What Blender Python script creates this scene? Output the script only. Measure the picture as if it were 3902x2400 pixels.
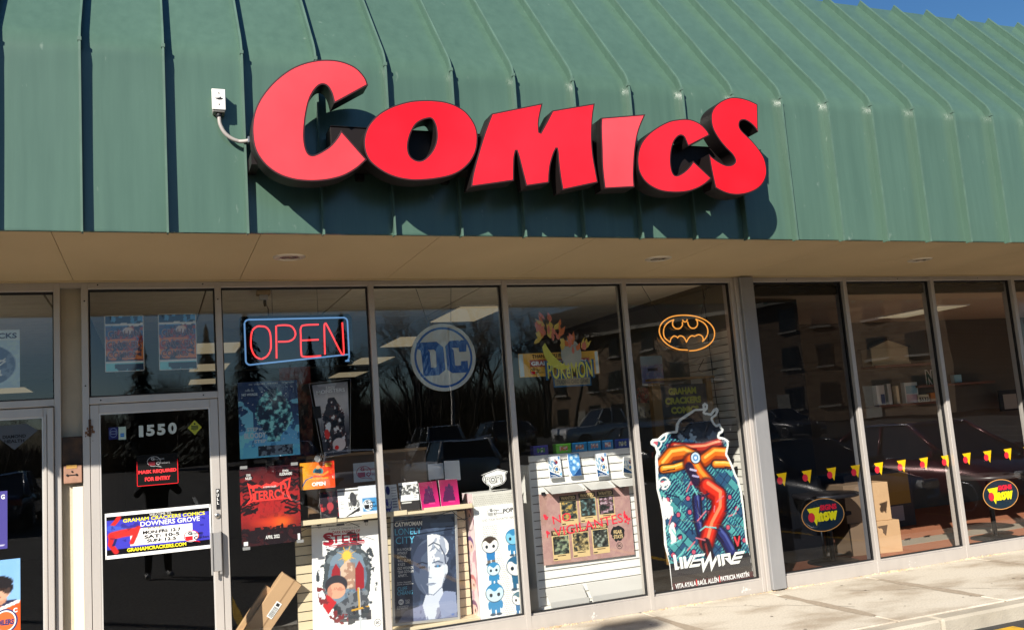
import bpy, bmesh, math, random
import numpy as np
from mathutils import Vector, Matrix

# ------------------------------------------------------------------ camera, world, sun, exposure
S = bpy.context.scene
COL = S.collection
for _o in list(bpy.data.objects):
    bpy.data.objects.remove(_o)

cam_data = bpy.data.cameras.new('camera')
cam_data.sensor_width = 36.0
cam_data.lens = 31.71
cam_data.clip_start = 0.05
cam_data.clip_end = 3000.0
cam = bpy.data.objects.new('camera', cam_data)
COL.objects.link(cam)
cam.matrix_world = Matrix(((0.92834,0.02145,-0.37111,0.85164),(-0.36418,-0.1477,-0.91954,-7.54467),(-0.07454,0.9888,-0.12931,1.70536),(0,0,0,1)))
S.camera = cam

SUN_DIR = Vector((-0.93, -1.0, 0.83)).normalized()
world = bpy.data.worlds.new('World')
S.world = world
world.use_nodes = True
_wn = world.node_tree.nodes
_sky = _wn.new('ShaderNodeTexSky')
_sky.sky_type = 'NISHITA'
_sky.sun_disc = False
_sky.sun_elevation = math.asin(SUN_DIR.z)
_sky.sun_rotation = math.atan2(SUN_DIR.x, SUN_DIR.y)
_sky.air_density = 1.0
_sky.dust_density = 0.2
_sky.ozone_density = 4.0
_hsv = _wn.new('ShaderNodeHueSaturation')
_hsv.inputs['Saturation'].default_value = 1.18
world.node_tree.links.new(_sky.outputs[0], _hsv.inputs['Color'])
world.node_tree.links.new(_hsv.outputs[0], _wn['Background'].inputs[0])
_wn['Background'].inputs[1].default_value = 0.055

sun_data = bpy.data.lights.new('sun', 'SUN')
sun_data.energy = 5.0
sun_data.angle = math.radians(0.53)
sun_data.color = (1.0, 0.93, 0.83)
sun = bpy.data.objects.new('sun', sun_data)
COL.objects.link(sun)
sun.rotation_euler = SUN_DIR.to_track_quat('Z', 'Y').to_euler()
sun.location = (-20, -25, 25)

S.view_settings.view_transform = 'Standard'
S.view_settings.look = 'None'
S.view_settings.exposure = 0.88
S.view_settings.gamma = 1.0
S.view_settings.use_curve_mapping = False
S.render.engine = 'CYCLES'
S.cycles.max_bounces = 7
S.cycles.transparent_max_bounces = 16
S.cycles.diffuse_bounces = 4
S.cycles.glossy_bounces = 4
S.cycles.caustics_reflective = False
S.cycles.caustics_refractive = False
S.cycles.sample_clamp_indirect = 6.0
S.cycles.use_denoising = True

RNG = random.Random(7)

# ------------------------------------------------------------------ helpers
def lin(c):
    return tuple(((x / 255.0) / 12.92 if x / 255.0 <= 0.04045 else ((x / 255.0 + 0.055) / 1.055) ** 2.4) for x in c[:3])

def new_mat(name):
    m = bpy.data.materials.new(name)
    m.use_nodes = True
    return m, m.node_tree.nodes, m.node_tree.links, m.node_tree.nodes['Principled BSDF']

_MC = {}
def mat(name, col, rough=0.6, metal=0.0, spec=0.5, noise=0.0, nscale=8.0, bump=0.0, bscale=40.0, stretch=(1, 1, 1), coat=0.0, second=None, thresh=(0.4, 0.7)):
    """plain or mottled Principled material; col is linear"""
    if name in _MC:
        return _MC[name]
    m, n, l, b = new_mat(name)
    b.inputs['Roughness'].default_value = rough
    b.inputs['Metallic'].default_value = metal
    b.inputs['Specular IOR Level'].default_value = spec
    b.inputs['Coat Weight'].default_value = coat
    b.inputs['Base Color'].default_value = (*col, 1)
    if noise or second or bump:
        tc = n.new('ShaderNodeTexCoord')
        mp = n.new('ShaderNodeMapping')
        mp.inputs['Scale'].default_value = stretch
        l.new(tc.outputs['Object'], mp.inputs[0])
    if noise or second:
        nz = n.new('ShaderNodeTexNoise')
        nz.inputs['Scale'].default_value = nscale
        nz.inputs['Detail'].default_value = 6
        l.new(mp.outputs[0], nz.inputs['Vector'])
        rp = n.new('ShaderNodeValToRGB')
        if second:
            rp.color_ramp.elements[0].position = thresh[0]
            rp.color_ramp.elements[1].position = thresh[1]
            rp.color_ramp.elements[0].color = (*col, 1)
            rp.color_ramp.elements[1].color = (*second, 1)
        else:
            rp.color_ramp.elements[0].position = 0.25
            rp.color_ramp.elements[1].position = 0.75
            rp.color_ramp.elements[0].color = (*[c * (1 - noise) for c in col], 1)
            rp.color_ramp.elements[1].color = (*[min(1, c * (1 + noise)) for c in col], 1)
        l.new(nz.outputs['Fac'], rp.inputs[0])
        l.new(rp.outputs[0], b.inputs['Base Color'])
    if bump:
        bz = n.new('ShaderNodeTexNoise')
        bz.inputs['Scale'].default_value = bscale
        bz.inputs['Detail'].default_value = 5
        l.new(mp.outputs[0], bz.inputs['Vector'])
        bp = n.new('ShaderNodeBump')
        bp.inputs['Strength'].default_value = bump
        bp.inputs['Distance'].default_value = 0.01
        l.new(bz.outputs['Fac'], bp.inputs['Height'])
        l.new(bp.outputs[0], b.inputs['Normal'])
    _MC[name] = m
    return m

def emit_mat(name, col, strength, base=(0.02, 0.02, 0.02)):
    if name in _MC:
        return _MC[name]
    m, n, l, b = new_mat(name)
    b.inputs['Base Color'].default_value = (*base, 1)
    b.inputs['Emission Color'].default_value = (*col, 1)
    b.inputs['Emission Strength'].default_value = strength
    b.inputs['Roughness'].default_value = 0.2
    _MC[name] = m
    return m

def print_mat(name, rough=0.55, spec=0.3):
    """flat print: colour comes from the sheet's own colour attribute"""
    if name in _MC:
        return _MC[name]
    m, n, l, b = new_mat(name)
    at = n.new('ShaderNodeAttribute')
    at.attribute_name = 'ink'
    l.new(at.outputs['Color'], b.inputs['Base Color'])
    b.inputs['Roughness'].default_value = rough
    b.inputs['Specular IOR Level'].default_value = spec
    _MC[name] = m
    return m

def glass_mat(name, tint=(1, 1, 1), ior=0.09, wobble=0.0):
    if name in _MC:
        return _MC[name]
    m = bpy.data.materials.new(name)
    m.use_nodes = True
    n, l = m.node_tree.nodes, m.node_tree.links
    n.remove(n['Principled BSDF'])
    out = n['Material Output']
    tr = n.new('ShaderNodeBsdfTransparent')
    tr.inputs[0].default_value = (*tint, 1)
    gl = n.new('ShaderNodeBsdfGlossy')
    gl.inputs['Roughness'].default_value = 0.0
    # Schlick reflectance from |incoming . normal|, the same from both faces of the sheet
    geo = n.new('ShaderNodeNewGeometry')
    dt = n.new('ShaderNodeVectorMath'); dt.operation = 'DOT_PRODUCT'
    l.new(geo.outputs['Incoming'], dt.inputs[0]); l.new(geo.outputs['Normal'], dt.inputs[1])
    def mth(op, a, b_=None):
        k = n.new('ShaderNodeMath'); k.operation = op
        for i, q in enumerate((a, b_)):
            if q is None: continue
            if isinstance(q, (int, float)): k.inputs[i].default_value = q
            else: l.new(q, k.inputs[i])
        return k.outputs[0]
    f0 = ior
    pw = mth('POWER', mth('SUBTRACT', 1.0, mth('ABSOLUTE', dt.outputs['Value'])), 5.0)
    fr_out = mth('ADD', mth('MULTIPLY', pw, 1.0 - f0), f0)
    mx = n.new('ShaderNodeMixShader')
    l.new(fr_out, mx.inputs[0])
    l.new(tr.outputs[0], mx.inputs[1])
    l.new(gl.outputs[0], mx.inputs[2])
    l.new(mx.outputs[0], out.inputs[0])
    if wobble:
        tc = n.new('ShaderNodeTexCoord')
        nz = n.new('ShaderNodeTexNoise')
        nz.inputs['Scale'].default_value = 1.6
        nz.inputs['Detail'].default_value = 1
        l.new(tc.outputs['Object'], nz.inputs['Vector'])
        bp = n.new('ShaderNodeBump')
        bp.inputs['Strength'].default_value = wobble
        bp.inputs['Distance'].default_value = 0.02
        l.new(nz.outputs['Fac'], bp.inputs['Height'])
        l.new(bp.outputs[0], gl.inputs['Normal'])
    _MC[name] = m
    return m

def tag(o, label=None, cat=None, group=None, kind=None):
    if label: o['label'] = label
    if cat: o['category'] = cat
    if group: o['group'] = group
    if kind: o['kind'] = kind
    return o

def thing(name, label, cat, loc=(0, 0, 0), rot=(0, 0, 0), group=None):
    o = bpy.data.objects.new(name, None)
    o.empty_display_size = 0.1
    COL.objects.link(o)
    o.location = loc
    o.rotation_euler = rot
    return tag(o, label, cat, group)

def origin(o):
    p = Vector((0, 0, 0))
    while o is not None:
        p += o.location
        o = o.parent
    return p

class MB:
    """collects shapes into one mesh"""
    def __init__(s):
        s.v, s.f, s.mi, s.sm = [], [], [], []
    def add(s, verts, faces, mi=0, smooth=False):
        b = len(s.v)
        s.v += [tuple(p) for p in verts]
        for f in faces:
            s.f.append([b + i for i in f]); s.mi.append(mi); s.sm.append(smooth)
        return s
    def box(s, x0, x1, y0, y1, z0, z1, mi=0):
        v = [(x0, y0, z0), (x1, y0, z0), (x1, y1, z0), (x0, y1, z0), (x0, y0, z1), (x1, y0, z1), (x1, y1, z1), (x0, y1, z1)]
        return s.add(v, [(0, 3, 2, 1), (4, 5, 6, 7), (0, 1, 5, 4), (1, 2, 6, 5), (2, 3, 7, 6), (3, 0, 4, 7)], mi)
    def prism(s, pts, y0, y1, mi=0, cap=True, side=True, smooth=False):
        """outline of (x, z), counter-clockwise seen from -y, extruded y0 (front) to y1"""
        n = len(pts)
        a = sum(pts[i][0] * pts[(i + 1) % n][1] - pts[(i + 1) % n][0] * pts[i][1] for i in range(n))
        if a < 0: pts = pts[::-1]
        v = [(p[0], y0, p[1]) for p in pts] + [(p[0], y1, p[1]) for p in pts]
        if cap:
            s.add(v, [list(range(n)), list(range(2 * n - 1, n - 1, -1))], mi)
        if side:
            s.add(v, [(i, i + n, (i + 1) % n + n, (i + 1) % n) for i in range(n)], mi, smooth)
        return s
    def tube(s, path, r, seg=8, mi=0, closed=False):
        P = [Vector(p) for p in path]
        n = len(P)
        rr = r if isinstance(r, (list, tuple)) else [r] * n
        vs, fs = [], []
        for i in range(n):
            if closed:
                d = P[(i + 1) % n] - P[i - 1]
            else:
                d = P[min(i + 1, n - 1)] - P[max(i - 1, 0)]
            d.normalize()
            up = Vector((0, 0, 1)) if abs(d.z) < 0.9 else Vector((1, 0, 0))
            a = d.cross(up).normalized(); b = a.cross(d)
            for k in range(seg):
                t = 2 * math.pi * k / seg
                vs.append(P[i] + (a * math.cos(t) + b * math.sin(t)) * rr[i])
        m = n if closed else n - 1
        for i in range(m):
            for k in range(seg):
                j = (i + 1) % n
                fs.append((i * seg + k, i * seg + (k + 1) % seg, j * seg + (k + 1) % seg, j * seg + k))
        if not closed:
            fs.append(list(range(seg))[::-1]); fs.append([(n - 1) * seg + k for k in range(seg)])
        return s.add(vs, fs, mi, True)
    def lathe(s, prof, seg=24, mi=0, axis='z', c=(0, 0, 0)):
        vs, fs = [], []
        for r, h in prof:
            for k in range(seg):
                t = 2 * math.pi * k / seg
                x, y = r * math.cos(t), r * math.sin(t)
                p = (x, y, h) if axis == 'z' else ((x, h, y) if axis == 'y' else (h, x, y))
                vs.append((p[0] + c[0], p[1] + c[1], p[2] + c[2]))
        for i in range(len(prof) - 1):
            for k in range(seg):
                fs.append((i * seg + k, i * seg + (k + 1) % seg, (i + 1) * seg + (k + 1) % seg, (i + 1) * seg + k))
        s.add(vs, fs, mi, True)
        if prof[0][0] > 1e-5: s.add(vs[:seg], [list(range(seg))[::-1]], mi)
        if prof[-1][0] > 1e-5: s.add(vs[-seg:], [list(range(seg))], mi)
        return s
    def mesh(s, name, mats):
        me = bpy.data.meshes.new(name)
        me.from_pydata(s.v, [], s.f)
        for m in (mats if isinstance(mats, (list, tuple)) else [mats]):
            me.materials.append(m)
        me.polygons.foreach_set('material_index', s.mi)
        me.polygons.foreach_set('use_smooth', s.sm)
        me.update()
        return me
    def build(s, name, mats, parent=None, local=False, bevel=0.0):
        if parent is not None and not local:
            o = origin(parent)
            s.v = [(p[0] - o.x, p[1] - o.y, p[2] - o.z) for p in s.v]
        me = s.mesh(name, mats)
        bm = bmesh.new(); bm.from_mesh(me)
        bmesh.ops.recalc_face_normals(bm, faces=bm.faces)
        if bevel:
            es = [e for e in bm.edges if len(e.link_faces) == 2 and e.calc_face_angle(0) > 0.6]
            bmesh.ops.bevel(bm, geom=es, offset=bevel, segments=1, affect='EDGES', clamp_overlap=True)
        bm.to_mesh(me); bm.free()
        return link(name, me, parent)

def link(name, me, parent=None, loc=None):
    ob = bpy.data.objects.new(name, me)
    COL.objects.link(ob)
    if parent is not None: ob.parent = parent
    if loc is not None: ob.location = loc
    return ob

def copy_tree(o, parent=None):
    c = o.copy()
    COL.objects.link(c)
    if parent is not None: c.parent = parent
    for ch in list(o.children):
        copy_tree(ch, c)
    return c

def smooth_outline(pts, n=8):
    """points (x, z) run through by a smooth curve; a third value marks a sharp corner"""
    N = len(pts)
    corners = [i for i, p in enumerate(pts) if len(p) > 2]
    P = [Vector((p[0], p[1])) for p in pts]
    out = []
    def cr(p0, p1, p2, p3, t):
        return 0.5 * ((2 * p1) + (-p0 + p2) * t + (2 * p0 - 5 * p1 + 4 * p2 - p3) * t * t + (-p0 + 3 * p1 - 3 * p2 + p3) * t ** 3)
    for i in range(N):
        j = (i + 1) % N
        ci, cj = i in corners, j in corners
        p1, p2 = P[i], P[j]
        if ci and cj:
            out.append(p1); continue
        p0 = P[i - 1] if not ci else p1 + (p1 - p2)
        p3 = P[(j + 1) % N] if not cj else p2 + (p2 - p1)
        for k in range(n):
            out.append(cr(p0, p1, p2, p3, k / n))
    return [(p.x, p.y) for p in out]

def inset(pts, d):
    n = len(pts)
    a = sum(pts[i][0] * pts[(i + 1) % n][1] - pts[(i + 1) % n][0] * pts[i][1] for i in range(n))
    sg = 1 if a > 0 else -1
    out = []
    for i in range(n):
        p0, p1, p2 = Vector(pts[i - 1]), Vector(pts[i]), Vector(pts[(i + 1) % n])
        e1, e2 = (p1 - p0), (p2 - p1)
        if e1.length < 1e-6 or e2.length < 1e-6:
            out.append(tuple(p1)); continue
        e1.normalize(); e2.normalize()
        n1 = Vector((-e1.y, e1.x)) * sg; n2 = Vector((-e2.y, e2.x)) * sg
        m = n1 + n2
        if m.length < 1e-3: m = n1
        m.normalize()
        k = d / max(0.45, m.dot(n1))
        out.append((p1.x + m.x * k, p1.y + m.y * k))
    return out

def filled(loops, y, mi=0):
    """flat face with holes at depth y: loops[0] outer, the rest holes -> (verts, tris)"""
    from mathutils.geometry import tessellate_polygon
    V = [[Vector((p[0], p[1], 0)) for p in lp] for lp in loops]
    flat = [(p[0], y, p[1]) for lp in loops for p in lp]
    return flat, [tuple(t) for t in tessellate_polygon(V)]

# lettering ---------------------------------------------------------------
def glyphs(text, bold=0.0, shear=0.0, space=1.0, line=1.0, align='CENTER'):
    cu = bpy.data.curves.new('lettering', 'FONT')
    cu.body = text
    cu.size = 1.0
    cu.offset = bold
    cu.shear = shear
    cu.space_character = space
    cu.space_line = line
    cu.align_x = align
    cu.resolution_u = 3
    ob = bpy.data.objects.new('lettering', cu)
    COL.objects.link(ob)
    dg = bpy.context.evaluated_depsgraph_get()
    me = bpy.data.meshes.new_from_object(ob.evaluated_get(dg))
    v = [(p.co.x, p.co.y) for p in me.vertices]
    f = [list(p.vertices) for p in me.polygons]
    bpy.data.objects.remove(ob); bpy.data.curves.remove(cu); bpy.data.meshes.remove(me)
    return v, f

def letters(parent, W, H, items, m, name='lettering', y=-0.002, warp=None):
    """items: (text, cx, cy, w, h, opts) as fractions of a W x H sheet, cy measured from its top; each line a part"""
    ob = None
    for it in items:
        text, cx, cy, w, h = it[:5]
        op = it[5] if len(it) > 5 else {}
        v, f = glyphs(text, op.get('bold', 0.0), op.get('shear', 0.0), op.get('space', 1.0), op.get('line', 1.0), op.get('align', 'CENTER'))
        if not v: continue
        xs = [p[0] for p in v]; zs = [p[1] for p in v]
        x0, x1, z0, z1 = min(xs), max(xs), min(zs), max(zs)
        rot = op.get('rot', 0.0)
        vv = []
        for p in v:
            x = ((p[0] - x0) / max(1e-6, x1 - x0) - 0.5) * w * W
            z = ((p[1] - z0) / max(1e-6, z1 - z0) - 0.5) * h * H
            if 'arch' in op: z += op['arch'] * H * (1 - (2 * x / (w * W)) ** 2)
            x, z = x * math.cos(rot) - z * math.sin(rot), x * math.sin(rot) + z * math.cos(rot)
            vv.append((x + (cx - 0.5) * W, y, z + (0.5 - cy) * H))
        mb = MB(); mb.add(vv, f)
        ob = link(name, mb.mesh(name, m), parent)
    return ob

# printed artwork ---------------------------------------------------------
class Art:
    """paints a sheet in numpy; colours 0..255 sRGB; u runs right, v runs down"""
    def __init__(s, nx, ny, bg, asp=None):
        s.nx, s.ny = nx, ny
        s.u, s.v = np.meshgrid(np.linspace(0, 1, nx), np.linspace(0, 1, ny))
        s.c = np.ones((ny, nx, 3)) * np.array(bg, float)
    def put(s, mask, col):
        m = np.clip(mask, 0, 1)[..., None]
        s.c = s.c * (1 - m) + np.array(col, float) * m
        return s
    def grad(s, c0, c1, t):
        t = np.clip(t, 0, 1)[..., None]
        s.c = np.array(c0, float) * (1 - t) + np.array(c1, float) * t
        return s
    def ell(s, cx, cy, rx, ry, col, rot=0.0, soft=0.06, a=1.0):
        x, y = s.u - cx, s.v - cy
        c, d = math.cos(rot), math.sin(rot)
        q = np.sqrt(((x * c + y * d) / rx) ** 2 + ((-x * d + y * c) / ry) ** 2)
        return s.put(a * np.clip((1 - q) / soft + 0.5, 0, 1), col)
    def inside(s, pts):
        m = np.zeros(s.u.shape, bool)
        n = len(pts)
        for i in range(n):
            (x0, y0), (x1, y1) = pts[i], pts[(i + 1) % n]
            if y0 == y1: continue
            c = ((y0 > s.v) != (y1 > s.v)) & (s.u < (x1 - x0) * (s.v - y0) / (y1 - y0) + x0)
            m ^= c
        return m
    def poly(s, pts, col, a=1.0):
        return s.put(s.inside(pts) * a, col)
    def rect(s, x0, y0, x1, y1, col, a=1.0):
        return s.put(((s.u > x0) & (s.u < x1) & (s.v > y0) & (s.v < y1)) * a, col)
    def seg(s, pts, w, col, a=1.0, asp=1.0):
        d = np.full(s.u.shape, 9.0)
        for (x0, y0), (x1, y1) in zip(pts[:-1], pts[1:]):
            dx, dy = x1 - x0, (y1 - y0) * asp
            t = np.clip(((s.u - x0) * dx + (s.v - y0) * asp * dy) / (dx * dx + dy * dy + 1e-9), 0, 1)
            d = np.minimum(d, np.hypot(s.u - x0 - t * dx, (s.v - y0) * asp - t * dy))
        return s.put(a * np.clip((w - d) / (0.35 * w) + 0.5, 0, 1), col)
    def noise(s, seed, fx, fy, octs=4):
        r = np.random.RandomState(seed)
        out = np.zeros(s.u.shape); amp, tot = 1.0, 0.0
        for o in range(octs):
            gx, gy = int(fx * 2 ** o) + 2, int(fy * 2 ** o) + 2
            g = r.rand(gy + 1, gx + 1)
            x = s.u * (gx - 1); y = s.v * (gy - 1)
            i = x.astype(int); j = y.astype(int)
            a = x - i; b = y - j
            a = a * a * (3 - 2 * a); b = b * b * (3 - 2 * b)
            out += amp * (g[j, i] * (1 - a) * (1 - b) + g[j, i + 1] * a * (1 - b) + g[j + 1, i] * (1 - a) * b + g[j + 1, i + 1] * a * b)
            tot += amp; amp *= 0.5
        return out / tot

def art_mesh(name, art, W, H, m, keep=None, curl=0.0):
    nx, ny = art.nx, art.ny
    gu, gv = np.meshgrid(np.linspace(0, 1, nx), np.linspace(0, 1, ny))
    X = (gu - 0.5) * W; Z = (0.5 - gv) * H
    Yc = curl * (np.sin(gu * 5.0 + 1.0) * 0.5 + np.sin(gv * 4.0 + gu * 2) * 0.5)
    co = np.stack([X, Yc, Z], -1).reshape(-1, 3)
    idx = np.arange(nx * ny).reshape(ny, nx)
    q = np.stack([idx[1:, :-1], idx[1:, 1:], idx[:-1, 1:], idx[:-1, :-1]], -1).reshape(-1, 4)
    if keep is not None:
        k = keep[1:, :-1] & keep[1:, 1:] & keep[:-1, 1:] & keep[:-1, :-1]
        q = q[k.reshape(-1)]
    me = bpy.data.meshes.new(name)
    me.vertices.add(len(co)); me.vertices.foreach_set('co', co.ravel())
    me.loops.add(q.size); me.loops.foreach_set('vertex_index', q.ravel())
    me.polygons.add(len(q))
    me.polygons.foreach_set('loop_start', np.arange(0, q.size, 4))
    me.polygons.foreach_set('loop_total', np.full(len(q), 4))
    c = np.clip(art.c, 0, 255) / 255.0
    c = np.where(c <= 0.04045, c / 12.92, ((c + 0.055) / 1.055) ** 2.4)
    rgba = np.concatenate([c.reshape(-1, 3), np.ones((nx * ny, 1))], 1)
    at = me.color_attributes.new('ink', 'FLOAT_COLOR', 'POINT')
    at.data.foreach_set('color', rgba.ravel())
    me.materials.append(m)
    me.update(); me.validate()
    return me

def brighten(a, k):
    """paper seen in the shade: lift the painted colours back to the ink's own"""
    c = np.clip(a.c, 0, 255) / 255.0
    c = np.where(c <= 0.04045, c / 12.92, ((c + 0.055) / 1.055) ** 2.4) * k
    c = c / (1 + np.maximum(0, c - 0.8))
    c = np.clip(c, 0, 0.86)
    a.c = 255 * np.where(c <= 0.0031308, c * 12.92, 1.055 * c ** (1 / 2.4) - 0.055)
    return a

PRINT = print_mat('printed_paper')
GLOSSPRINT = print_mat('printed_gloss', 0.25, 0.5)

def sheet(name, label, cat, X, Z, W, H, Y, art, group=None, rot=(0, 0, 0), m=None, keep=None, curl=0.0):
    """a printed sheet (mesh thing) centred on X, Y, Z"""
    me = art_mesh(name, art, W, H, m or PRINT, keep, curl)
    o = link(name, me, None, (X, Y, Z))
    o.rotation_euler = rot
    return tag(o, label, cat, group)

def flat(parent, W, H, polys, m, name, y=-0.002, thick=0.0):
    """flat coloured shapes on a sheet, given as fractions of it"""
    mb = MB()
    for pts in polys:
        P = [((p[0] - 0.5) * W, (0.5 - p[1]) * H) for p in pts]
        if thick: mb.prism(P, y - thick, y)
        else:
            v, t = filled([P], y); mb.add(v, t)
    return link(name, mb.mesh(name, m), parent)

def ring(cx, cy, rx, ry, n=48, a0=0.0, a1=2 * math.pi):
    return [(cx + rx * math.cos(a0 + (a1 - a0) * k / n), cy + ry * math.sin(a0 + (a1 - a0) * k / n)) for k in range(n)]

# ------------------------------------------------------------------ materials
ALU = mat('aluminium_frame', (0.50, 0.465, 0.43), 0.42, 0.35, 0.5, noise=0.06, nscale=3.0, stretch=(3, 3, 0.6))
ALU_D = mat('aluminium_inner', (0.20, 0.19, 0.185), 0.5, 0.3)
GASKET = mat('black_gasket', (0.008, 0.008, 0.009), 0.6)
GLASS = glass_mat('window_glass', (0.95, 0.965, 0.96), 0.095, 0.05)
DARKGLASS = glass_mat('tinted_glass', (0.48, 0.51, 0.56), 0.038, 0.05)
WHITE = mat('white_paper', (0.80, 0.80, 0.79), 0.6, 0, 0.3)
BLACK = mat('black_ink', (0.012, 0.012, 0.014), 0.5, 0, 0.3)
INK_WHITE = mat('white_ink', (0.82, 0.82, 0.80), 0.5, 0, 0.3)
TAN = mat('tan_stucco', (0.36, 0.30, 0.215), 0.85, noise=0.12, nscale=2.2, bump=0.3, bscale=120)
CARDBOARD = mat('cardboard', (0.46, 0.29, 0.155), 0.8, noise=0.05, nscale=5)
RED_INK = mat('red_ink', lin((225, 25, 35)), 0.5, 0, 0.3)
def metal_green():
    m, n, l, b = new_mat('green_painted_steel')
    tc = n.new('ShaderNodeTexCoord')
    mp = n.new('ShaderNodeMapping'); mp.inputs['Scale'].default_value = (14, 14, 0.9)
    geo = n.new('ShaderNodeNewGeometry')
    l.new(geo.outputs['Position'], mp.inputs[0])
    nz = n.new('ShaderNodeTexNoise'); nz.inputs['Scale'].default_value = 1.0; nz.inputs['Detail'].default_value = 8; nz.inputs['Roughness'].default_value = 0.65
    l.new(mp.outputs[0], nz.inputs['Vector'])
    rp = n.new('ShaderNodeValToRGB')
    rp.color_ramp.elements[0].position = 0.28; rp.color_ramp.elements[0].color = (0.059, 0.112, 0.082, 1)
    rp.color_ramp.elements[1].position = 0.74; rp.color_ramp.elements[1].color = (0.076, 0.140, 0.103, 1)
    l.new(nz.outputs['Fac'], rp.inputs[0])
    # chalky wear specks
    n2 = n.new('ShaderNodeTexNoise'); n2.inputs['Scale'].default_value = 9.0; n2.inputs['Detail'].default_value = 9
    mp2 = n.new('ShaderNodeMapping'); mp2.inputs['Scale'].default_value = (2.0, 2.0, 0.8)
    l.new(geo.outputs['Position'], mp2.inputs[0]); l.new(mp2.outputs[0], n2.inputs['Vector'])
    r2 = n.new('ShaderNodeValToRGB'); r2.color_ramp.elements[0].position = 0.70; r2.color_ramp.elements[1].position = 0.80
    l.new(n2.outputs['Fac'], r2.inputs[0])
    mx = n.new('ShaderNodeMixRGB'); mx.inputs[2].default_value = (0.16, 0.22, 0.18, 1)
    l.new(r2.outputs[0], mx.inputs[0]); l.new(rp.outputs[0], mx.inputs[1])
    # broad fading
    n3 = n.new('ShaderNodeTexNoise'); n3.inputs['Scale'].default_value = 0.55; n3.inputs['Detail'].default_value = 3
    l.new(geo.outputs['Position'], n3.inputs['Vector'])
    m3 = n.new('ShaderNodeMixRGB'); m3.blend_type = 'MULTIPLY'; m3.inputs[0].default_value = 1.0
    r3 = n.new('ShaderNodeValToRGB'); r3.color_ramp.elements[0].position = 0.3; r3.color_ramp.elements[0].color = (0.90, 0.91, 0.90, 1); r3.color_ramp.elements[1].position = 0.7; r3.color_ramp.elements[1].color = (1.07, 1.06, 1.07, 1)
    l.new(n3.outputs['Fac'], r3.inputs[0]); l.new(mx.outputs[0], m3.inputs[1]); l.new(r3.outputs[0], m3.inputs[2])
    l.new(m3.outputs[0], b.inputs['Base Color'])
    b.inputs['Roughness'].default_value = 0.30
    b.inputs['Specular IOR Level'].default_value = 0.50
    b.inputs['Coat Weight'].default_value = 0.45
    b.inputs['Coat Roughness'].default_value = 0.18
    # fine grit
    n4 = n.new('ShaderNodeTexNoise'); n4.inputs['Scale'].default_value = 320
    l.new(geo.outputs['Position'], n4.inputs['Vector'])
    bp = n.new('ShaderNodeBump'); bp.inputs['Strength'].default_value = 0.08; bp.inputs['Distance'].default_value = 0.003
    l.new(n4.outputs['Fac'], bp.inputs['Height']); l.new(bp.outputs[0], b.inputs['Normal'])
    return m
GREEN = metal_green()
PALE_GREEN = mat('pale_seam_edge', (0.080, 0.142, 0.110), 0.5, 0, 0.4, noise=0.15, nscale=6)  # seam caps and clips: slightly paler green than the panels

# ------------------------------------------------------------------ ground
def gz(y):
    """the parking lot climbs gently away from the shops"""
    if y > -9.5: return -0.13
    return -0.13 + min(1.25, (-9.5 - y) * 0.031) + max(0.0, (-48 - y) * 0.012)

def concrete():
    m, n, l, b = new_mat('sidewalk_concrete')
    geo = n.new('ShaderNodeNewGeometry')
    nz = n.new('ShaderNodeTexNoise'); nz.inputs['Scale'].default_value = 1.3; nz.inputs['Detail'].default_value = 8; nz.inputs['Roughness'].default_value = 0.6
    mp = n.new('ShaderNodeMapping'); mp.inputs['Scale'].default_value = (0.8, 1.5, 1)
    l.new(geo.outputs['Position'], mp.inputs[0]); l.new(mp.outputs[0], nz.inputs['Vector'])
    rp = n.new('ShaderNodeValToRGB')
    e = rp.color_ramp.elements
    e[0].position = 0.36; e[0].color = (0.40, 0.335, 0.255, 1)
    e[1].position = 0.52; e[1].color = (0.60, 0.545, 0.45, 1)
    x = e.new(0.8); x.color = (0.64, 0.59, 0.50, 1)
    l.new(nz.outputs['Fac'], rp.inputs[0])
    n2 = n.new('ShaderNodeTexNoise'); n2.inputs['Scale'].default_value = 60; n2.inputs['Detail'].default_value = 6
    l.new(geo.outputs['Position'], n2.inputs['Vector'])
    r2 = n.new('ShaderNodeValToRGB'); r2.color_ramp.elements[0].position = 0.3; r2.color_ramp.elements[0].color = (0.80, 0.80, 0.80, 1); r2.color_ramp.elements[1].position = 0.6; r2.color_ramp.elements[1].color = (1, 1, 1, 1)
    l.new(n2.outputs['Fac'], r2.inputs[0])
    mx = n.new('ShaderNodeMixRGB'); mx.blend_type = 'MULTIPLY'; mx.inputs[0].default_value = 1
    l.new(rp.outputs[0], mx.inputs[1]); l.new(r2.outputs[0], mx.inputs[2])
    l.new(mx.outputs[0], b.inputs['Base Color'])
    b.inputs['Roughness'].default_value = 0.9; b.inputs['Specular IOR Level'].default_value = 0.2
    bp = n.new('ShaderNodeBump'); bp.inputs['Strength'].default_value = 0.35; bp.inputs['Distance'].default_value = 0.004
    l.new(n2.outputs['Fac'], bp.inputs['Height']); l.new(bp.outputs[0], b.inputs['Normal'])
    return m
CONC = concrete()
KERBM = mat('kerb_concrete', (0.40, 0.36, 0.29), 0.9, 0, 0.2, noise=0.22, nscale=3, bump=0.4, bscale=70)
MORTAR = mat('joint_mortar', (0.36, 0.30, 0.23), 0.95, 0, 0.1, noise=0.2, nscale=30, bump=0.5, bscale=90)
ASPH = mat('asphalt', (0.060, 0.058, 0.056), 0.9, 0, 0.25, noise=0.25, nscale=1.2, bump=0.5, bscale=150)
EARTH = mat('dry_grass', (0.10, 0.085, 0.045), 0.95, 0, 0.1, noise=0.3, nscale=0.6, bump=0.5, bscale=30)
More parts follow.
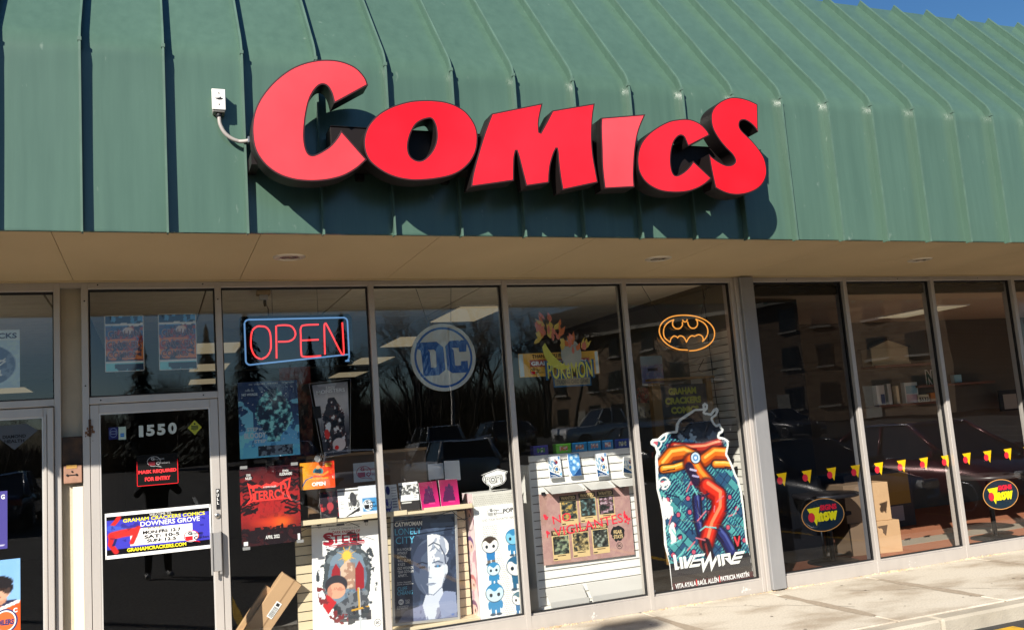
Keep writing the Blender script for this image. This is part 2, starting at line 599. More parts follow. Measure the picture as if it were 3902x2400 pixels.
YELLOW = mat('yellow_road_paint', (0.62, 0.36, 0.03), 0.8, 0, 0.2, second=(0.30, 0.19, 0.05), nscale=14, thresh=(0.5, 0.75))
ROADWHITE = mat('white_road_paint', (0.55, 0.55, 0.52), 0.8, 0, 0.2, second=(0.2, 0.2, 0.2), nscale=10, thresh=(0.55, 0.8))

mb = MB()
ys = [340, 60, 16, 0.3, -1.6, -9.5, -20, -35, -50, -64, -80, -110, -160, -240, -400]
xs = [-420, -200, -100, -50, 0, 50, 100, 200, 420]
V = [(x, y, gz(y) - 0.32 + (0.035 * max(0, -70 - y) if y < -70 else 0)) for y in ys for x in xs]
F = [(r * 9 + c, r * 9 + c + 1, (r + 1) * 9 + c + 1, (r + 1) * 9 + c) for r in range(len(ys) - 1) for c in range(8)]
mb.add(V, F)
tag(mb.build('ground', EARTH), kind='structure')

mb = MB()
ys = [-1.80, -9.5, -20, -35, -52]
xs = [-90, -40, -20, 0, 15, 32, 60, 110]
V = [(x, y, gz(y)) for y in ys for x in xs]
F = [(r * 8 + c, r * 8 + c + 1, (r + 1) * 8 + c + 1, (r + 1) * 8 + c) for r in range(len(ys) - 1) for c in range(7)]
mb.add(V, F)
tag(mb.build('parking_lot', ASPH), kind='structure')

mb = MB()
for x in [-9.3 + 2.75 * k for k in range(12)]:
    mb.box(x - 0.05, x + 0.05, -7.3, -2.35, -0.14, -0.126)
tag(mb.build('parking_line', YELLOW), kind='structure')
mb = MB()
for x in [-20 + 2.75 * k for k in range(22)]:
    v = []
    for yy in (-14.2, -19.4, -24.6):
        v += [(x - 0.05, yy, gz(yy) + 0.012), (x + 0.05, yy, gz(yy) + 0.012)]
    mb.add(v, [(0, 1, 3, 2), (2, 3, 5, 4)])
tag(mb.build('parking_line', ROADWHITE), kind='structure')

# yellow stop mark and a flake of litter on the asphalt beside the kerb
mb = MB(); mb.box(6.98, 7.22, -2.12, -1.98, -0.14, -0.124)
tag(mb.build('parking_line', YELLOW), kind='structure')

# sidewalk: separate slabs with open joints, kerb stones in front
side = bpy.data.objects.new('sidewalk', None); COL.objects.link(side); tag(side, kind='structure')
JX = [-9.6, -8.1, -6.6, -5.1, -3.7, -2.3, -0.9, 0.55, 2.0, 3.48, 4.94, 6.315, 7.50, 9.02, 10.45, 11.9, 13.4, 14.9, 16.4, 17.9, 19.4, 21.0]
for k in range(len(JX) - 1):
    mb = MB(); mb.box(JX[k] + 0.009, JX[k + 1] - 0.009, -1.70, 0.25, -0.16, 0.0)
    mb.build('slab', CONC, side, bevel=0.006)
    mb = MB(); mb.box(JX[k] + 0.006 + 0.3, JX[k + 1] - 0.006 + 0.3, -1.86, -1.706, -0.30, -0.004)
    mb.build('kerb_stone', KERBM, side, bevel=0.02)
mb = MB()
for x in JX:
    mb.box(x - 0.009, x + 0.009, -1.70, 0.0, -0.15, -0.007)
    # rough repair smear along each joint
    P = []
    for i in range(9):
        t = -0.25 - 1.2 * i / 8
        P.append((x - 0.03 - RNG.random() * 0.035, t)); 
    Q = [(2 * x - p[0] + RNG.uniform(-.01, .01), p[1]) for p in P]
    v = [(p[0], p[1], 0.002) for p in P] + [(p[0], p[1], 0.002) for p in Q]
    mb.add(v, [(i, i + 1, 9 + i + 1, 9 + i) for i in range(8)])
mb.build('joint_filler', MORTAR, side)
# hairline cracks in two slabs
mb = MB(); r_ = random.Random(31)
for x0_, y0_, dx_, n_ in ((5.35, -0.1, .09, 11), (8.1, -1.65, -.05, 9), (9.6, -0.15, .11, 12), (6.9, -0.5, .13, 6)):
    p = Vector((x0_, y0_)); prev = p; s_ = -1 if y0_ > -1 else 1
    for k in range(n_):
        q = prev + Vector((dx_ + r_.gauss(0, .05), s_ * r_.uniform(.05, .14)))
        if not (-1.68 < q.y < -.03): break
        t_ = (q - prev).normalized(); nn = Vector((-t_.y, t_.x)) * r_.uniform(.0012, .003)
        mb.add([(prev.x - nn.x, prev.y - nn.y, .0015), (prev.x + nn.x, prev.y + nn.y, .0015), (q.x + nn.x, q.y + nn.y, .0015), (q.x - nn.x, q.y - nn.y, .0015)], [(0, 1, 2, 3)]); prev = q
mb.build('crack', mat('crack_dark', (.07, .055, .04), .95), side)
# chewing gum spots
mb = MB()
for k in range(26):
    x, y, r = r_.uniform(4.5, 11), r_.uniform(-1.6, -.1), r_.uniform(.008, .017)
    v, t = [(x + r * math.cos(a_) * r_.uniform(.8, 1.2), y + r * .9 * math.sin(a_), .0022) for a_ in [k_ * .7 for k_ in range(9)]], [list(range(9))]
    mb.add(v, t)
mb.build('gum_spot', mat('gum_dark', (.16, .135, .105), .9), side)
# crumbled mortar and pebbles along the foot of the shopfront
mb = MB()
for k in range(1500):
    x = RNG.uniform(-1, 13.0)
    if 0.35 < x < 1.37: continue
    r = RNG.uniform(0.003, 0.011) * (1 + 0.5 * math.sin(x * 5))
    y = -0.012 - abs(RNG.gauss(0, 0.022)); a = RNG.random() * 3
    c, s = math.cos(a) * r, math.sin(a) * r
    h = r * 0.9
    v = [(x - c, y - s, 0), (x + s, y - c, 0), (x + c, y + s, 0), (x - s, y + c, 0), (x - c * .5, y - s * .5, h), (x + s * .5, y - c * .5, h * .8), (x + c * .5, y + s * .5, h), (x - s * .5, y + c * .5, h * .9)]
    mb.add(v, [(0, 1, 5, 4), (1, 2, 6, 5), (2, 3, 7, 6), (3, 0, 4, 7), (4, 5, 6, 7)])
tag(mb.build('gravel', mat('mortar_crumbs', (0.56, 0.42, 0.27), 0.9, 0, 0.2, noise=0.5, nscale=9)), kind='stuff')
# litter on the asphalt at the kerb
mb = MB(); mb.add([(7.62, -1.97, -0.11), (7.72, -1.95, -0.122), (7.70, -1.90, -0.10), (7.60, -1.93, -0.122)], [(0, 1, 2, 3)])
tag(mb.build('litter', WHITE), 'torn white scrap of paper lying on the asphalt at the kerb', 'litter')

# ------------------------------------------------------------------ the shop building
B = thing('shop_building', 'low row of shops with green standing seam metal mansard roof over glass shopfronts', 'building')
P = 0.478                        # seam spacing
EY, EZ = -1.690, 3.104           # eave
KY, KZ = -1.692, 4.315           # fold
RY, RZ = -0.318, 6.056           # ridge
def profile(off):
    """eave -> fold -> ridge, pushed out by off along the outward normal"""
    n1 = Vector((-1.0, 0.0)); d2 = Vector((RY - KY, RZ - KZ)).normalized(); n2 = Vector((-d2.y, d2.x))
    pts = [(Vector((EY, EZ)), n1)]
    for t in (0.25, 0.5, 0.72, 0.86): pts.append((Vector((EY, EZ + (KZ - EZ) * t)), n1))
    r = 0.10
    A = Vector((KY, KZ - r)); Bp = Vector((KY, KZ)) + d2 * r; K = Vector((KY, KZ))
    for k in range(7):
        t = k / 6
        p = A * (1 - t) ** 2 + K * 2 * t * (1 - t) + Bp * t * t
        pts.append((p, (n1 * (1 - t) + n2 * t).normalized()))
    for t in (0.2, 0.4, 0.6, 0.8, 1.0):
        pts.append((K + d2 * (r + ((Vector((RY, RZ)) - K).length - r) * t), n2))
    return [p + n * off for p, n in pts]
def panel_mesh(seed):
    r = random.Random(seed)
    nx = 9
    prof = profile(0.0)
    nrm = [(b - a) for a, b in zip(prof, profile(1.0))]
    a1, a2, ph = r.uniform(-.0036, .0036), r.uniform(-.0026, .0026), r.uniform(0, 6)
    V, F = [], []
    for i, p in enumerate(prof):
        for k in range(nx):
            t = k / (nx - 1)
            w = math.sin(math.pi * t)
            d = w * (a1 * math.sin(i * 1.1 + ph) + a2 * math.cos(i * 0.6 + 3 * t))
            q = p + nrm[i] * d
            V.append((t * P, q.x, q.y))
    for i in range(len(prof) - 1):
        for k in range(nx - 1):
            F.append((i * nx + k, i * nx + k + 1, (i + 1) * nx + k + 1, (i + 1) * nx + k))
    b = MB(); b.add(V, F, 0, True)
    # drip hem under the eave and turned flange behind the ridge
    b.box(0, P, EY, EY + 0.03, EZ - 0.006, EZ - 0.0005)
    return b.mesh('roof_panel', GREEN)
panels = [panel_mesh(s) for s in range(5)]
def seam_mesh():
    b = MB()
    h, w = 0.060, 0.0050
    def run(lo, hi, h, w):
        n = len(lo); v = []
        for a, c in zip(lo, hi):
            v += [(-w, a.x, a.y), (w, a.x, a.y), (w, c.x, c.y), (-w, c.x, c.y)]
        f = []
        for i in range(n - 1):
            for k in range(4):
                f.append((i * 4 + k, i * 4 + (k + 1) % 4, (i + 1) * 4 + (k + 1) % 4, (i + 1) * 4 + k))
        f += [(0, 3, 2, 1), ((n - 1) * 4, (n - 1) * 4 + 1, (n - 1) * 4 + 2, (n - 1) * 4 + 3)]
        b.add(v, f)
    lo, hi = profile(-0.004), profile(h)
    lo[0] = lo[0] - Vector((0, 0.022)); hi[0] = hi[0] - Vector((0, 0.022))
    run(lo, hi, h, w)
    # folded cap on top of the seam, thicker than its web
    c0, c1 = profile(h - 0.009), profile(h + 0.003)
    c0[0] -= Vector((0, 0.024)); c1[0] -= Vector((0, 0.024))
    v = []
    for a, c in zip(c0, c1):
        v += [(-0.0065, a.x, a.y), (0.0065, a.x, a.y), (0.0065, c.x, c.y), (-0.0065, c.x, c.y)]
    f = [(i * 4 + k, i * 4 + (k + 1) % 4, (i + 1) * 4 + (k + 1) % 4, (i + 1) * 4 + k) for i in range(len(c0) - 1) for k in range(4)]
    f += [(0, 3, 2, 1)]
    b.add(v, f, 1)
    # clip folded over the seam at the bend
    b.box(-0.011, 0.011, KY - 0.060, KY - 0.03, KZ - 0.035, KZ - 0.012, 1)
    return b.mesh('roof_seam', [GREEN, PALE_GREEN])
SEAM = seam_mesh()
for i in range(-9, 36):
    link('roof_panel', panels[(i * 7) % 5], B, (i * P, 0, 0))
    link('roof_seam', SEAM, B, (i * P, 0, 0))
X0, X1 = -9 * P, 36 * P
mb = MB()
mb.box(X0, X1, RY, RY + 0.2, RZ - 0.03, RZ - 0.004)
mb.box(X0, X1, RY + 0.2, 14.0, RZ - 0.6, RZ - 0.5)
mb.box(X0, X1, RY + 0.2, RY + 0.25, RZ - 0.5, RZ - 0.03)
mb.build('roof_deck', mat('roof_membrane', (0.12, 0.12, 0.12), 0.9), B)
mb = MB()
mb.box(X0, X0 + 0.05, -1.6, 14, 3.2, RZ - 0.6); mb.box(X1 - 0.05, X1, -1.6, 14, 3.2, RZ - 0.6)
mb.box(X0, X1, 13.9, 14, -0.3, RZ - 0.6)
mb.build('wall', TAN, B)

# soffit panels with fine open joints
SOFF = mat('soffit_paint', (0.50, 0.390, 0.235), 0.8, 0, 0.25, noise=0.11, nscale=1.1, stretch=(1, 0.5, 1), bump=0.1, bscale=60)
for k in range(-4, 14):
    a = 0.303 + 1.2205 * (k - 1); b_ = a + 1.2205
    a, b_ = max(a, X0), min(b_, X1)
    if b_ - a < 0.05: continue
    mb = MB(); mb.box(a + 0.002, b_ - 0.002, EY + 0.012, -0.012, 3.1045, 3.118)
    mb.build('soffit_panel', SOFF, B)
mb = MB(); mb.box(X0, X1, EY + 0.03, 0.3, 3.122, 3.16)
mb.build('soffit_backing', mat('soffit_void', (0.07, 0.055, 0.035), 0.9), B)
mb = MB(); mb.box(X0, X1, -0.022, 0.12, 3.095, 3.1215)
mb.build('soffit_trim', SOFF, B, bevel=0.004)
# wall above the shopfront head, hidden behind the soffit
mb = MB(); mb.box(X0, X1, 0.12, 0.2, 3.06, 5.4); mb.build('wall', TAN, B)

# recessed downlights
TRIM = mat('light_trim', (0.62, 0.56, 0.45), 0.35, 0.3)
REFL = mat('light_reflector', (0.30, 0.27, 0.22), 0.25, 0.8)
for x, y in ((1.80, -0.92), (4.94, -0.89), (7.95, -0.86), (11.0, -0.87), (-1.3, -0.92)):
    b = MB(); b.lathe([(0.075, 3.103), (0.078, 3.094), (0.112, 3.097), (0.118, 3.1045)], 32, 0, 'z', (x, y, 0))
    t = b.build('downlight', TRIM, B)
    b = MB(); b.lathe([(0.076, 3.1030), (0.066, 3.1015), (0.062, 3.098), (0.055, 3.098), (0.052, 3.1022), (0.040, 3.1024), (0.037, 3.099), (0.0, 3.0985)], 28, 0, 'z', (x, y, 0))
    b.build('reflector', REFL, t)

# ------------------------------------------------------------------ shopfront
GY = 0.060                       # glass plane
def bar(x0, x1, z0, z1, y0=0.0, y1=0.11):
    return MB().box(x0, x1, y0, y1, z0, z1)
MULL = [(1.330, 1.378), (2.586, 2.633), (3.818, 3.866), (5.055, 5.100), (7.736, 7.784), (8.973, 9.024), (10.228, 10.280), (11.47, 11.52), (12.71, 12.76), (13.95, 14.0), (15.2, 15.25), (0.163, 0.207), (-0.98, -0.932), (-2.22, -2.172), (-3.46, -3.412), (0.352, 0.400)]
for a, b_ in MULL:
    mb = MB(); mb.box(a, b_, 0.0, 0.045, 0.0, 3.093)
    mb.box(a + 0.006, b_ - 0.006, 0.045, 0.15, 0.0, 3.093)
    mb.build('mullion', ALU, B, bevel=0.002)
# broad post between the two shops, standing proud, with a stepped left flank
mb = MB(); mb.box(6.382, 6.540, -0.055, 0.16, 0.015, 3.093); o = mb.build('post', mat('post_metal', (0.30, 0.30, 0.305), 0.45, 0.35, noise=0.08, nscale=4, stretch=(2, 2, .7)), B, bevel=0.004)
mb = MB(); mb.box(6.338, 6.381, -0.022, 0.15, 0.0, 3.093); mb.box(6.300, 6.337, 0.0, 0.15, 0.0, 3.093); mb.build('post_trim', ALU, B, bevel=0.003)
mb = MB(); mb.box(6.541, 6.566, 0.0, 0.15, 0.0, 3.093); mb.build('post_trim', ALU, B, bevel=0.003)
def window(x0, x1, z0=0.118, z1=3.050, sill=True, head=True, glass=GLASS, zt=3.093):
    mb = MB(); mb.box(x0, x1, 0.002, 0.11, z1, zt)
    w = mb.build('window', ALU, B, bevel=0.002)
    if sill:
        mb = MB(); mb.prism([(0.004, 0.0), (0.10, 0.0), (0.10, z0 + 0.012), (0.045, z0 + 0.012), (0.045, z0), (0.004, z0)], x0, x1)
        mb.v = [(y, x, z) for x, y, z in mb.v]
        mb.build('sill', ALU, w, bevel=0.002)
    lo = z0 + (0.012 if sill else 0.0)
    mb = MB(); g = 0.011
    mb.box(x0, x0 + g, 0.045, 0.075, lo, z1); mb.box(x1 - g, x1, 0.045, 0.075, lo, z1)
    mb.box(x0 + g, x1 - g, 0.045, 0.075, z1 - g * 1.4, z1); mb.box(x0 + g, x1 - g, 0.045, 0.075, lo, lo + g)
    mb.build('gasket', GASKET, w)
    mb = MB(); mb.add([(x0 + g, GY, lo + g), (x1 - g, GY, lo + g), (x1 - g, GY, z1 - g), (x0 + g, GY, z1 - g)], [(0, 1, 2, 3)])
    mb.build('pane', glass, w)
    return w
window(1.378, 2.586); window(2.633, 3.818); window(3.866, 5.055); window(5.100, 6.300)
window(6.566, 7.736, glass=DARKGLASS)
for a, b_ in ((7.784, 8.973), (9.024, 10.228), (10.280, 11.47), (11.52, 12.71), (12.76, 13.95), (14.0, 15.2)): window(a, b_)
for a, b_ in ((-2.172, -0.98), (-3.412, -2.22)): window(a, b_)
# transoms over the two doors
window(0.400, 1.330, 2.211, 3.046, sill=False)
window(-0.932, 0.163, 2.213, 3.030, sill=False)
mb = MB(); mb.box(0.400, 1.330, 0.0, 0.11, 2.158, 2.211); mb.build('transom_bar', ALU, B, bevel=0.003)
mb = MB(); mb.box(-0.932, 0.163, 0.0, 0.11, 2.160, 2.213); mb.build('transom_bar', ALU, B, bevel=0.003)
# tiny screw heads in the frames
mb = MB()
for x, z in ((0.47, 3.075), (0.376, 2.95), (0.376, 2.30), (1.24, 3.075), (1.352, 2.95), (0.48, 2.185), (1.22, 2.185), (8.5, 3.07), (7.0, 3.07), (9.7, 3.07)):
    mb.lathe([(0.006, -0.0015), (0.0045, -0.003), (0, -0.003)], 8, 0, 'y', (x, 0, z))
mb.build('screw', BLACK, B)

SCUFF = mat('paint_scuff', (.62, .60, .56), .8)
r_ = random.Random(5)
mb = MB()
for cx, cz, n_, sp in ((6.10, .05, 9, .035), (4.45, .035, 8, .03), (3.2, .06, 5, .02), (8.2, .05, 5, .03)):
    for k in range(n_):
        x, z, w_, h_ = cx + r_.gauss(0, sp), cz + r_.gauss(0, .010), r_.uniform(.003, .012), r_.uniform(.004, .014)
        v, t = filled([[(x - w_, z - h_), (x + w_ * .6, z - h_ * .7), (x + w_, z + h_ * .3), (x - w_ * .3, z + h_)]], .0025 - .00002 * k); mb.add(v, t)
mb.build('paint_scuff', SCUFF, B)

def door(x0, x1, z1, hinge_left, hw, glass=GLASS):
    mb = MB()
    mb.box(x0, x0 + hw, 0.002, 0.048, 0.02, z1); mb.box(x1 - hw, x1, 0.002, 0.048, 0.02, z1)
    mb.box(x0 + hw, x1 - hw, 0.002, 0.048, z1 - 0.068, z1); mb.box(x0 + hw, x1 - hw, 0.002, 0.048, 0.02, 0.24)
    d = mb.build('door', ALU, B, bevel=0.003)
    mb = MB(); g = 0.009
    a, c = x0 + hw, x1 - hw
    mb.box(a, a + g, 0.004, 0.03, 0.24, z1 - 0.068); mb.box(c - g, c, 0.004, 0.03, 0.24, z1 - 0.068)
    mb.box(a + g, c - g, 0.004, 0.03, z1 - 0.068 - g, z1 - 0.068)
    mb.build('glazing_bead', mat('bright_bead', (0.62, 0.6, 0.57), 0.35, 0.3), d)
    mb = MB(); mb.add([(a, 0.026, 0.24), (c, 0.026, 0.24), (c, 0.026, z1 - 0.068), (a, 0.026, z1 - 0.068)], [(0, 1, 2, 3)])
    mb.build('pane', glass, d)
    return d
d = door(0.404, 1.326, 2.152, True, 0.062)
mb = MB()
mb.box(1.236, 1.252, -0.070, -0.052, 0.80, 1.122); mb.box(1.252, 1.316, -0.060, -0.050, 0.825, 1.118)
mb.box(1.262, 1.300, -0.052, 0.002, 1.07, 1.10); mb.box(1.262, 1.300, -0.052, 0.002, 0.84, 0.87)
mb.box(1.300, 1.318, -0.052, -0.002, 0.80, 1.122)
mb.build('handle', mat('door_pull', (0.42, 0.41, 0.40), 0.35, 0.5), d, bevel=0.003)
mb = MB(); mb.lathe([(0.021, 0.0), (0.021, -0.008), (0.016, -0.012), (0.0, -0.012)], 20, 0, 'y', (1.296, 0, 1.241))
mb.box(1.2935, 1.2985, -0.0135, -0.0125, 1.233, 1.249, 1)
mb.build('lock_cylinder', [mat('lock_metal', (0.5, 0.48, 0.45), 0.3, 0.9), BLACK], d)
mb = MB(); mb.box(0.394, 0.410, -0.012, 0.004, 1.915, 2.045); mb.build('hinge', mat('rusty_hinge', (0.05, 0.03, 0.02), 0.8, 0.3, second=(0.12, 0.05, 0.025), nscale=30), d)
RUST = mat('rust_stain', (0.20, 0.105, 0.06), 0.9, 0, 0.1, noise=0.5, nscale=40)
mb = MB()
for k in range(26):
    x = 0.402 + RNG.gauss(0, 0.012); z = 1.95 + RNG.gauss(0, 0.030); r = RNG.uniform(0.003, 0.009)
    v, t = filled([ring(x, z, r * 0.8, r * 1.5, 7)], -0.0015 - 0.00005 * k); mb.add(v, t)
mb.build('rust_stain', RUST, d)
d2 = door(-0.925, 0.160, 2.152, False, 0.072)
mb = MB(); mb.box(0.118, 0.158, -0.028, -0.0, 0.02, 2.15); mb.box(0.095, 0.112, -0.010, 0.0, 0.02, 2.1)
mb.build('hinge_rail', ALU, d2, bevel=0.003)

# recessed tan pilaster between the two doors with its lock box
mb = MB(); mb.box(0.207, 0.352, 0.055, 0.30, 0.0, 3.055); mb.build('pilaster', mat('pilaster_paint', (0.47, 0.41, 0.31), 0.8, 0, 0.2, noise=0.10, nscale=5, bump=0.25, bscale=80), B)
mb = MB(); mb.box(0.207, 0.352, 0.0, 0.10, 3.056, 3.093); mb.build('head_bar', ALU, B)
mb = MB(); mb.box(0.279, 0.350, 0.020, 0.054, 0.0, 1.552); mb.build('cover_strip', mat('cream_strip', (0.68, 0.62, 0.50), 0.6), B, bevel=0.002)
mb = MB(); mb.box(0.208, 0.351, 0.006, 0.054, 1.712, 1.925); mb.build('rusted_plate', mat('rust_brown', (0.035, 0.026, 0.022), 0.8, 0.2, second=(0.09, 0.05, 0.03), nscale=12), B, bevel=0.006)

# ------------------------------------------------------------------ interiors (seen through the glass)
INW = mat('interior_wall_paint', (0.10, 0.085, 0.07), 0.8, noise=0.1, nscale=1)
FLOOR1 = mat('shop_carpet', (0.13, 0.12, 0.11), 0.95, noise=0.3, nscale=30)
mb = MB(); mb.box(X0, 6.47, 0.11, 13.9, -0.25, 0.058); mb.build('interior_floor', FLOOR1, B)
mb = MB()
mb.box(X0, X1, 11.5, 11.6, 0, 3.2); mb.box(0.24, 0.32, 0.30, 11.5, 0.06, 3.2)
mb.box(X0, X0 + 0.1, 0.2, 11.5, 0, 3.2); mb.box(X1 - 0.1, X1, 0.2, 11.5, 0, 3.2)
mb.build('interior_wall', INW, B)
mb = MB(); mb.box(6.475, 6.535, 0.165, 11.5, 0.06, 3.2); mb.build('party_wall', mat('party_wall_paint', (0.20, 0.185, 0.155), 0.8), B)
# suspended ceiling: every tile a piece
TILE = mat('ceiling_tile', (0.88, 0.82, 0.70), 0.9, 0, 0.2, noise=0.06, nscale=10)
tb = MB(); tb.box(0.008, 1.212, 0.006, 0.604, 0.0, 0.02)
tm = tb.mesh('ceiling_tile', TILE)
for i in range(-4, 5):
    for k in range(0, 13):
        link('ceiling_tile', tm, B, (0.06 + 1.22 * i + (0.0 if i else 0.0), 0.24 + 0.61 * k, 3.072))
mb = MB(); mb.box(X0, 6.475, 0.2, 11.5, 3.094, 3.11); mb.build('ceiling_grid', mat('ceiling_grid_dark', (0.05, 0.04, 0.03), 0.8), B)
mb = MB(); mb.box(6.535, X1, 0.2, 11.5, 3.02, 3.11); mb.build('ceiling', mat('beige_ceiling', (0.45, 0.36, 0.26), 0.9, noise=0.05, nscale=1), B)
mb = MB(); mb.box(6.535, X1, 0.115, 0.20, 2.93, 3.02); mb.build('ceiling_bulkhead', mat('bulkhead_dark', (0.02, 0.018, 0.016), 0.8), B)
# right-hand shop: red-brown carpet with a grey stripe
mb = MB(); mb.box(6.535, X1, 0.11, 13.9, -0.25, 0.058); mb.build('interior_floor', mat('redbrown_carpet', (0.34, 0.135, 0.075), 0.95, 0, 0.1, noise=0.12, nscale=50), B)
mb = MB(); mb.box(7.9, X1, 0.90, 1.25, 0.058, 0.062); mb.build('carpet_stripe', mat('grey_carpet', (0.27, 0.23, 0.18), 0.95, 0, 0.1, noise=0.12, nscale=50), B)
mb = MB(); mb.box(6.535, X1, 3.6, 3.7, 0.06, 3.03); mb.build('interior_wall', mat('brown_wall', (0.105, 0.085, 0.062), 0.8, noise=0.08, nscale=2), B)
mb = MB(); mb.box(6.58, 7.84, 0.9, 0.94, 0.06, 3.0); mb.build('blackout_curtain', mat('black_curtain', (0.006, 0.007, 0.010), 0.7), B)
# ceiling light troffers
LITM = emit_mat('lit_diffuser', (1.0, 0.82, 0.52), 0.13, (0.5, 0.45, 0.35))
for x, y, lab in ((1.62, 4.5, 'ceiling light seen above the red and blue open sign, nearest the door'), (1.66, 7.14, 'ceiling light seen in the second row behind the door transom'),
                  (1.74, 9.9, 'ceiling light seen lowest in the row behind the door transom'), (4.15, 1.95, 'large ceiling light seen just above the round white logo sign'),
                  (4.15, 4.5, 'ceiling light in the middle row behind the round white logo sign'), (4.2, 7.14, 'ceiling light seen right of the open sign, upper of two'),
                  (4.35, 9.85, 'ceiling light seen right of the open sign, lower of two'), (-1.4, 9.9, 'ceiling light low behind the transom of the left shop'),
                  (11.3, 2.4, 'long ceiling light behind the right shop window')):
    t = thing('ceiling_light', lab, 'ceiling light', (x, y, 3.066 if x < 6 else 3.014), group='fluorescent ceiling lights')
    mb = MB(); mb.box(-0.30, 0.30, -0.6, 0.6, -0.006, 0.006); mb.build('frame', WHITE, t, local=True)
    mb = MB(); mb.box(-0.27, 0.27, -0.57, 0.57, -0.012, -0.0065); mb.build('diffuser', LITM, t, local=True)

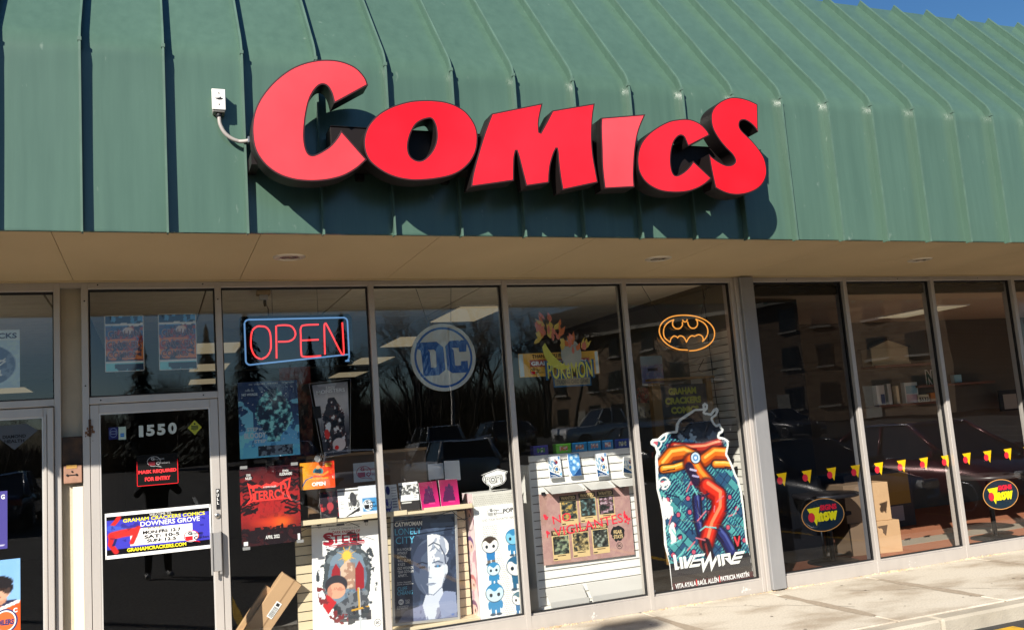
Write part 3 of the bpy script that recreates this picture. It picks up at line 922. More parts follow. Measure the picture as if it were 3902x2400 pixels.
# ------------------------------------------------------------------ the channel letter sign
FY = -2.055                       # letter faces
sign = thing('channel_letter_sign', 'large red letters with deep black sides spelling comics above the shopfront', 'sign', (3.2, -1.70, 3.6))
RETURN = mat('letter_return', (0.010, 0.007, 0.007), 0.5, 0, 0.22)
EDGE = mat('letter_trim_cap', (0.05, 0.012, 0.014), 0.4)
def face_mat(name, col):
    # sun-faded acrylic: pinker where it has bleached, redder where it has not
    pink = (col[0], min(1, col[1] * 1.5 + 0.008), min(1, col[2] * 1.45 + 0.010))
    m = mat(name, col, 0.28, 0, 0.5, nscale=1.1, second=pink, thresh=(0.38, 0.66))
    b = m.node_tree.nodes['Principled BSDF']
    b.inputs['Coat Weight'].default_value = 0.15
    b.inputs['Coat Roughness'].default_value = 0.10
    return m
LET = [
 # outline (x, z) on the face plane, holes, face colour
 ('C', [(2.186,4.0,1),(2.169,4.049),(2.124,4.103),(2.069,4.133),(2.003,4.149),(1.931,4.15),(1.864,4.14),(1.787,4.116),(1.71,4.077),(1.638,4.022),(1.567,3.949),(1.506,3.863),(1.467,3.777),(1.45,3.692),(1.448,3.62),(1.458,3.544),(1.487,3.479),(1.536,3.421),(1.602,3.377),(1.679,3.352),(1.758,3.344),(1.838,3.347),(1.92,3.361),(2.003,3.389),(2.083,3.438),(2.151,3.5,1),(1.995,3.686,1),(1.972,3.643),(1.925,3.584),(1.874,3.545),(1.83,3.52),(1.803,3.513),(1.782,3.526),(1.768,3.565),(1.763,3.621),(1.767,3.683),(1.779,3.768),(1.802,3.861),(1.832,3.926),(1.867,3.969),(1.898,3.981),(1.925,3.967),(1.945,3.928),(1.954,3.889),(1.959,3.859,1)], None, (0.90, 0.046, 0.056)),
 ('O', [(2.539,3.922),(2.467,3.911),(2.389,3.887),(2.313,3.853),(2.24,3.804),(2.18,3.738),(2.147,3.67),(2.136,3.608),(2.142,3.547),(2.167,3.492),(2.216,3.446),(2.282,3.407),(2.355,3.383),(2.438,3.373),(2.522,3.377),(2.613,3.39),(2.705,3.413),(2.781,3.45),(2.846,3.507),(2.893,3.582),(2.914,3.666),(2.912,3.744),(2.886,3.808),(2.839,3.865),(2.776,3.902),(2.703,3.922),(2.621,3.927)], [(2.583,3.799),(2.54,3.786),(2.493,3.754),(2.458,3.701),(2.437,3.646),(2.428,3.596),(2.433,3.552),(2.451,3.524),(2.486,3.508),(2.522,3.514),(2.56,3.544),(2.594,3.586),(2.618,3.637),(2.627,3.687),(2.625,3.742),(2.612,3.782),(2.599,3.797)], (0.90, 0.005, 0.012)),
 ('M', [(3.03,3.862,1),(3.416,3.961,1),(3.392,3.884),(3.376,3.823),(3.373,3.786),(3.373,3.751,1),(3.383,3.747,1),(3.436,3.829),(3.487,3.913,1),(3.826,3.988,1),(3.802,3.896),(3.783,3.776),(3.776,3.681),(3.777,3.587),(3.786,3.494),(3.795,3.405,1),(3.513,3.341,1),(3.504,3.437),(3.5,3.529),(3.5,3.607),(3.498,3.636,1),(3.491,3.636,1),(3.469,3.597),(3.441,3.526),(3.425,3.457),(3.416,3.39,1),(3.242,3.36,1),(3.219,3.481),(3.204,3.562),(3.193,3.606,1),(3.186,3.605,1),(3.173,3.56),(3.164,3.492),(3.155,3.395,1),(2.842,3.342,1),(2.862,3.431),(2.898,3.539),(2.938,3.648),(2.977,3.745)], None, (0.88, 0.005, 0.012)),
 ('I', [(3.868,3.884,1),(4.235,3.933,1),(4.201,3.875),(4.166,3.806),(4.139,3.729),(4.115,3.632),(4.099,3.54),(4.088,3.457),(4.086,3.38,1),(3.843,3.361,1),(3.839,3.457),(3.84,3.55),(3.847,3.652),(3.853,3.755),(3.858,3.825)], None, (0.88, 0.040, 0.050)),
 ('C', [(4.773,3.804,1),(4.753,3.84),(4.709,3.883),(4.648,3.91),(4.582,3.919),(4.513,3.911),(4.44,3.895),(4.37,3.865),(4.3,3.825),(4.235,3.777),(4.182,3.72),(4.151,3.664),(4.134,3.605),(4.129,3.551),(4.134,3.502),(4.158,3.449),(4.199,3.405),(4.26,3.372),(4.323,3.355),(4.397,3.35),(4.473,3.353),(4.551,3.366),(4.631,3.394),(4.693,3.428),(4.749,3.47,1),(4.603,3.597,1),(4.579,3.566),(4.541,3.53),(4.495,3.499),(4.45,3.48),(4.425,3.488),(4.412,3.521),(4.409,3.567),(4.414,3.618),(4.43,3.682),(4.453,3.734),(4.483,3.769),(4.514,3.787),(4.542,3.781),(4.557,3.752),(4.566,3.725),(4.574,3.708,1)], None, (0.89, 0.004, 0.010)),
 ('S', [(5.243,4.078,1),(5.161,4.106),(5.08,4.119),(4.998,4.115),(4.923,4.087),(4.86,4.046),(4.818,3.997),(4.801,3.941),(4.803,3.875),(4.823,3.822),(4.864,3.759),(4.911,3.707),(4.955,3.666),(4.977,3.629),(4.974,3.604),(4.944,3.582),(4.903,3.575),(4.86,3.585),(4.81,3.61),(4.778,3.631),(4.749,3.657,1),(4.751,3.588),(4.761,3.489),(4.774,3.398,1),(4.825,3.373),(4.893,3.353),(4.972,3.349),(5.064,3.365),(5.15,3.399),(5.211,3.447),(5.249,3.507),(5.26,3.57),(5.251,3.641),(5.218,3.702),(5.162,3.77),(5.105,3.822),(5.065,3.859),(5.051,3.894),(5.065,3.93),(5.103,3.942),(5.146,3.927),(5.188,3.894),(5.218,3.854,1)], None, (0.88, 0.003, 0.008)),
]
for k, (ch, out, hole, colr) in enumerate(LET):
    o_ = smooth_outline(out, 5)
    loops = [o_] + ([smooth_outline(hole, 5)] if hole else [])
    mb = MB()
    for lp in loops:
        mb.prism(lp, FY, FY + 0.150, 0, cap=False, smooth=False)
    v, t = filled(loops, FY + 0.150); mb.add(v, t)
    # trim cap: thin band round the face
    ins = [inset(loops[0], 0.010)] + [inset(h, -0.010) for h in loops[1:]]
    for lp, i_ in zip(loops, ins):
        n = len(lp)
        mb.add([(p[0], FY, p[1]) for p in lp] + [(p[0], FY - 0.001, p[1]) for p in i_], [(i, (i + 1) % n, n + (i + 1) % n, n + i) for i in range(n)], 1)
    le = mb.build('letter', [RETURN, EDGE], sign)
    le['label'] = 'red letter %s with black sides' % ch
    v, t = filled(ins, FY - 0.001)
    mb = MB(); mb.add(v, t)
    mb.build('letter_face', face_mat('red_acrylic_%d' % k, colr), le)
mb = MB()
mb.box(1.955, 5.34, -1.912, -1.745, 3.500, 3.757)
mb.box(1.955, 5.34, -1.920, -1.737, 3.757, 3.764)
mb.build('raceway', RETURN, sign, bevel=0.004)
for b_ in [(x, x + 0.05, -1.745, -1.694, 3.46, 3.80) for x in (2.15, 2.75, 3.35, 3.95, 4.55)] + [(1.45, 1.50, -1.93, -1.70, 3.48, 3.56), (1.51, 1.95, -1.87, -1.80, 3.51, 3.545)]:
    mb = MB(); mb.box(*b_); mb.build('bracket', RETURN, sign)

# electrical box with outlet and its conduit
jb = thing('outlet_box', 'white weatherproof outlet box with curved grey conduit left of the letter sign', 'outlet box', (1.283, -1.69, 3.945))
PLASTIC = mat('white_plastic', (0.72, 0.70, 0.66), 0.5)
mb = MB(); mb.box(1.243, 1.318, -1.765, -1.693, 3.868, 4.012); mb.build('box', mat('grey_box', (0.25, 0.24, 0.22), 0.5), jb, bevel=0.004)
mb = MB(); mb.box(1.238, 1.322, -1.774, -1.766, 3.880, 4.018); mb.build('cover_plate', PLASTIC, jb, bevel=0.003)
mb = MB()
v, t = filled([[(1.256, 3.957), (1.266, 3.950), (1.280, 3.946), (1.298, 3.948), (1.308, 3.957), (1.297, 3.958), (1.290, 3.968), (1.284, 3.960), (1.268, 3.957)]], -1.7755); mb.add(v, t)
for z in (3.915, 3.990): mb.lathe([(0.004, -1.7745), (0.004, -1.7765), (0, -1.7765)], 8, 0, 'y', (1.281, 0, z))
mb.build('flip_cover', BLACK, jb)
mb = MB(); mb.lathe([(0.017, 3.868), (0.020, 3.86), (0.018, 3.838), (0.012, 3.834)], 14, 0, 'z', (1.281, -1.735, 0)); mb.build('connector', BLACK, jb)
CONDUIT = mat('conduit_plastic', (0.33, 0.30, 0.28), 0.5)
mb = MB()
cp = smooth_outline([(1.281, 3.840, 1), (1.287, 3.79), (1.315, 3.735), (1.365, 3.697), (1.43, 3.683), (1.490, 3.690, 1)], 8)
mb.tube([(x, -1.742 - 0.06 * max(0, (x - 1.40)) / 0.1, z) for x, z in cp], 0.0125, 10); mb.build('conduit', CONDUIT, jb)
mb = MB(); mb.box(1.448, 1.470, -1.80, -1.745, 3.664, 3.706); mb.build('clamp', mat('zinc', (0.5, 0.5, 0.5), 0.3, 0.9), jb, bevel=0.003)

# ------------------------------------------------------------------ neon signs
def rounded(x0, z0, x1, z1, r, n=6):
    o = []
    for cx, cz, a in ((x1 - r, z1 - r, 0), (x0 + r, z1 - r, 90), (x0 + r, z0 + r, 180), (x1 - r, z0 + r, 270)):
        for k in range(n + 1):
            t = math.radians(a + 90 * k / n); o.append((cx + r * math.cos(t), cz + r * math.sin(t)))
    return o
ns = thing('neon_sign', 'lit neon open sign, red letters in a blue border on a dark backing', 'neon sign', (2.0, 0.17, 2.61))
NB = glass_mat('smoked_acrylic', (0.16, 0.19, 0.24), 0.04)
mb = MB(); mb.prism(rounded(1.530, 2.392, 2.468, 2.832, 0.03), 0.185, 0.190); mb.build('backing', NB, ns)
NRED = emit_mat('neon_red', (1.0, 0.045, 0.045), 0.95)
NBLUE = emit_mat('neon_blue', (0.22, 0.48, 0.92), 0.34)
mb = MB()
bd = rounded(1.567, 2.424, 2.425, 2.800, 0.035)
k0 = 21
bd = bd[k0:] + bd[:k0]
mb.tube([(x, 0.160, z) for x, z in bd], 0.0068, 8); mb.tube([bd and (bd[-1][0], .16, bd[-1][1]), (2.425, 0.16, 2.48)], 0.0068, 8)
mb.tube([(2.425, 0.16, 2.424), (bd[0][0], .16, bd[0][1])], 0.0068, 8)
mb.build('border_tube', NBLUE, ns)
def W3(pts, y=0.158): return [(x, y, z) for x, z in pts]
def zl(*pts): return list(pts)
def tubes(parent, name, m, paths, r, y):
    mb = MB()
    for pth in paths:
        q = smooth_outline([p for p in pth], 6)
        # smooth_outline closes the loop: keep only the run from first to last point
        last = (pth[-1][0], pth[-1][1])
        idx = min(range(len(q)), key=lambda i: abs(q[i][0] - last[0]) + abs(q[i][1] - last[1]) + (0 if i > len(q) // 3 else 5))
        mb.tube([(a, y, b) for a, b in q[:idx + 1]], r, 8)
    return mb.build(name, m, parent)
OP = [[(1.686,2.467,1),(1.641,2.497),(1.614,2.566),(1.615,2.648),(1.629,2.708),(1.664,2.74),(1.699,2.743),(1.743,2.731),(1.77,2.684),(1.774,2.602),(1.768,2.541),(1.738,2.491),(1.693,2.467,1)],[(1.815,2.469,1),(1.822,2.744,1),(1.898,2.747),(1.952,2.732),(1.979,2.678),(1.963,2.632),(1.917,2.609),(1.832,2.608,1)],[(2.177,2.745,1),(2.054,2.742),(2.025,2.718),(2.022,2.656),(2.02,2.511),(2.042,2.474),(2.185,2.476,1)],[(2.028,2.613,1),(2.171,2.615,1)],[(2.218,2.486,1),(2.224,2.723),(2.234,2.748),(2.249,2.733),(2.352,2.504),(2.367,2.485),(2.38,2.503),(2.38,2.758,1)]]
for lt in ((0,), (1,), (2, 3), (4,)):
    tubes(ns, 'letter_tube', NRED, [OP[k] for k in lt], 0.0068, 0.158)
mb = MB()
for x in (1.80, 2.18):
    for k in range(14):
        z = 2.84 + k * 0.016
        mb.tube([(x - 0.004, 0.187, z), (x + 0.004, 0.187, z + 0.008), (x - 0.002, 0.187, z + 0.016)], 0.0018, 5)
mb.build('hanging_chain', BLACK, ns)
mb = MB(); mb.tube([(1.755, 0.30, 2.985), (1.76, 0.28, 2.95), (1.772, 0.24, 2.90), (1.768, 0.2, 2.85), (1.765, 0.192, 2.82)], 0.004, 6)
mb.lathe([(0.012, 2.985), (0.014, 2.96), (0.008, 2.93)], 10, 0, 'z', (1.754, 0.30, 0)); mb.build('power_cord', BLACK, ns)
oc = thing('ceiling_outlet', 'tan ceiling outlet with a plug above the open neon sign', 'outlet', (1.745, 0.30, 3.03))
mb = MB(); mb.box(1.69, 1.80, 0.25, 0.36, 3.03, 3.071); mb.build('box', mat('outlet_tan', (0.45, 0.32, 0.17), 0.6), oc, bevel=0.004)
mb = MB(); mb.box(1.71, 1.78, 0.27, 0.34, 2.99, 3.029); mb.build('socket', PLASTIC, oc, bevel=0.004)

bs = thing('neon_sign', 'orange neon bat emblem in an oval on clear plastic in the fourth window', 'neon sign', (5.865, 0.2, 2.46))
NOR = emit_mat('neon_orange', (1.0, 0.38, 0.06), 0.62)
ov = [[(5.849,2.398,1),(5.73,2.412),(5.622,2.461),(5.558,2.53),(5.541,2.604),(5.58,2.679),(5.681,2.735),(5.832,2.752),(5.982,2.736),(6.1,2.691),(6.172,2.624),(6.186,2.548),(6.147,2.475),(6.06,2.422),(5.956,2.394),(5.865,2.389,1)]]
tubes(bs, 'oval_tube', NOR, ov, 0.0062, 0.2)
bt = [[(5.721,2.71,1),(5.655,2.684),(5.605,2.639),(5.587,2.578),(5.599,2.527),(5.653,2.483,1),(5.664,2.515),(5.702,2.544),(5.739,2.534,1)],[(5.742,2.522,1),(5.766,2.542),(5.801,2.539),(5.829,2.512),(5.842,2.478,1),(5.869,2.514),(5.908,2.54),(5.95,2.533,1)],[(5.958,2.54,1),(5.996,2.549),(6.03,2.535),(6.044,2.503),(6.032,2.478,1),(6.079,2.517),(6.107,2.569),(6.102,2.626),(6.061,2.674),(5.979,2.71,1)],[(5.979,2.71,1),(5.995,2.681),(5.988,2.641),(5.953,2.617),(5.913,2.621),(5.888,2.646),(5.879,2.684,1)],[(5.878,2.708,1),(5.868,2.688),(5.846,2.684),(5.83,2.69),(5.823,2.707,1)],[(5.817,2.683,1),(5.813,2.648),(5.779,2.619),(5.736,2.619),(5.704,2.646),(5.704,2.683),(5.721,2.71,1)]]
tubes(bs, 'emblem_tube', NOR, bt, 0.0062, 0.2)
mb = MB(); mb.prism([(5.80 + 0.305 * math.cos(t * math.pi / 24), 2.455 + 0.195 * math.sin(t * math.pi / 24)) for t in range(48)], 0.235, 0.240); mb.build('backing', glass_mat('clear_acrylic', (0.80, 0.82, 0.82), 0.06), bs)
mb = MB()
for x, x2, y2 in ((5.66, 5.45, 0.30), (6.02, 6.23, 0.30)): mb.tube([(x, 0.238, 2.63), (x2, y2, 3.07)], 0.003, 5)
mb.tube([(6.05, 0.24, 2.30), (6.15, 0.5, 2.22), (6.30, 0.7, 2.2), (6.44, 0.6, 2.22)], 0.005, 6)
mb.tube([(6.27, 0.45, 3.07), (6.28, 0.45, 2.4), (6.29, 0.45, 2.0), (6.31, 0.45, 1.6)], 0.005, 6); mb.box(6.29, 6.33, 0.43, 0.47, 1.50, 1.60)
mb.build('hanging_wire', BLACK, bs)

# ------------------------------------------------------------------ door signs and decals
DW = 0.0235
def centre(a, b): return ((a[0] + b[0]) / 2, (a[1] + b[1]) / 2, abs(a[0] - b[0]), abs(a[1] - b[1]))
# transom posters (two alike)
def art_transom(seed):
    a = Art(44, 64, (28, 40, 60))
    n1 = a.noise(seed, 5, 8); n2 = a.noise(seed + 1, 9, 12)
    a.put((a.v < 0.22) * 1.0, (60, 110, 150)); a.put(((a.v < 0.15 + 0.08 * n1) & (n2 > 0.42)) * 0.9, (16, 24, 40)); a.put((np.abs(a.v - 0.145 - 0.04 * n1) < 0.02) * 0.9, (210, 235, 245))
    a.put(((a.v > 0.20) & (a.v < 0.80)) * 1.0, (52, 44, 62))
    a.put(((a.v > 0.20) & (a.v < 0.80) & (n2 > 0.52)) * 0.8, (150, 52, 40)); a.put(((a.v > 0.42) & (a.v < 0.78) & (n1 > 0.5)) * 0.8, (200, 110, 60))
    a.put(((a.v > 0.2) & (a.v < 0.45) & (n1 < 0.42)) * 0.7, (40, 80, 130)); a.ell(0.6, 0.28, 0.14, 0.07, (230, 190, 175), a=0.7)
    a.put((a.v > 0.83) * 1.0, (96, 158, 196)); a.put(((a.v > 0.87) & (a.u > 0.25) & (n1 > 0.5 - 0.2 * a.u)) * 0.9, (24, 32, 48)); a.put(((a.v > 0.82) & (a.v < 0.845)) * 1.0, (225, 240, 250))
    return a
for k, (a, b, lab) in enumerate((((0.511,2.845),(0.792,2.404)) + ('comic poster in blue and orange, left of the pair above the door',), ((0.9,2.85),(1.184,2.401)) + ('comic poster in blue and orange, right of the pair above the door',))):
    x, z, w, h = centre(a, b)
    o = sheet('poster', lab, 'poster', x, z, w, h, 0.08, brighten(art_transom(11), 2.3), 'posters above the door')
    letters(o, w, h, [('GRAHAM', .5, .33, .84, .13, {'bold': .02}), ('CRACKERS', .5, .52, .9, .13, {'bold': .02}), ('COMICS', .42, .70, .72, .13, {'bold': .02})], mat('poster_lettering_light', lin((168, 146, 158)), 0.5))
    letters(o, w, h, [('GRAHAM', .5, .335, .80, .10, {'bold': .0}), ('CRACKERS', .5, .525, .86, .10, {'bold': .0}), ('COMICS', .42, .705, .68, .10, {'bold': .0})], mat('poster_lettering_rust', lin((118, 48, 54)), 0.5), y=-0.003)
    flat(o, w, h, [[(0, 0), (1, 0), (1, .012), (0, .012)], [(0, .988), (1, .988), (1, 1), (0, 1)], [(0, 0), (.018, 0), (.018, 1), (0, 1)], [(.982, 0), (1, 0), (1, 1), (.982, 1)]], WHITE, 'border')
em = thing('wall_unit', 'beige box with a tan block on top, hanging behind the glass above the door', 'wall unit', (0.95, 1.6, 2.9))
mb = MB(); x, z, w, h = centre((0.636,3.219), (0.985,3.091)); mb.box(x - w / 2, x + w / 2, 1.6, 1.72, z - h / 2, z + h / 2); mb.build('body', mat('beige_unit', (0.42, 0.36, 0.26), 0.7), em)
mb = MB(); x, z2, w2, h2 = centre((0.71,3.271), (0.913,3.217)); mb.box(x - w2 / 2, x + w2 / 2, 1.61, 1.7, z + h / 2 + 0.001, 3.071); mb.build('mount', mat('tan_block', (0.42, 0.25, 0.10), 0.7), em)

DEC = mat('pale_vinyl', (0.55, 0.62, 0.58), 0.5)
# street number
x, z, w, h = centre((0.742,1.984), (1.016,1.889))
o = thing('street_number', 'pale street number 1550 stuck on the door glass', 'street number', (x, DW, z - 0.0))
letters(o, w, h, [('1', .06, .55, .115, .92, {'bold': .05}), ('5', .305, .52, .22, .92, {'bold': .05}), ('5', .59, .50, .22, .92, {'bold': .05}), ('0', .885, .46, .23, .94, {'bold': .05})], DEC, 'digits')
# payment stickers
x, z, w, h = centre((0.53,1.976), (0.596,1.884))
a = Art(24, 28, (16, 20, 84)); a.ell(.5, .45, .42, .40, (120, 140, 170)); a.ell(.5, .45, .37, .35, (18, 22, 88)); a.rect(.2, .33, .8, .57, (130, 150, 180)); a.rect(.24, .37, .76, .53, (22, 26, 92))
sheet('sticker', 'dark blue square sticker with a round emblem on the door glass', 'sticker', x, z, w, h, DW, a)
x, z, w, h = centre((0.599,1.976), (0.651,1.878))
a = Art(20, 32, (176, 200, 188)); a.rect(.25, .5, .78, .78, (48, 116, 190)); a.rect(.3, .6, .72, .66, (110, 160, 210))
sheet('sticker', 'white card sticker with a small blue square on the door glass', 'sticker', x, z, w, h, DW, a)
x, z, w, h = centre((1.097,1.993), (1.201,1.876))
d_ = tag(link('sticker', MB().add([(0, 0, h / 2), (-w / 2, 0, 0), (0, 0, -h / 2), (w / 2, 0, 0)], [(0, 1, 2, 3)]).mesh('sticker', mat('yellow_green_vinyl', lin((168, 172, 40)), 0.5)), None, (x, DW, z)), 'yellow diamond sticker with small print on the door glass', 'sticker')
flat(d_, w, h, [ring(.5, .25, .07, .07, 12), [(.25, .37), (.75, .37), (.75, .43), (.25, .43)], [(.25, .46), (.75, .46), (.75, .53), (.25, .53)], [(.25, .56), (.75, .56), (.75, .62), (.25, .62)], [(.38, .68), (.62, .68), (.62, .71), (.38, .71)]], mat('dark_olive_ink', (0.06, 0.07, 0.01), 0.6), 'small_print')

def bubble_logo(parent, W, H, x0, y0, x1, y1, line, fill, g, yy=-0.002):
    """speech bubble with two stacked words and a small block, in fractions of the sheet"""
    fx = lambda u: x0 + (x1 - x0) * u
    fy = lambda v: y0 + (y1 - y0) * v
    out = [(fx(.30 + .30 * math.cos(t)), fy(.45 + .43 * math.sin(t))) for t in [math.radians(75 + 340 * k / 40) for k in range(41)]] + [(fx(.66), fy(1.0))]
    inn = [(fx(.30 + .272 * math.cos(t)), fy(.45 + .395 * math.sin(t))) for t in [math.radians(75 + 340 * k / 40) for k in range(41)]] + [(fx(.635), fy(.95))]
    cv = lambda L_: [((p[0] - .5) * W, (.5 - p[1]) * H) for p in L_]
    mb = MB(); v, t = filled([cv(out), cv(inn)], yy); mb.add(v, t)
    link('logo_bubble', mb.mesh('logo_bubble', line), parent)
    flat(parent, W, H, [[(fx(.05), fy(.45)), (fx(.35), fy(.45)), (fx(.35), fy(.78)), (fx(.08), fy(.78))]], fill, 'logo_block', yy - .0004)
    letters(parent, W, H, [('G', fx(.25), fy(.23), (x1 - x0) * .16, (y1 - y0) * .27, {'bold': .05}), ('C', fx(.47), fy(.62), (x1 - x0) * .15, (y1 - y0) * .27, {'bold': .05}), ('raham', fx(.55), fy(.26), (x1 - x0) * .40, (y1 - y0) * .2), ('rackers', fx(.79), fy(.60), (x1 - x0) * .42, (y1 - y0) * .2)], g, 'logo_lettering', yy - .0008)

# mask notice
x, z, w, h = centre((0.722,1.75), (1.018,1.515))
mk = tag(link('notice', MB().add([(-w / 2, 0, -h / 2), (w / 2, 0, -h / 2), (w / 2, 0, h / 2), (-w / 2, 0, h / 2)], [(0, 1, 2, 3)]).mesh('notice', mat('dark_notice', (0.003, 0.003, 0.003), 0.6, 0, 0.15)), None, (x, DW, z)), 'small black mask required notice with red letters on the door', 'notice')
flat(mk, w, h, [[(0, .2), (.014, .2), (.014, 1), (0, 1)], [(.986, .2), (1, .2), (1, 1), (.986, 1)], [(0, .982), (1, .982), (1, 1), (0, 1)]], RED_INK, 'border')
HOTRED = mat('bright_red_ink', lin((250, 50, 55)), 0.5)
letters(mk, w, h, [('MASK REQUIRED', .5, .56, .92, .13, {'bold': .04}), ('FOR ENTRY', .5, .79, .62, .13, {'bold': .04})], HOTRED)
GREYINK = mat('grey_ink', (0.36, 0.36, 0.36), 0.5)
bubble_logo(mk, w, h, .25, .06, .80, .44, GREYINK, mat('dark_red_ink', lin((120, 20, 35)), 0.5), GREYINK)
# pull plate
x, z, w, h = centre((1.29,1.446), (1.318,1.29))
pl = tag(link('pull_plate', MB().add([(-w / 2, 0, -h / 2), (w / 2, 0, -h / 2), (w / 2, 0, h / 2), (-w / 2, 0, h / 2)], [(0, 1, 2, 3)]).mesh('pull_plate', BLACK), None, (x, -0.003, z)), 'small black pull plate on the door stile above the lock', 'sign')
letters(pl, w, h, [('P', .5, .12, .55, .15, {'bold': .02}), ('U', .5, .31, .55, .15, {'bold': .02}), ('L', .5, .50, .5, .15, {'bold': .02}), ('L', .5, .69, .5, .15, {'bold': .02})], INK_WHITE)

# opening hours sign
x, z, w, h = centre((0.497,1.333), (1.249,0.981))
w = 0.742; h = 0.285
x = 0.8715; z = 1.166
a = Art(150, 66, (62, 60, 178))
n1 = a.noise(5, 6, 3); n2 = a.noise(6, 16, 8)
a.put((a.v < 0.10) * 1., (12, 10, 16)); a.put((a.v > 0.86) * 1., (12, 10, 16))
a.put(((a.v > .12) & (a.v < .83) & (a.u > .78) & (n1 > .5)) * .8, (40, 38, 130))
a.rect(.225, .38, .825, .805, (250, 248, 244)); a.put(((a.u > .22) & (a.u < .30) & (a.v > .37) & (a.v < .5)) * 1., (62, 60, 178))
# abstract red and blue brush burst on the left side
for pts, wd, cl in (([(.04, .30), (.10, .12), (.12, .04)], .022, (196, 44, 40)), ([(.04, .3), (.16, .38), (.27, .42)], .035, (64, 84, 190)), ([(.30, .35), (.27, .55), (.24, .72)], .024, (200, 46, 42)), ([(.06, .50), (.15, .46), (.26, .44)], .045, (204, 48, 44)), ([(.05, .52), (.04, .72), (.09, .92)], .026, (196, 40, 40)), ([(.09, .6), (.07, .74)], .012, (30, 36, 90))):
    a.seg(pts, wd, cl, 1, .45)
a.put((n2 > .66) * ((a.u < .32) & (a.v > .2) & (a.v < .9)) * .35, (30, 20, 60))
hs = sheet('hours_sign', 'wide blue opening hours sign with white panel across the lower door glass', 'sign', x, z, w, h, DW, a, m=GLOSSPRINT)
flat(hs, w, h, [[(0, -.09), (1, -.09), (1, .0), (0, .0)], [(0, 1), (1, 1), (1, 1.09), (0, 1.09)], [(-.008, -.09), (.004, -.09), (.004, 1.09), (-.008, 1.09)], [(.994, -.09), (1.008, -.09), (1.008, 1.09), (.994, 1.09)]], WHITE, 'border')
YINK = mat('yellow_ink', lin((240, 230, 40)), 0.5)
letters(hs, w, h, [('GRAHAM CRACKERS COMICS', .555, .135, .79, .095, {'bold': .02}), ('GRAHAMCRACKERS.COM', .475, .905, .565, .095, {'bold': .03})], YINK)
letters(hs, w, h, [('WELCOME TO..', .52, .045, .22, .065), ('DOWNERS GROVE', .61, .268, .575, .125, {'bold': .02})], INK_WHITE)
letters(hs, w, h, [('STORE HOURS', .435, .385, .19, .07, {'shear': .3})], mat('olive_ink', (.25, .22, .02), .5))
letters(hs, w, h, [('MON-FRI: 12-7', .525, .495, .365, .092, {'bold': .035}), ('SAT: 10-5', .525, .610, .34, .092, {'bold': .035}), ('SUN: 12-5', .52, .720, .28, .088, {'bold': .035})], BLACK, y=-0.0025)
mb = MB(); v, t = filled([[((p[0] - .5) * w, (.5 - p[1]) * h) for p in ring(.81, .72, .075, .15)]], -.0012); mb.add(v, t); link('logo_bubble', mb.mesh('logo_bubble', WHITE), hs)
bubble_logo(hs, w, h, .735, .56, .985, .90, RED_INK, RED_INK, BLACK, -.0024)

# left shop: posters and decals
x1 = -0.073
a = Art(60, 70, (150, 172, 186)); a.ell(.58, .60, .36, .34, (62, 78, 110)); n1 = a.noise(3, 12, 12); a.put((n1 > .6) * .25, (190, 205, 212)); a.put((a.v < .18) * 1., (172, 192, 202))
a.seg([(.62, .38), (.66, .52), (.80, .54), (.70, .63), (.74, .78), (.60, .68), (.46, .76), (.52, .6)], .012, (215, 225, 232), 1, 1.1); a.seg([(.5, .62), (.7, .56), (.8, .5)], .010, (215, 225, 232))
o = sheet('poster', 'pale poster with dark lettering and a dark blue disc in the left shop transom', 'poster', x1 - 0.24, 2.535, 0.48, 0.435, 0.08, brighten(a, 1.7))
letters(o, .48, .435, [('UCKS', .78, .10, .36, .095, {'bold': .03})], mat('navy_ink', (0.03, 0.04, 0.09), 0.5))
dp = [(-0.193,2.036),(-0.027,2.043),(0.051,1.989),(-0.104,1.856),(-0.257,1.995)]
cx = dp[3][0]; cz = 1.93
dd = tag(link('decal', MB().add([(p[0] - cx, 0, p[1] - cz) for p in dp], [(0, 4, 3, 2, 1)]).mesh('decal', mat('slate_vinyl', (0.075, 0.085, 0.10), 0.5)), None, (cx, DW, cz)), 'dark grey gem shaped decal on the left shop door glass', 'decal')
letters(dd, .36, .2, [('DIAMOND', .5, .38, .42, .12, {'bold': .03}), ('HEALTH', .5, .55, .36, .12, {'bold': .03})], BLACK)
a = Art(30, 50, (66, 60, 132)); a.rect(.0, .92, .95, .95, (190, 190, 210))
o = sheet('poster', 'purple poster cut off by the left edge of the photo', 'poster', -0.15 - 0.2, 1.36, 0.4, 0.41, DW, a); letters(o, .4, .41, [('G', .93, .10, .06, .08, {'bold': .03})], INK_WHITE)
a = Art(60, 84, (112, 160, 210)); n1 = a.noise(9, 5, 6); a.put(n1 * .5, (150, 190, 225))
a.v = a.v / .58; a.put(((a.v > .70 - .06 * (a.u > .5))) * 1., (214, 84, 36)); a.put(((a.v > .62) & (a.v < .70) & (a.u < .95)) * 1., (44, 46, 74)); a.seg([(.55, .66), (.78, .735), (.97, .65)], .022, (236, 236, 236))
a.ell(.74, .60, .11, .08, (178, 132, 108)); a.ell(.735, .47, .155, .155, (206, 164, 140)); a.ell(.72, .34, .20, .11, (34, 31, 34)); a.ell(.86, .42, .06, .10, (34, 31, 34)); a.put(((np.hypot((a.u - .735) / .155, (a.v - .47) / .155) < 1) & (n1 > .55)) * .25, (168, 122, 100))
for ex in (.67, .80): a.ell(ex, .455, .028, .011, (40, 30, 30)); a.seg([(ex - .035, .432), (ex + .035, .43)], .009, (50, 36, 32))
a.seg([(.735, .46), (.72, .52), (.745, .525)], .008, (160, 112, 92)); a.seg([(.685, .565), (.785, .565)], .010, (150, 86, 78)); a.ell(.66, .33, .10, .018, (150, 160, 172), soft=.4)
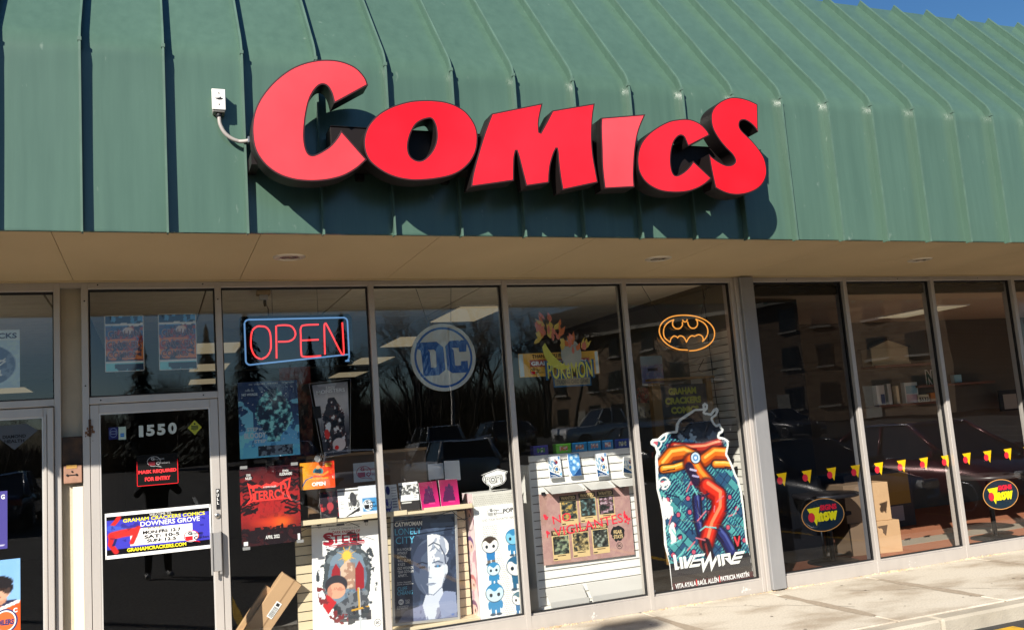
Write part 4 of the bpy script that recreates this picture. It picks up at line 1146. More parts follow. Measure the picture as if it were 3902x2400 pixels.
hp = sheet('poster', 'poster of a player in an orange jersey at the bottom left corner', 'poster', -0.069 - 0.29, 0.677, 0.58, 0.80, DW, a, m=GLOSSPRINT)
flat(hp, .58, .80, [ring(.835, .535, .135, .105)], mat('navy_crest', lin((30, 44, 96)), .5), 'crest', -.0015); flat(hp, .58, .80, [ring(.835, .535, .118, .092)], WHITE, 'crest', -.0022); flat(hp, .58, .80, [ring(.835, .535, .104, .081)], mat('orange_crest', lin((226, 96, 40)), .5), 'crest', -.0028)
letters(hp, .58, .80, [('OILERS', .835, .545, .19, .05, {'bold': .05})], mat('navy_crest', (0, 0, 0)), y=-.0036)
letters(hp, .58, .80, [('C', .945, .45, .045, .04, {'bold': .05})], INK_WHITE, y=-.0036)
letters(hp, .58, .80, [('E', .735, .06, .04, .05, {'bold': .01})], mat('navy_ink', (0, 0, 0)), y=-.0036)
# lock box on the pilaster
lb = thing('lock_box', 'rusty brown lock box plate fixed on the pilaster between the doors', 'lock box', (0.285, 0.0, 1.645))
mb = MB(); mb.box(0.222, 0.347, -0.012, 0.052, 1.580, 1.710); mb.build('plate', mat('copper_plate', (0.34, 0.185, 0.125), 0.6, 0.2, noise=0.2, nscale=18), lb, bevel=0.005)
mb = MB(); mb.box(0.240, 0.312, -0.0145, -0.0125, 1.690, 1.715); mb.build('tape', mat('ochre_tape', (0.45, 0.25, 0.06), 0.7), lb)
mb = MB(); mb.box(0.246, 0.306, -0.018, -0.0125, 1.640, 1.645)
for x, z, r in ((0.246, 1.6425, .008), (0.308, 1.6425, .008), (0.278, 1.667, .006)): mb.lathe([(r, -0.0125), (r, -0.019), (0, -0.019)], 10, 0, 'y', (x, 0, z))
mb.build('latch', BLACK, lb)

# ------------------------------------------------------------------ window displays: first shop window
def paper(name, label, cat, X, Z, W, H, Y, m, group=None, rot=(0, 0, 0), thick=0.001):
    mb = MB(); mb.box(-W / 2, W / 2, 0, thick, -H / 2, H / 2)
    o = link(name, mb.mesh(name, m), None, (X, Y, Z)); o.rotation_euler = rot
    return tag(o, label, cat, group)

# blue snow poster
w, h = 0.475, 0.615
a = Art(96, 124, (22, 34, 62)); n1 = a.noise(21, 4, 6); n2 = a.noise(22, 12, 16); n3 = a.noise(23, 5, 10)
a.grad((26, 38, 70), (64, 132, 172), np.clip((a.v - .35) * 1.6, 0, 1))
a.put((n1 > .52) * .35, (40, 62, 100))
a.put(((n3 > .55) & (a.v > .25) & (np.abs(a.u - .5) > .26)) * .75, (120, 190, 205))
a.put(((a.v > .60) & (n1 + .25 * n2 > .62)) * .6, (110, 180, 215)); a.put((a.v > .86) * .6, (84, 160, 190))
# a jagged mass of rock and ice in the middle
rock = ((np.abs(a.u - .58 + .08 * (n1 - .5)) < .10 + .20 * np.sin(np.clip((a.v - .12) / .62, 0, 1) * math.pi) + .10 * (n2 - .5)) & (a.v > .10) & (a.v < .80))
a.put(rock * .95, (34, 48, 66)); a.put((rock & (n2 > .54)) * .9, (72, 128, 134)); a.put((rock & (n2 > .63)) * .9, (128, 206, 200)); a.put((rock & (n1 < .4)) * .7, (20, 28, 44)); a.put((rock & (n2 < .42)) * .8, (22, 30, 50))
a.rect(.30, .85, .88, .98, (24, 28, 40)); a.put(((a.u > .30) & (a.u < .88) & (a.v > .85) & (a.v < .98) & (n2 > .55)) * .9, (96, 108, 118))
r_ = random.Random(4)
for _ in range(46): a.ell(r_.random(), r_.random() * .9, .008, .005, (190, 220, 235))
o = sheet('poster', 'blue snow scene poster taped under the open neon sign', 'poster', 1.726, 1.968, w, h, 0.08, brighten(a, 1.8), m=GLOSSPRINT, curl=0.002)
letters(o, w, h, [('NO WORDS', .19, .165, .26, .034, {'bold': .03}), ('THERE ARE', .19, .115, .14, .02), ('CODA', .21, .035, .06, .018), ('SIMON SPURRIER', .36, .033, .18, .018), ('MATIAS BERGARA', .58, .030, .18, .018), ('MATHEUS LOPES', .84, .026, .20, .018)], mat('ice_ink', (.62, .70, .74), .5))
letters(o, w, h, [('STEP', .22, .625, .19, .05, {'bold': .03}), ('BY', .36, .63, .06, .03, {'bold': .03}), ('BLOODY', .26, .705, .36, .075, {'bold': .035}), ('STEP', .34, .785, .20, .045, {'bold': .035})], mat('ice_ink', (0, 0, 0)))

# tilted narrow poster in a clear sleeve
w, h = 0.30, 0.60
def art_dark():
    a = Art(70, 128, (88, 88, 92)); n1 = a.noise(31, 4, 8); n2 = a.noise(32, 9, 18)
    a.grad((44, 42, 48), (150, 146, 146), np.clip(1.2 - np.abs(a.v - .28) * 2.6, 0, 1))
    a.put((n1 > .55) * .25, (170, 168, 168))
    blob = ((np.abs(a.u - .5) < .36 * np.clip((a.v - .12) * 3, 0, 1) * (.75 + .5 * n2)) & (a.v > .2) & (a.v < .92))
    a.put(blob * .95, (30, 26, 32)); a.put((blob & (n2 > .55)) * .9, (84, 44, 40)); a.put((blob & (n2 > .64)) * .9, (206, 196, 190)); a.put((blob & (n1 < .38)) * .8, (16, 15, 20))
    a.ell(.28, .62, .12, .06, (200, 198, 196), rot=-.6); a.ell(.22, .70, .09, .07, (186, 42, 38)); a.ell(.60, .86, .24, .09, (176, 160, 158)); a.ell(.50, .90, .08, .03, (180, 30, 30))
    return a
o = sheet('poster', 'narrow grey poster hanging askew in a clear sleeve beside the blue poster', 'poster', 2.255, 1.935, w, h, 0.10, brighten(art_dark(), 1.9), rot=(0, -0.06, 0.0), m=GLOSSPRINT)
for p in o.data.vertices:
    k = (h / 2 - p.co.z) / h
    p.co.x = p.co.x * (1 - 0.26 * k); p.co.y += 0.03 * k * (p.co.x / w)
letters(o, w, h, [('MONSTERS', .5, .115, .80, .05, {'bold': .012, 'arch': .01}), ('Little', .50, .055, .24, .04)], mat('silver_ink', (.80, .80, .80), .4), y=-.004)
mb = MB()
for p0, p1 in (((-.175, .315), (.178, .32)), ((.178, .32), (.105, -.30)), ((.105, -.30), (-.125, -.31)), ((-.125, -.31), (-.175, .315))): mb.tube([(p0[0], -.006, p0[1]), (p1[0], -.006, p1[1])], .0022, 5)
link('sleeve', mb.mesh('sleeve', mat('clear_edge', (.30, .32, .34), .2, 0, .8)), o)
mb = MB(); mb.box(-.165, -.10, -.008, -.006, .02, .12); link('tape', mb.mesh('tape', BLACK), o)

# tall dark banner standing further back
a = Art(36, 110, (44, 30, 26)); n1 = a.noise(47, 4, 10); n2 = a.noise(48, 10, 24); a.put((n1 > .5) * .8, (92, 46, 38)); a.put((n2 > .6) * .6, (120, 84, 66)); a.put((n1 < .36) * .8, (24, 20, 24)); a.put((a.v < .16) * .7, (120, 40, 40))
x, z, w, h = centre((2.013,2.533), (2.32,1.362))
bn_ = sheet('banner', 'tall dark red and brown banner standing behind the open sign and the posters', 'banner', x, z, w, h, 1.6, brighten(a, 1.6)); mb = MB(); mb.box(-w / 2, w / 2, -.01, .01, h / 2, h / 2 + .02); mb.box(-.012, .012, .006, .02, -h / 2 - .9, h / 2); link('stand', mb.mesh('stand', BLACK), bn_)

# red poster
w, h = 0.466, 0.618
a = Art(110, 146, (120, 26, 30)); n1 = a.noise(41, 4, 6); n2 = a.noise(42, 10, 14); n3 = a.noise(43, 24, 30)
a.grad((44, 14, 20), (168, 36, 36), np.clip(1.25 - np.abs(a.v - .50) * 2.4 + .5 * (n1 - .5), 0, 1))
glow = np.exp(-((a.u - .66) ** 2 / .035 + (a.v - .73) ** 2 / .006)); a.put(glow * .95, (250, 112, 34))
glow = np.exp(-((a.u - .42) ** 2 / .06 + (a.v - .72) ** 2 / .004)); a.put(glow * .7, (214, 64, 36))
for sd, (x0, sx) in enumerate(((0.0, 1), (1.0, -1), (0.05, 1), (.95, -1))):
    r_ = random.Random(sd)
    for k in range(9):
        y = r_.uniform(.0, .62); pts = [(x0, y)]
        for q in range(4): pts.append((pts[-1][0] + sx * r_.uniform(.03, .08), pts[-1][1] + r_.uniform(-.06, .03)))
        a.seg(pts, r_.uniform(.006, .016), (24, 12, 18))
a.put(((n2 > .60) & (a.v < .34)) * .6, (30, 14, 20)); a.put(((n3 > .58) & (a.v > .38) & (a.v < .66)) * .25, (60, 16, 22))
a.put((a.v > .80 - .03 * (n2 > .5)) * .95, (26, 16, 22)); a.rect(.66, .76, .70, .82, (26, 14, 20)); a.poly([(.655, .77), (.68, .735), (.705, .77)], (26, 14, 20)); a.put(((a.v > .83) & (n2 > .6)) * .3, (110, 30, 30))
o = sheet('poster', 'black and red poster with a burning skyline taped low in the first shop window', 'poster', 1.712, 1.278, w, h, 0.08, a, m=GLOSSPRINT, curl=0.002)
TERR = mat('fiery_red_ink', lin((236, 52, 44)), .5)
flat(o, w, h, [[(.12, .19), (.20, .235), (.28, .22), (.36, .245), (.44, .215), (.50, .235), (.56, .20), (.66, .23), (.74, .19), (.86, .165), (.83, .30), (.80, .335), (.865, .475), (.80, .44), (.20, .44), (.08, .475), (.165, .40), (.15, .30)]], TERR, 'title_plate', -.0015)
flat(o, w, h, [[(.145, .215), (.22, .255), (.32, .25), (.36, .275), (.5, .265), (.62, .275), (.72, .22), (.825, .195), (.80, .29), (.765, .33), (.80, .42), (.20, .42), (.165, .44), (.20, .39), (.17, .30)]], mat('dark_red_plate', (.03, .006, .008), .6), 'title_plate', -.0020)
letters(o, w, h, [('TERROR', .5, .365, .60, .12, {'bold': .03}), ('T', .22, .335, .16, .21, {'bold': .02}), ('R', .745, .325, .15, .22, {'bold': .02})], TERR, y=-.0026)
letters(o, w, h, [('A TOWN CALLED', .495, .265, .22, .022, {'bold': .02}), ('NILES', .145, .135, .10, .035, {'bold': .02}), ('STEVE', .145, .095, .07, .03, {'bold': .02}), ('KUDRANSKI', .775, .115, .21, .038, {'bold': .02}), ('SZYMON', .77, .075, .10, .03, {'bold': .02}), ('APRIL 2022', .51, .905, .235, .045, {'bold': .02})], INK_WHITE, y=-.0028)
flat(o, w, h, [[(.03, .935), (.10, .935), (.10, .985), (.03, .985)], [(.935, .90), (.975, .90), (.975, .98), (.935, .98)]], INK_WHITE, 'small_print')
mb = MB()
for x, z in ((-.20, .315), (.20, .312), (-.20, -.32), (.22, -.31)): mb.box(x - .028, x + .028, -.004, -.003, z - .012, z + .012)
link('tape', mb.mesh('tape', mat('clear_tape', (.28, .28, .28), .2)), o)

# orange open card on a suction hook
w, h = 0.283, 0.220
a = Art(70, 56, (232, 84, 34)); a.grad((244, 156, 40), (222, 54, 32), np.clip(a.u * 1.3 - .15, 0, 1)); n1 = a.noise(51, 8, 8)
a.poly([(.36, .55), (.50, .22), (.66, .18), (.80, .50), (.70, .58)], (232, 70, 30))
a.ell(.52, .36, .15, .15, (64, 130, 140)); a.ell(.52, .36, .10, .10, (36, 60, 78)); a.seg([(.05, .86), (.16, .64), (.34, .56)], .022, (48, 88, 150), 1, .8); a.seg([(.40, .44), (.66, .5), (.80, .40)], .03, (236, 140, 60), 1, .8)
a.ell(.52, .20, .055, .07, (226, 150, 100)); a.put((n1 > .62) * .2, (250, 190, 60)); a.put((a.v > .58) * .25, (250, 150, 50))
o = sheet('open_card', 'small orange open card hanging from a suction hook above the shelf', 'sign', 2.103, 1.480, w, h, 0.12, a, m=GLOSSPRINT)
letters(o, w, h, [('OPEN', .52, .82, .40, .15, {'bold': .05})], INK_WHITE)
letters(o, w, h, [('ARE YOU READY TO ROCK?', .52, .625, .58, .065, {'bold': .03}), ('DEATH', .82, .10, .20, .08, {'bold': .05}), ('METAL', .82, .18, .16, .06, {'bold': .05})], mat('amber_ink', lin((250, 190, 50)), .5))
letters(o, w, h, [('DC', .08, .15, .06, .06, {'bold': .03})], BLACK)
mb = MB(); mb.lathe([(0.028, -0.045), (0.026, -0.040), (0.010, -0.025), (0.006, -0.015), (0, -0.012)], 18, 0, 'y', (0.0, 0.0, 0.135)); mb.tube([(0, -.014, .135), (0, -.008, .118), (0, 0.0, .108)], .003, 6)
link('suction_hook', mb.mesh('suction_hook', mat('clear_rubber', (.20, .20, .20), .15, 0, .8)), o)

# cream slatwall unit with a shelf: the base of the display in the first two windows
CREAM = mat('cream_laminate', (0.66, 0.555, 0.375), 0.5, noise=0.03, nscale=3)
fx = thing('display_unit', 'cream slatwall display unit with a shelf of comics behind the first two windows', 'display unit', (2.7, 0.40, 0.06))
SL = 0.0762
def slats(parent, x0, x1, z0, z1, y, m, gap=0.009, depth=0.016):
    b = MB(); b.box(0, x1 - x0, 0, depth, 0, SL - gap); me = b.mesh('slat', m)
    z = z0; o = origin(parent)
    while z < z1 - 0.03:
        link('slat', me, parent, (x0 - o.x, y - o.y, z - o.z)); z += SL
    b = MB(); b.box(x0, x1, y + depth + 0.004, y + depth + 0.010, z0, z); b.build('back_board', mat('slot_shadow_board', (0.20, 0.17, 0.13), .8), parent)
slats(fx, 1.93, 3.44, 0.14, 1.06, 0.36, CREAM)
mb = MB(); mb.box(1.90, 3.445, 0.11, 0.45, 1.082, 1.104); mb.build('shelf', CREAM, fx, bevel=0.003)
mb = MB()
for x0_, x1_ in ((1.92, 2.24), (2.45, 2.84), (2.99, 3.43)): mb.box(x0_, x1_, 0.100, 0.109, 1.085, 1.125)
mb.build('price_rail', CREAM, fx, bevel=0.002)
mb = MB(); mb.box(1.90, 3.50, 0.22, 0.40, 0.058, 0.135); mb.build('plinth', CREAM, fx, bevel=0.003)
mb = MB(); mb.box(1.93, 2.02, 0.385, 0.43, 0.06, 1.05); mb.build('side_panel', mat('dark_panel', (.03, .028, .025), .7), fx)
mb = MB(); mb.tube([(1.93, .13, 1.03), (2.00, .12, 1.06), (2.13, .11, 1.06), (2.26, .11, 1.055), (2.34, .115, 1.075), (2.43, .12, 1.03)], .003, 5)
mb.tube([(2.66, .12, 1.03), (2.9, .115, 1.045), (3.15, .11, 1.06), (3.24, .11, 1.078), (3.30, .12, 1.02), (3.36, .14, .985), (3.42, .15, 1.01)], .0035, 5)
mb.box(2.24, 2.30, .10, .12, 1.055, 1.072); mb.build('cable', BLACK, fx)
# dark counter with a wood edge behind the shelf
ct = thing('counter', 'brown backed counter with a lit wooden edge behind the shelf of comics', 'counter', (2.6, 0.7, 0.06))
x, z, w_, h_ = centre((2.192,1.637), (3.18,1.308))
mb = MB(); mb.box(x - w_ / 2 - .1, x + w_ / 2, 0.62, 0.66, 1.10, z + h_ / 2 - .025); mb.build('back_panel', mat('brown_panel', (0.21, 0.125, 0.065), 0.7, noise=.1, nscale=5), ct)
mb = MB(); mb.box(x - w_ / 2 - .1, x + w_ / 2 + .01, 0.60, 1.2, z + h_ / 2 - .0245, z + h_ / 2); mb.build('top', mat('oak_edge', (0.42, 0.24, 0.10), 0.5), ct)

# comics and cards standing on the shelf
def comic_art(kind):
    a = Art(36, 52, (230, 230, 228)); n1 = a.noise(61 + kind, 5, 7); n2 = a.noise(71 + kind, 10, 14)
    if kind == 0:
        a.grad((40, 28, 40), (22, 18, 26), a.v); a.put((n1 > .58) * .8, (150, 36, 46)); a.ell(.55, .55, .18, .16, (200, 70, 76), a=.8); a.rect(.04, .55, .16, .72, (200, 60, 60)); a.ell(.6, .3, .14, .1, (70, 50, 60))
    elif kind == 1:
        a.put((np.abs(a.v - .07) < .03) * .8, (40, 40, 42)); a.ell(.72, .40, .16, .26, (60, 60, 64), rot=-.2); a.put(((n2 > .52) & (a.u > .48) & (a.v > .22) & (a.v < .85)) * .8, (84, 84, 86)); a.poly([(.35, 1), (1, .80), (1, .68), (.3, .98)], (40, 40, 44))
        for k in range(6): a.rect(.1, .38 + .07 * k, .1 + .16, .39 + .07 * k, (120, 120, 122))
    elif kind == 2:
        a.c[:] = (196, 202, 214); a.rect(.16, .42, 1, .88, (64, 136, 190)); a.ell(.42, .66, .26, .19, (225, 232, 240)); a.rect(.25, .70, .44, .80, (40, 70, 120))
    elif kind == 3:
        a.ell(.30, .20, .16, .16, (46, 46, 110)); a.put(((n2 > .5) & (a.u < .5) & (a.v > .5)) * .85, (60, 56, 150)); 
        for k in range(8): a.rect(.56, .10 + .1 * k, .92, .13 + .1 * k, (110, 108, 130))
    elif kind == 4:
        a.put(((n2 > .46) & (a.v > .08) & (a.v < .45)) * .9, (70, 72, 72)); a.put((a.v > .66) * 1., (48, 46, 46)); a.rect(.06, .70, .6, .73, (210, 210, 205))
        for k in range(9): a.rect(.74, .06 + .06 * k, .94, .08 + .06 * k, (100, 100, 100))
    else:
        a.grad((118, 24, 62), (206, 32, 116), np.clip(a.v * 1.2 - .1 + .25 * (a.u - .5), 0, 1)); sh = .16 + .22 * a.v
        a.put(((np.abs(a.u - (.52 - .16 * (a.v - .3))) < sh * (.8 + .4 * n1) * (a.v > .24) * (a.v < .82))) * .85, (58, 28, 66)); a.ell(.54, .24, .075, .09, (52, 26, 60)); a.rect(.42, .80, .76, .86, (235, 60, 130))
    return a
ITEMS = [(((2.125,1.39), (2.278,1.163)), 0, 'dark comic with a red cover, leftmost on the shelf'), (((2.278,1.402), (2.458,1.162)), 1, 'black and white comic second on the shelf'),
         (((2.457,1.403), (2.623,1.155)), 2, 'white card with a blue logo panel on the shelf by the window post'), (((2.676,1.402), (2.792,1.165)), 3, 'white comic with blue ink drawings just right of the window post'),
         (((2.809,1.413), (2.979,1.169)), 4, 'grey comic with a black lower half on the shelf'), (((2.99,1.406), (3.156,1.174)), 5, 'magenta comic with a dark silhouette, left of the two'),
         (((3.17,1.407), (3.344,1.172)), 6, 'magenta comic with a dark silhouette, right of the two')]
for (p0, p1), kind, lab in ITEMS:
    x, z, w, h = centre(p0, p1)
    h = max(0.22, h); z = 1.112 + h / 2 * .97
    o = sheet('comic_book', lab, 'comic book', x, z, w, h, 0.205, comic_art(min(kind, 5)), 'comics standing on the display shelf', rot=(-0.22, (.0, .0, 0, 0, .0, -.02, .03)[kind], 0.05 if kind > 4 else 0))
    mb = MB(); mb.box(-w / 2, w / 2, .0012, .006, -h / 2, h / 2); link('pages', mb.mesh('pages', WHITE), o)
    if kind == 2: bubble_logo(o, w, h, .2, .48, .98, .86, BLACK, BLACK, BLACK)
x, z, w, h = centre((2.479,1.545), (2.73,1.378))
o = paper('card', 'white paper card with a red speech bubble logo behind the comics', 'card', x, z, w, h, 0.5, WHITE)
bubble_logo(o, w, h, .10, .16, .98, .92, mat('faded_red_ink', lin((196, 90, 106)), .6), mat('faded_red_ink', (0, 0, 0)), mat('faded_red_ink', (0, 0, 0)))
x, z, w, h = centre((3.162,1.482), (3.308,1.342))
paper('card', 'blank white paper standing behind the left magenta comic', 'card', x, z, w, h, 0.5, WHITE)
x, z, w, h = centre((3.304,1.497), (3.461,1.319))
paper('card', 'curled blank white paper standing behind the right magenta comic', 'card', x, z, w, h, 0.47, WHITE, rot=(-.1, .04, .15))

# cardboard boxes leaning in the corner
def leaning_box(name, label, px, w, d, ln, x, z, y, ang, tape=False, sticker=False):
    o = thing(name, label, 'cardboard box', (x, y, z), (0.03, ang, 0))
    mb = MB(); mb.box(-w / 2, w / 2, 0, d, -ln, 0); mb.build('carton', CARDBOARD, o, local=True, bevel=0.003)
    if tape:
        mb = MB(); mb.box(w * .08, w * .14, -.0015, -.0005, -ln, 0); mb.build('seam_edge', mat('cardboard_edge', (0.30, .18, .09), .8), o, local=True)
    if sticker:
        mb = MB(); mb.box(-.005, .045, -.004, -.0026, -.345, -.205); s_ = mb.build('shipping_label', WHITE, o, local=True)
        mb = MB(); rr = random.Random(2); t = -.335
        while t < -.25: mb.box(.002, .040, -.0052, -.0042, t, t + rr.uniform(.001, .003)); t += rr.uniform(.003, .006)
        mb.box(.006, .034, -.0052, -.0042, -.24, -.215)
        mb.build('barcode', BLACK, s_, local=True)
    return o
pA, pB, pC = (1.804,0.701), (1.966,0.605), (1.699,0.27)
ang = math.atan2(pB[0] - pC[0], pB[1] - pC[1])
leaning_box('cardboard_box', 'long cardboard box leaning in the first shop window with a white label', None, 0.185, 0.12, 1.0, (pA[0] + pB[0]) / 2, (pA[1] + pB[1]) / 2, 0.27, ang, True, True)
pA = (1.708,0.598)
leaning_box('cardboard_box', 'thin flat cardboard box leaning behind the long labelled one', None, 0.075, 0.05, 0.9, pA[0], pA[1], 0.33, ang - .03)

# white poster with an oval picture
w, h = 0.585, 0.925
a = Art(120, 190, (236, 236, 236)); n1 = a.noise(81, 5, 8); n2 = a.noise(82, 12, 18)
q = np.hypot((a.u - .50) / (.36 + .07 * (n2 - .5)), (a.v - .50) / (.33 + .07 * (n2 - .5)))
a.put((q < 1.0) * 1., (70, 78, 84)); a.put(((q < 1) & (n2 > .55)) * .8, (118, 130, 138)); a.put((q < .80) * 1., (96, 116, 136)); a.put(((q < .8) & (n1 > .5)) * .5, (140, 160, 176))
for k in range(16):
    t = 2 * math.pi * k / 16; L_ = .15 if k % 2 else .10
    a.poly([(.50 + .045 * math.cos(t - .25), .30 + .030 * math.sin(t - .25)), (.50 + L_ * math.cos(t), .30 + L_ * .66 * math.sin(t)), (.50 + .045 * math.cos(t + .25), .30 + .030 * math.sin(t + .25))], (214, 168, 56))
a.ell(.50, .30, .06, .042, (230, 190, 80))
a.poly([(.28, .42), (.34, .36), (.40, .42), (.40, .62), (.26, .62)], (150, 36, 46)); a.poly([(.62, .42), (.68, .35), (.74, .42), (.74, .60), (.62, .62)], (150, 36, 46))
a.poly([(.40, .40), (.52, .33), (.62, .42), (.60, .58), (.42, .60)], (206, 180, 158)); a.put(((a.u > .4) & (a.u < .62) & (a.v > .36) & (a.v < .6) & (n2 > .56)) * .7, (150, 110, 92))
a.ell(.34, .55, .16, .085, (52, 50, 58)); a.ell(.34, .60, .13, .07, (214, 160, 134)); a.put(((np.hypot((a.u - .34) / .13, (a.v - .60) / .07) < 1) & (n2 > .55)) * .6, (180, 116, 98))
a.poly([(.20, .62), (.34, .70), (.22, .80), (.14, .72)], (190, 44, 50)); a.poly([(.34, .72), (.70, .60), (.82, .72), (.72, .86), (.40, .84)], (72, 76, 84)); a.put(((a.v > .62) & (a.v < .88) & (a.u > .3) & (a.u < .84) & (n2 > .56)) * .8, (126, 132, 140)); a.put(((a.v > .62) & (a.v < .88) & (a.u > .3) & (a.u < .84) & (n1 < .38)) * .8, (42, 42, 48))
a.seg([(.66, .60), (.68, .98)], .018, (190, 196, 204), 1, 1.6); a.seg([(.56, .785), (.80, .765)], .014, (196, 150, 60), 1, 1.6); a.seg([(.655, .60), (.665, .76)], .012, (200, 156, 64), 1, 1.6)
spl = ((q > .92) & (q < 1.2) & (n2 > .58)); a.put(spl * 1., (60, 66, 72)); a.put((spl & (a.v > .55) & (a.u < .5)) * .7, (150, 40, 44))
o = sheet('poster', 'large white poster with red title and dark oval picture, low in the first window', 'poster', 2.338, 0.600, w, h, 0.285, a, rot=(-0.03, 0.035, 0))
letters(o, w, h, [('STEEL', .47, .145, .58, .075, {'bold': .02}), ('DARK KNIGHTS OF', .50, .085, .40, .026, {'bold': .02}), ('S', .24, .14, .16, .115, {'bold': .02}), ('TAYLOR', .12, .955, .16, .018)], mat('crimson_ink', lin((176, 26, 50)), .5))
flat(o, w, h, [[(.24, .20), (.77, .185), (.77, .192), (.24, .207)], [(.30, .215), (.76, .20), (.76, .204), (.30, .219)]], mat('crimson_ink', (0, 0, 0)), 'title_rule')
letters(o, w, h, [('Swords. Sorcery. Superheroes.', .46, .025, .50, .02), ('A new DC Universe is born.', .47, .052, .46, .02)], mat('grey_print', (.20, .20, .21), .5))
letters(o, w, h, [('DC', .925, .915, .055, .022, {'bold': .04})], mat('dark_grey_print', (.07, .07, .08), .5))
mb = MB(); v, t = filled([[((p[0] - .5) * w, (.5 - p[1]) * h) for p in ring(.925, .915, .052, .033)], [((p[0] - .5) * w, (.5 - p[1]) * h) for p in ring(.925, .915, .046, .029)]], -.002); mb.add(v, t); link('emblem', mb.mesh('emblem', mat('dark_grey_print', (0, 0, 0))), o)
def clip(parent, x, z, y=-.006):
    mb = MB(); mb.box(x - .018, x + .018, y - .006, y + .012, z - .012, z + .012); mb.tube([(x - .008, y - .008, z - .01), (x - .008, y - .012, z - .035), (x + .008, y - .012, z - .035), (x + .008, y - .008, z - .01)], .0016, 5)
    link('binder_clip', mb.mesh('binder_clip', BLACK), parent)
clip(o, -.23, .462); clip(o, .17, .462)

# ------------------------------------------------------------------ second shop window
# framed blue-grey portrait poster
w, h = 0.560, 0.885
a = Art(120, 190, (44, 54, 74)); n1 = a.noise(91, 4, 6); n2 = a.noise(92, 9, 12)
a.put((n1 > .52) * .8, (58, 70, 94)); a.put((n1 > .62) * .7, (74, 88, 114)); a.put(((a.v < .2) & (n2 > .5)) * .6, (78, 96, 122)); a.rect(.6, .08, 1, .12, (92, 112, 140), .8)
a.poly([(.04, 1), (.16, .90), (.40, .86), (.62, .80), (.98, .80), (.99, 1)], (124, 132, 162)); a.poly([(.44, .86), (.52, .72), (.76, .70), (.80, .84), (.66, 1), (.5, 1)], (196, 204, 220)); a.put(((a.v > .84) & (n2 > .58) & (a.u > .1)) * .6, (92, 98, 128)); a.poly([(.70, .84), (.80, .74), (.98, .76), (1, .95), (.74, 1)], (134, 146, 178))
# plain head, left half in dark tone, right half in light tone
head = np.hypot((a.u - .57) / .27, (a.v - .50) / .27)
a.put((head < 1) * 1., (206, 214, 226)); a.put(((head < 1) & (a.u < .545)) * 1., (76, 88, 112))
a.poly([(.32, .52), (.30, .40), (.38, .30), (.545, .25), (.545, .34), (.44, .40), (.40, .56)], (60, 70, 94))
a.put(((np.hypot((a.u - .62) / .27, (a.v - .32) / .13) < 1) & (a.u > .545)) * 1., (222, 226, 232)); a.put(((np.hypot((a.u - .75) / .15, (a.v - .36) / .15) < 1) & (n2 > .45)) * .9, (150, 160, 180)); a.seg([(.56, .30), (.64, .27), (.74, .30), (.82, .40), (.83, .50)], .010, (70, 78, 98), 1, 1.6); a.seg([(.58, .35), (.66, .31), (.74, .36)], .008, (120, 130, 150), 1, 1.6)
a.ell(.83, .535, .035, .05, (200, 208, 222)); 
for ex, cl in ((.45, (36, 42, 58)), (.70, (80, 92, 112))): a.ell(ex, .50, .055, .013, cl); a.seg([(ex - .08, .465), (ex, .452), (ex + .08, .47)], .010, cl, 1, 1.6)
a.ell(.70, .50, .018, .011, (70, 140, 190)); a.seg([(.56, .50), (.545, .60), (.59, .605)], .007, (110, 120, 142), 1, 1.6); a.ell(.58, .665, .075, .013, (150, 160, 180)); a.seg([(.50, .665), (.66, .662)], .004, (90, 98, 120), 1, 1.6); a.seg([(.42, .66), (.50, .75), (.62, .77), (.76, .70), (.82, .58)], .006, (100, 110, 134), 1, 1.6)
fr = thing('framed_poster', 'silver framed blue-grey portrait poster with white and cyan lettering in the second window', 'poster', (3.022, 0.285, 0.608), (-0.03, 0.045, 0))
pr_ = link('print', art_mesh('print', a, w, h, GLOSSPRINT), fr)
CY = mat('cyan_ink', lin((96, 190, 226)), .5)
letters(pr_, w, h, [('CATWOMAN', .245, .075, .44, .042, {'bold': .03, 'shear': .1}), ('IN A WORLD', .165, .315, .22, .026), ('WITHOUT', .135, .350, .16, .026), ('BATMAN...', .135, .385, .16, .026), ('WILL SELINA', .165, .420, .21, .026), ("KYLE'S", .12, .455, .11, .026), ('OLD WOUNDS', .18, .492, .25, .026), ('TEAR GOTHAM', .18, .527, .25, .026), ('APART?...', .14, .562, .16, .026), ('written, illustrated,', .155, .625, .22, .016), ('colored, and lettered by', .17, .645, .26, .016), ('BLACK', .205, .798, .07, .018), ('LABEL', .205, .818, .07, .018), ('A 3-BOOK PRESTIGE', .125, .850, .18, .014), ('PLUS MINISERIES', .120, .868, .17, .014)], INK_WHITE)
letters(pr_, w, h, [('LONELY', .235, .145, .42, .062, {'bold': -.005}), ('CITY', .185, .228, .30, .066, {'bold': -.005}), ('CLIFF', .125, .685, .15, .036, {'bold': -.005}), ('CHIANG', .165, .725, .24, .036, {'bold': -.005})], CY)
flat(pr_, w, h, [ring(.10, .808, .042, .027)], INK_WHITE, 'emblem'); letters(pr_, w, h, [('DC', .10, .808, .055, .022, {'bold': .04})], mat('navy_ink', (0, 0, 0)), y=-.003); letters(pr_, w, h, [('DC', .925, .97, .045, .018, {'bold': .04})], mat('blue_ink', lin((50, 110, 190)), .5))
SILV = mat('silver_frame', (0.62, 0.62, 0.60), 0.35, 0.6)
mb = MB(); t_ = 0.022
mb.box(-w / 2 - t_, -w / 2, -.012, .012, -h / 2 - t_, h / 2 + t_); mb.box(w / 2, w / 2 + t_, -.012, .012, -h / 2 - t_, h / 2 + t_); mb.box(-w / 2, w / 2, -.012, .012, h / 2, h / 2 + t_); mb.box(-w / 2, w / 2, -.012, .012, -h / 2 - t_, -h / 2)
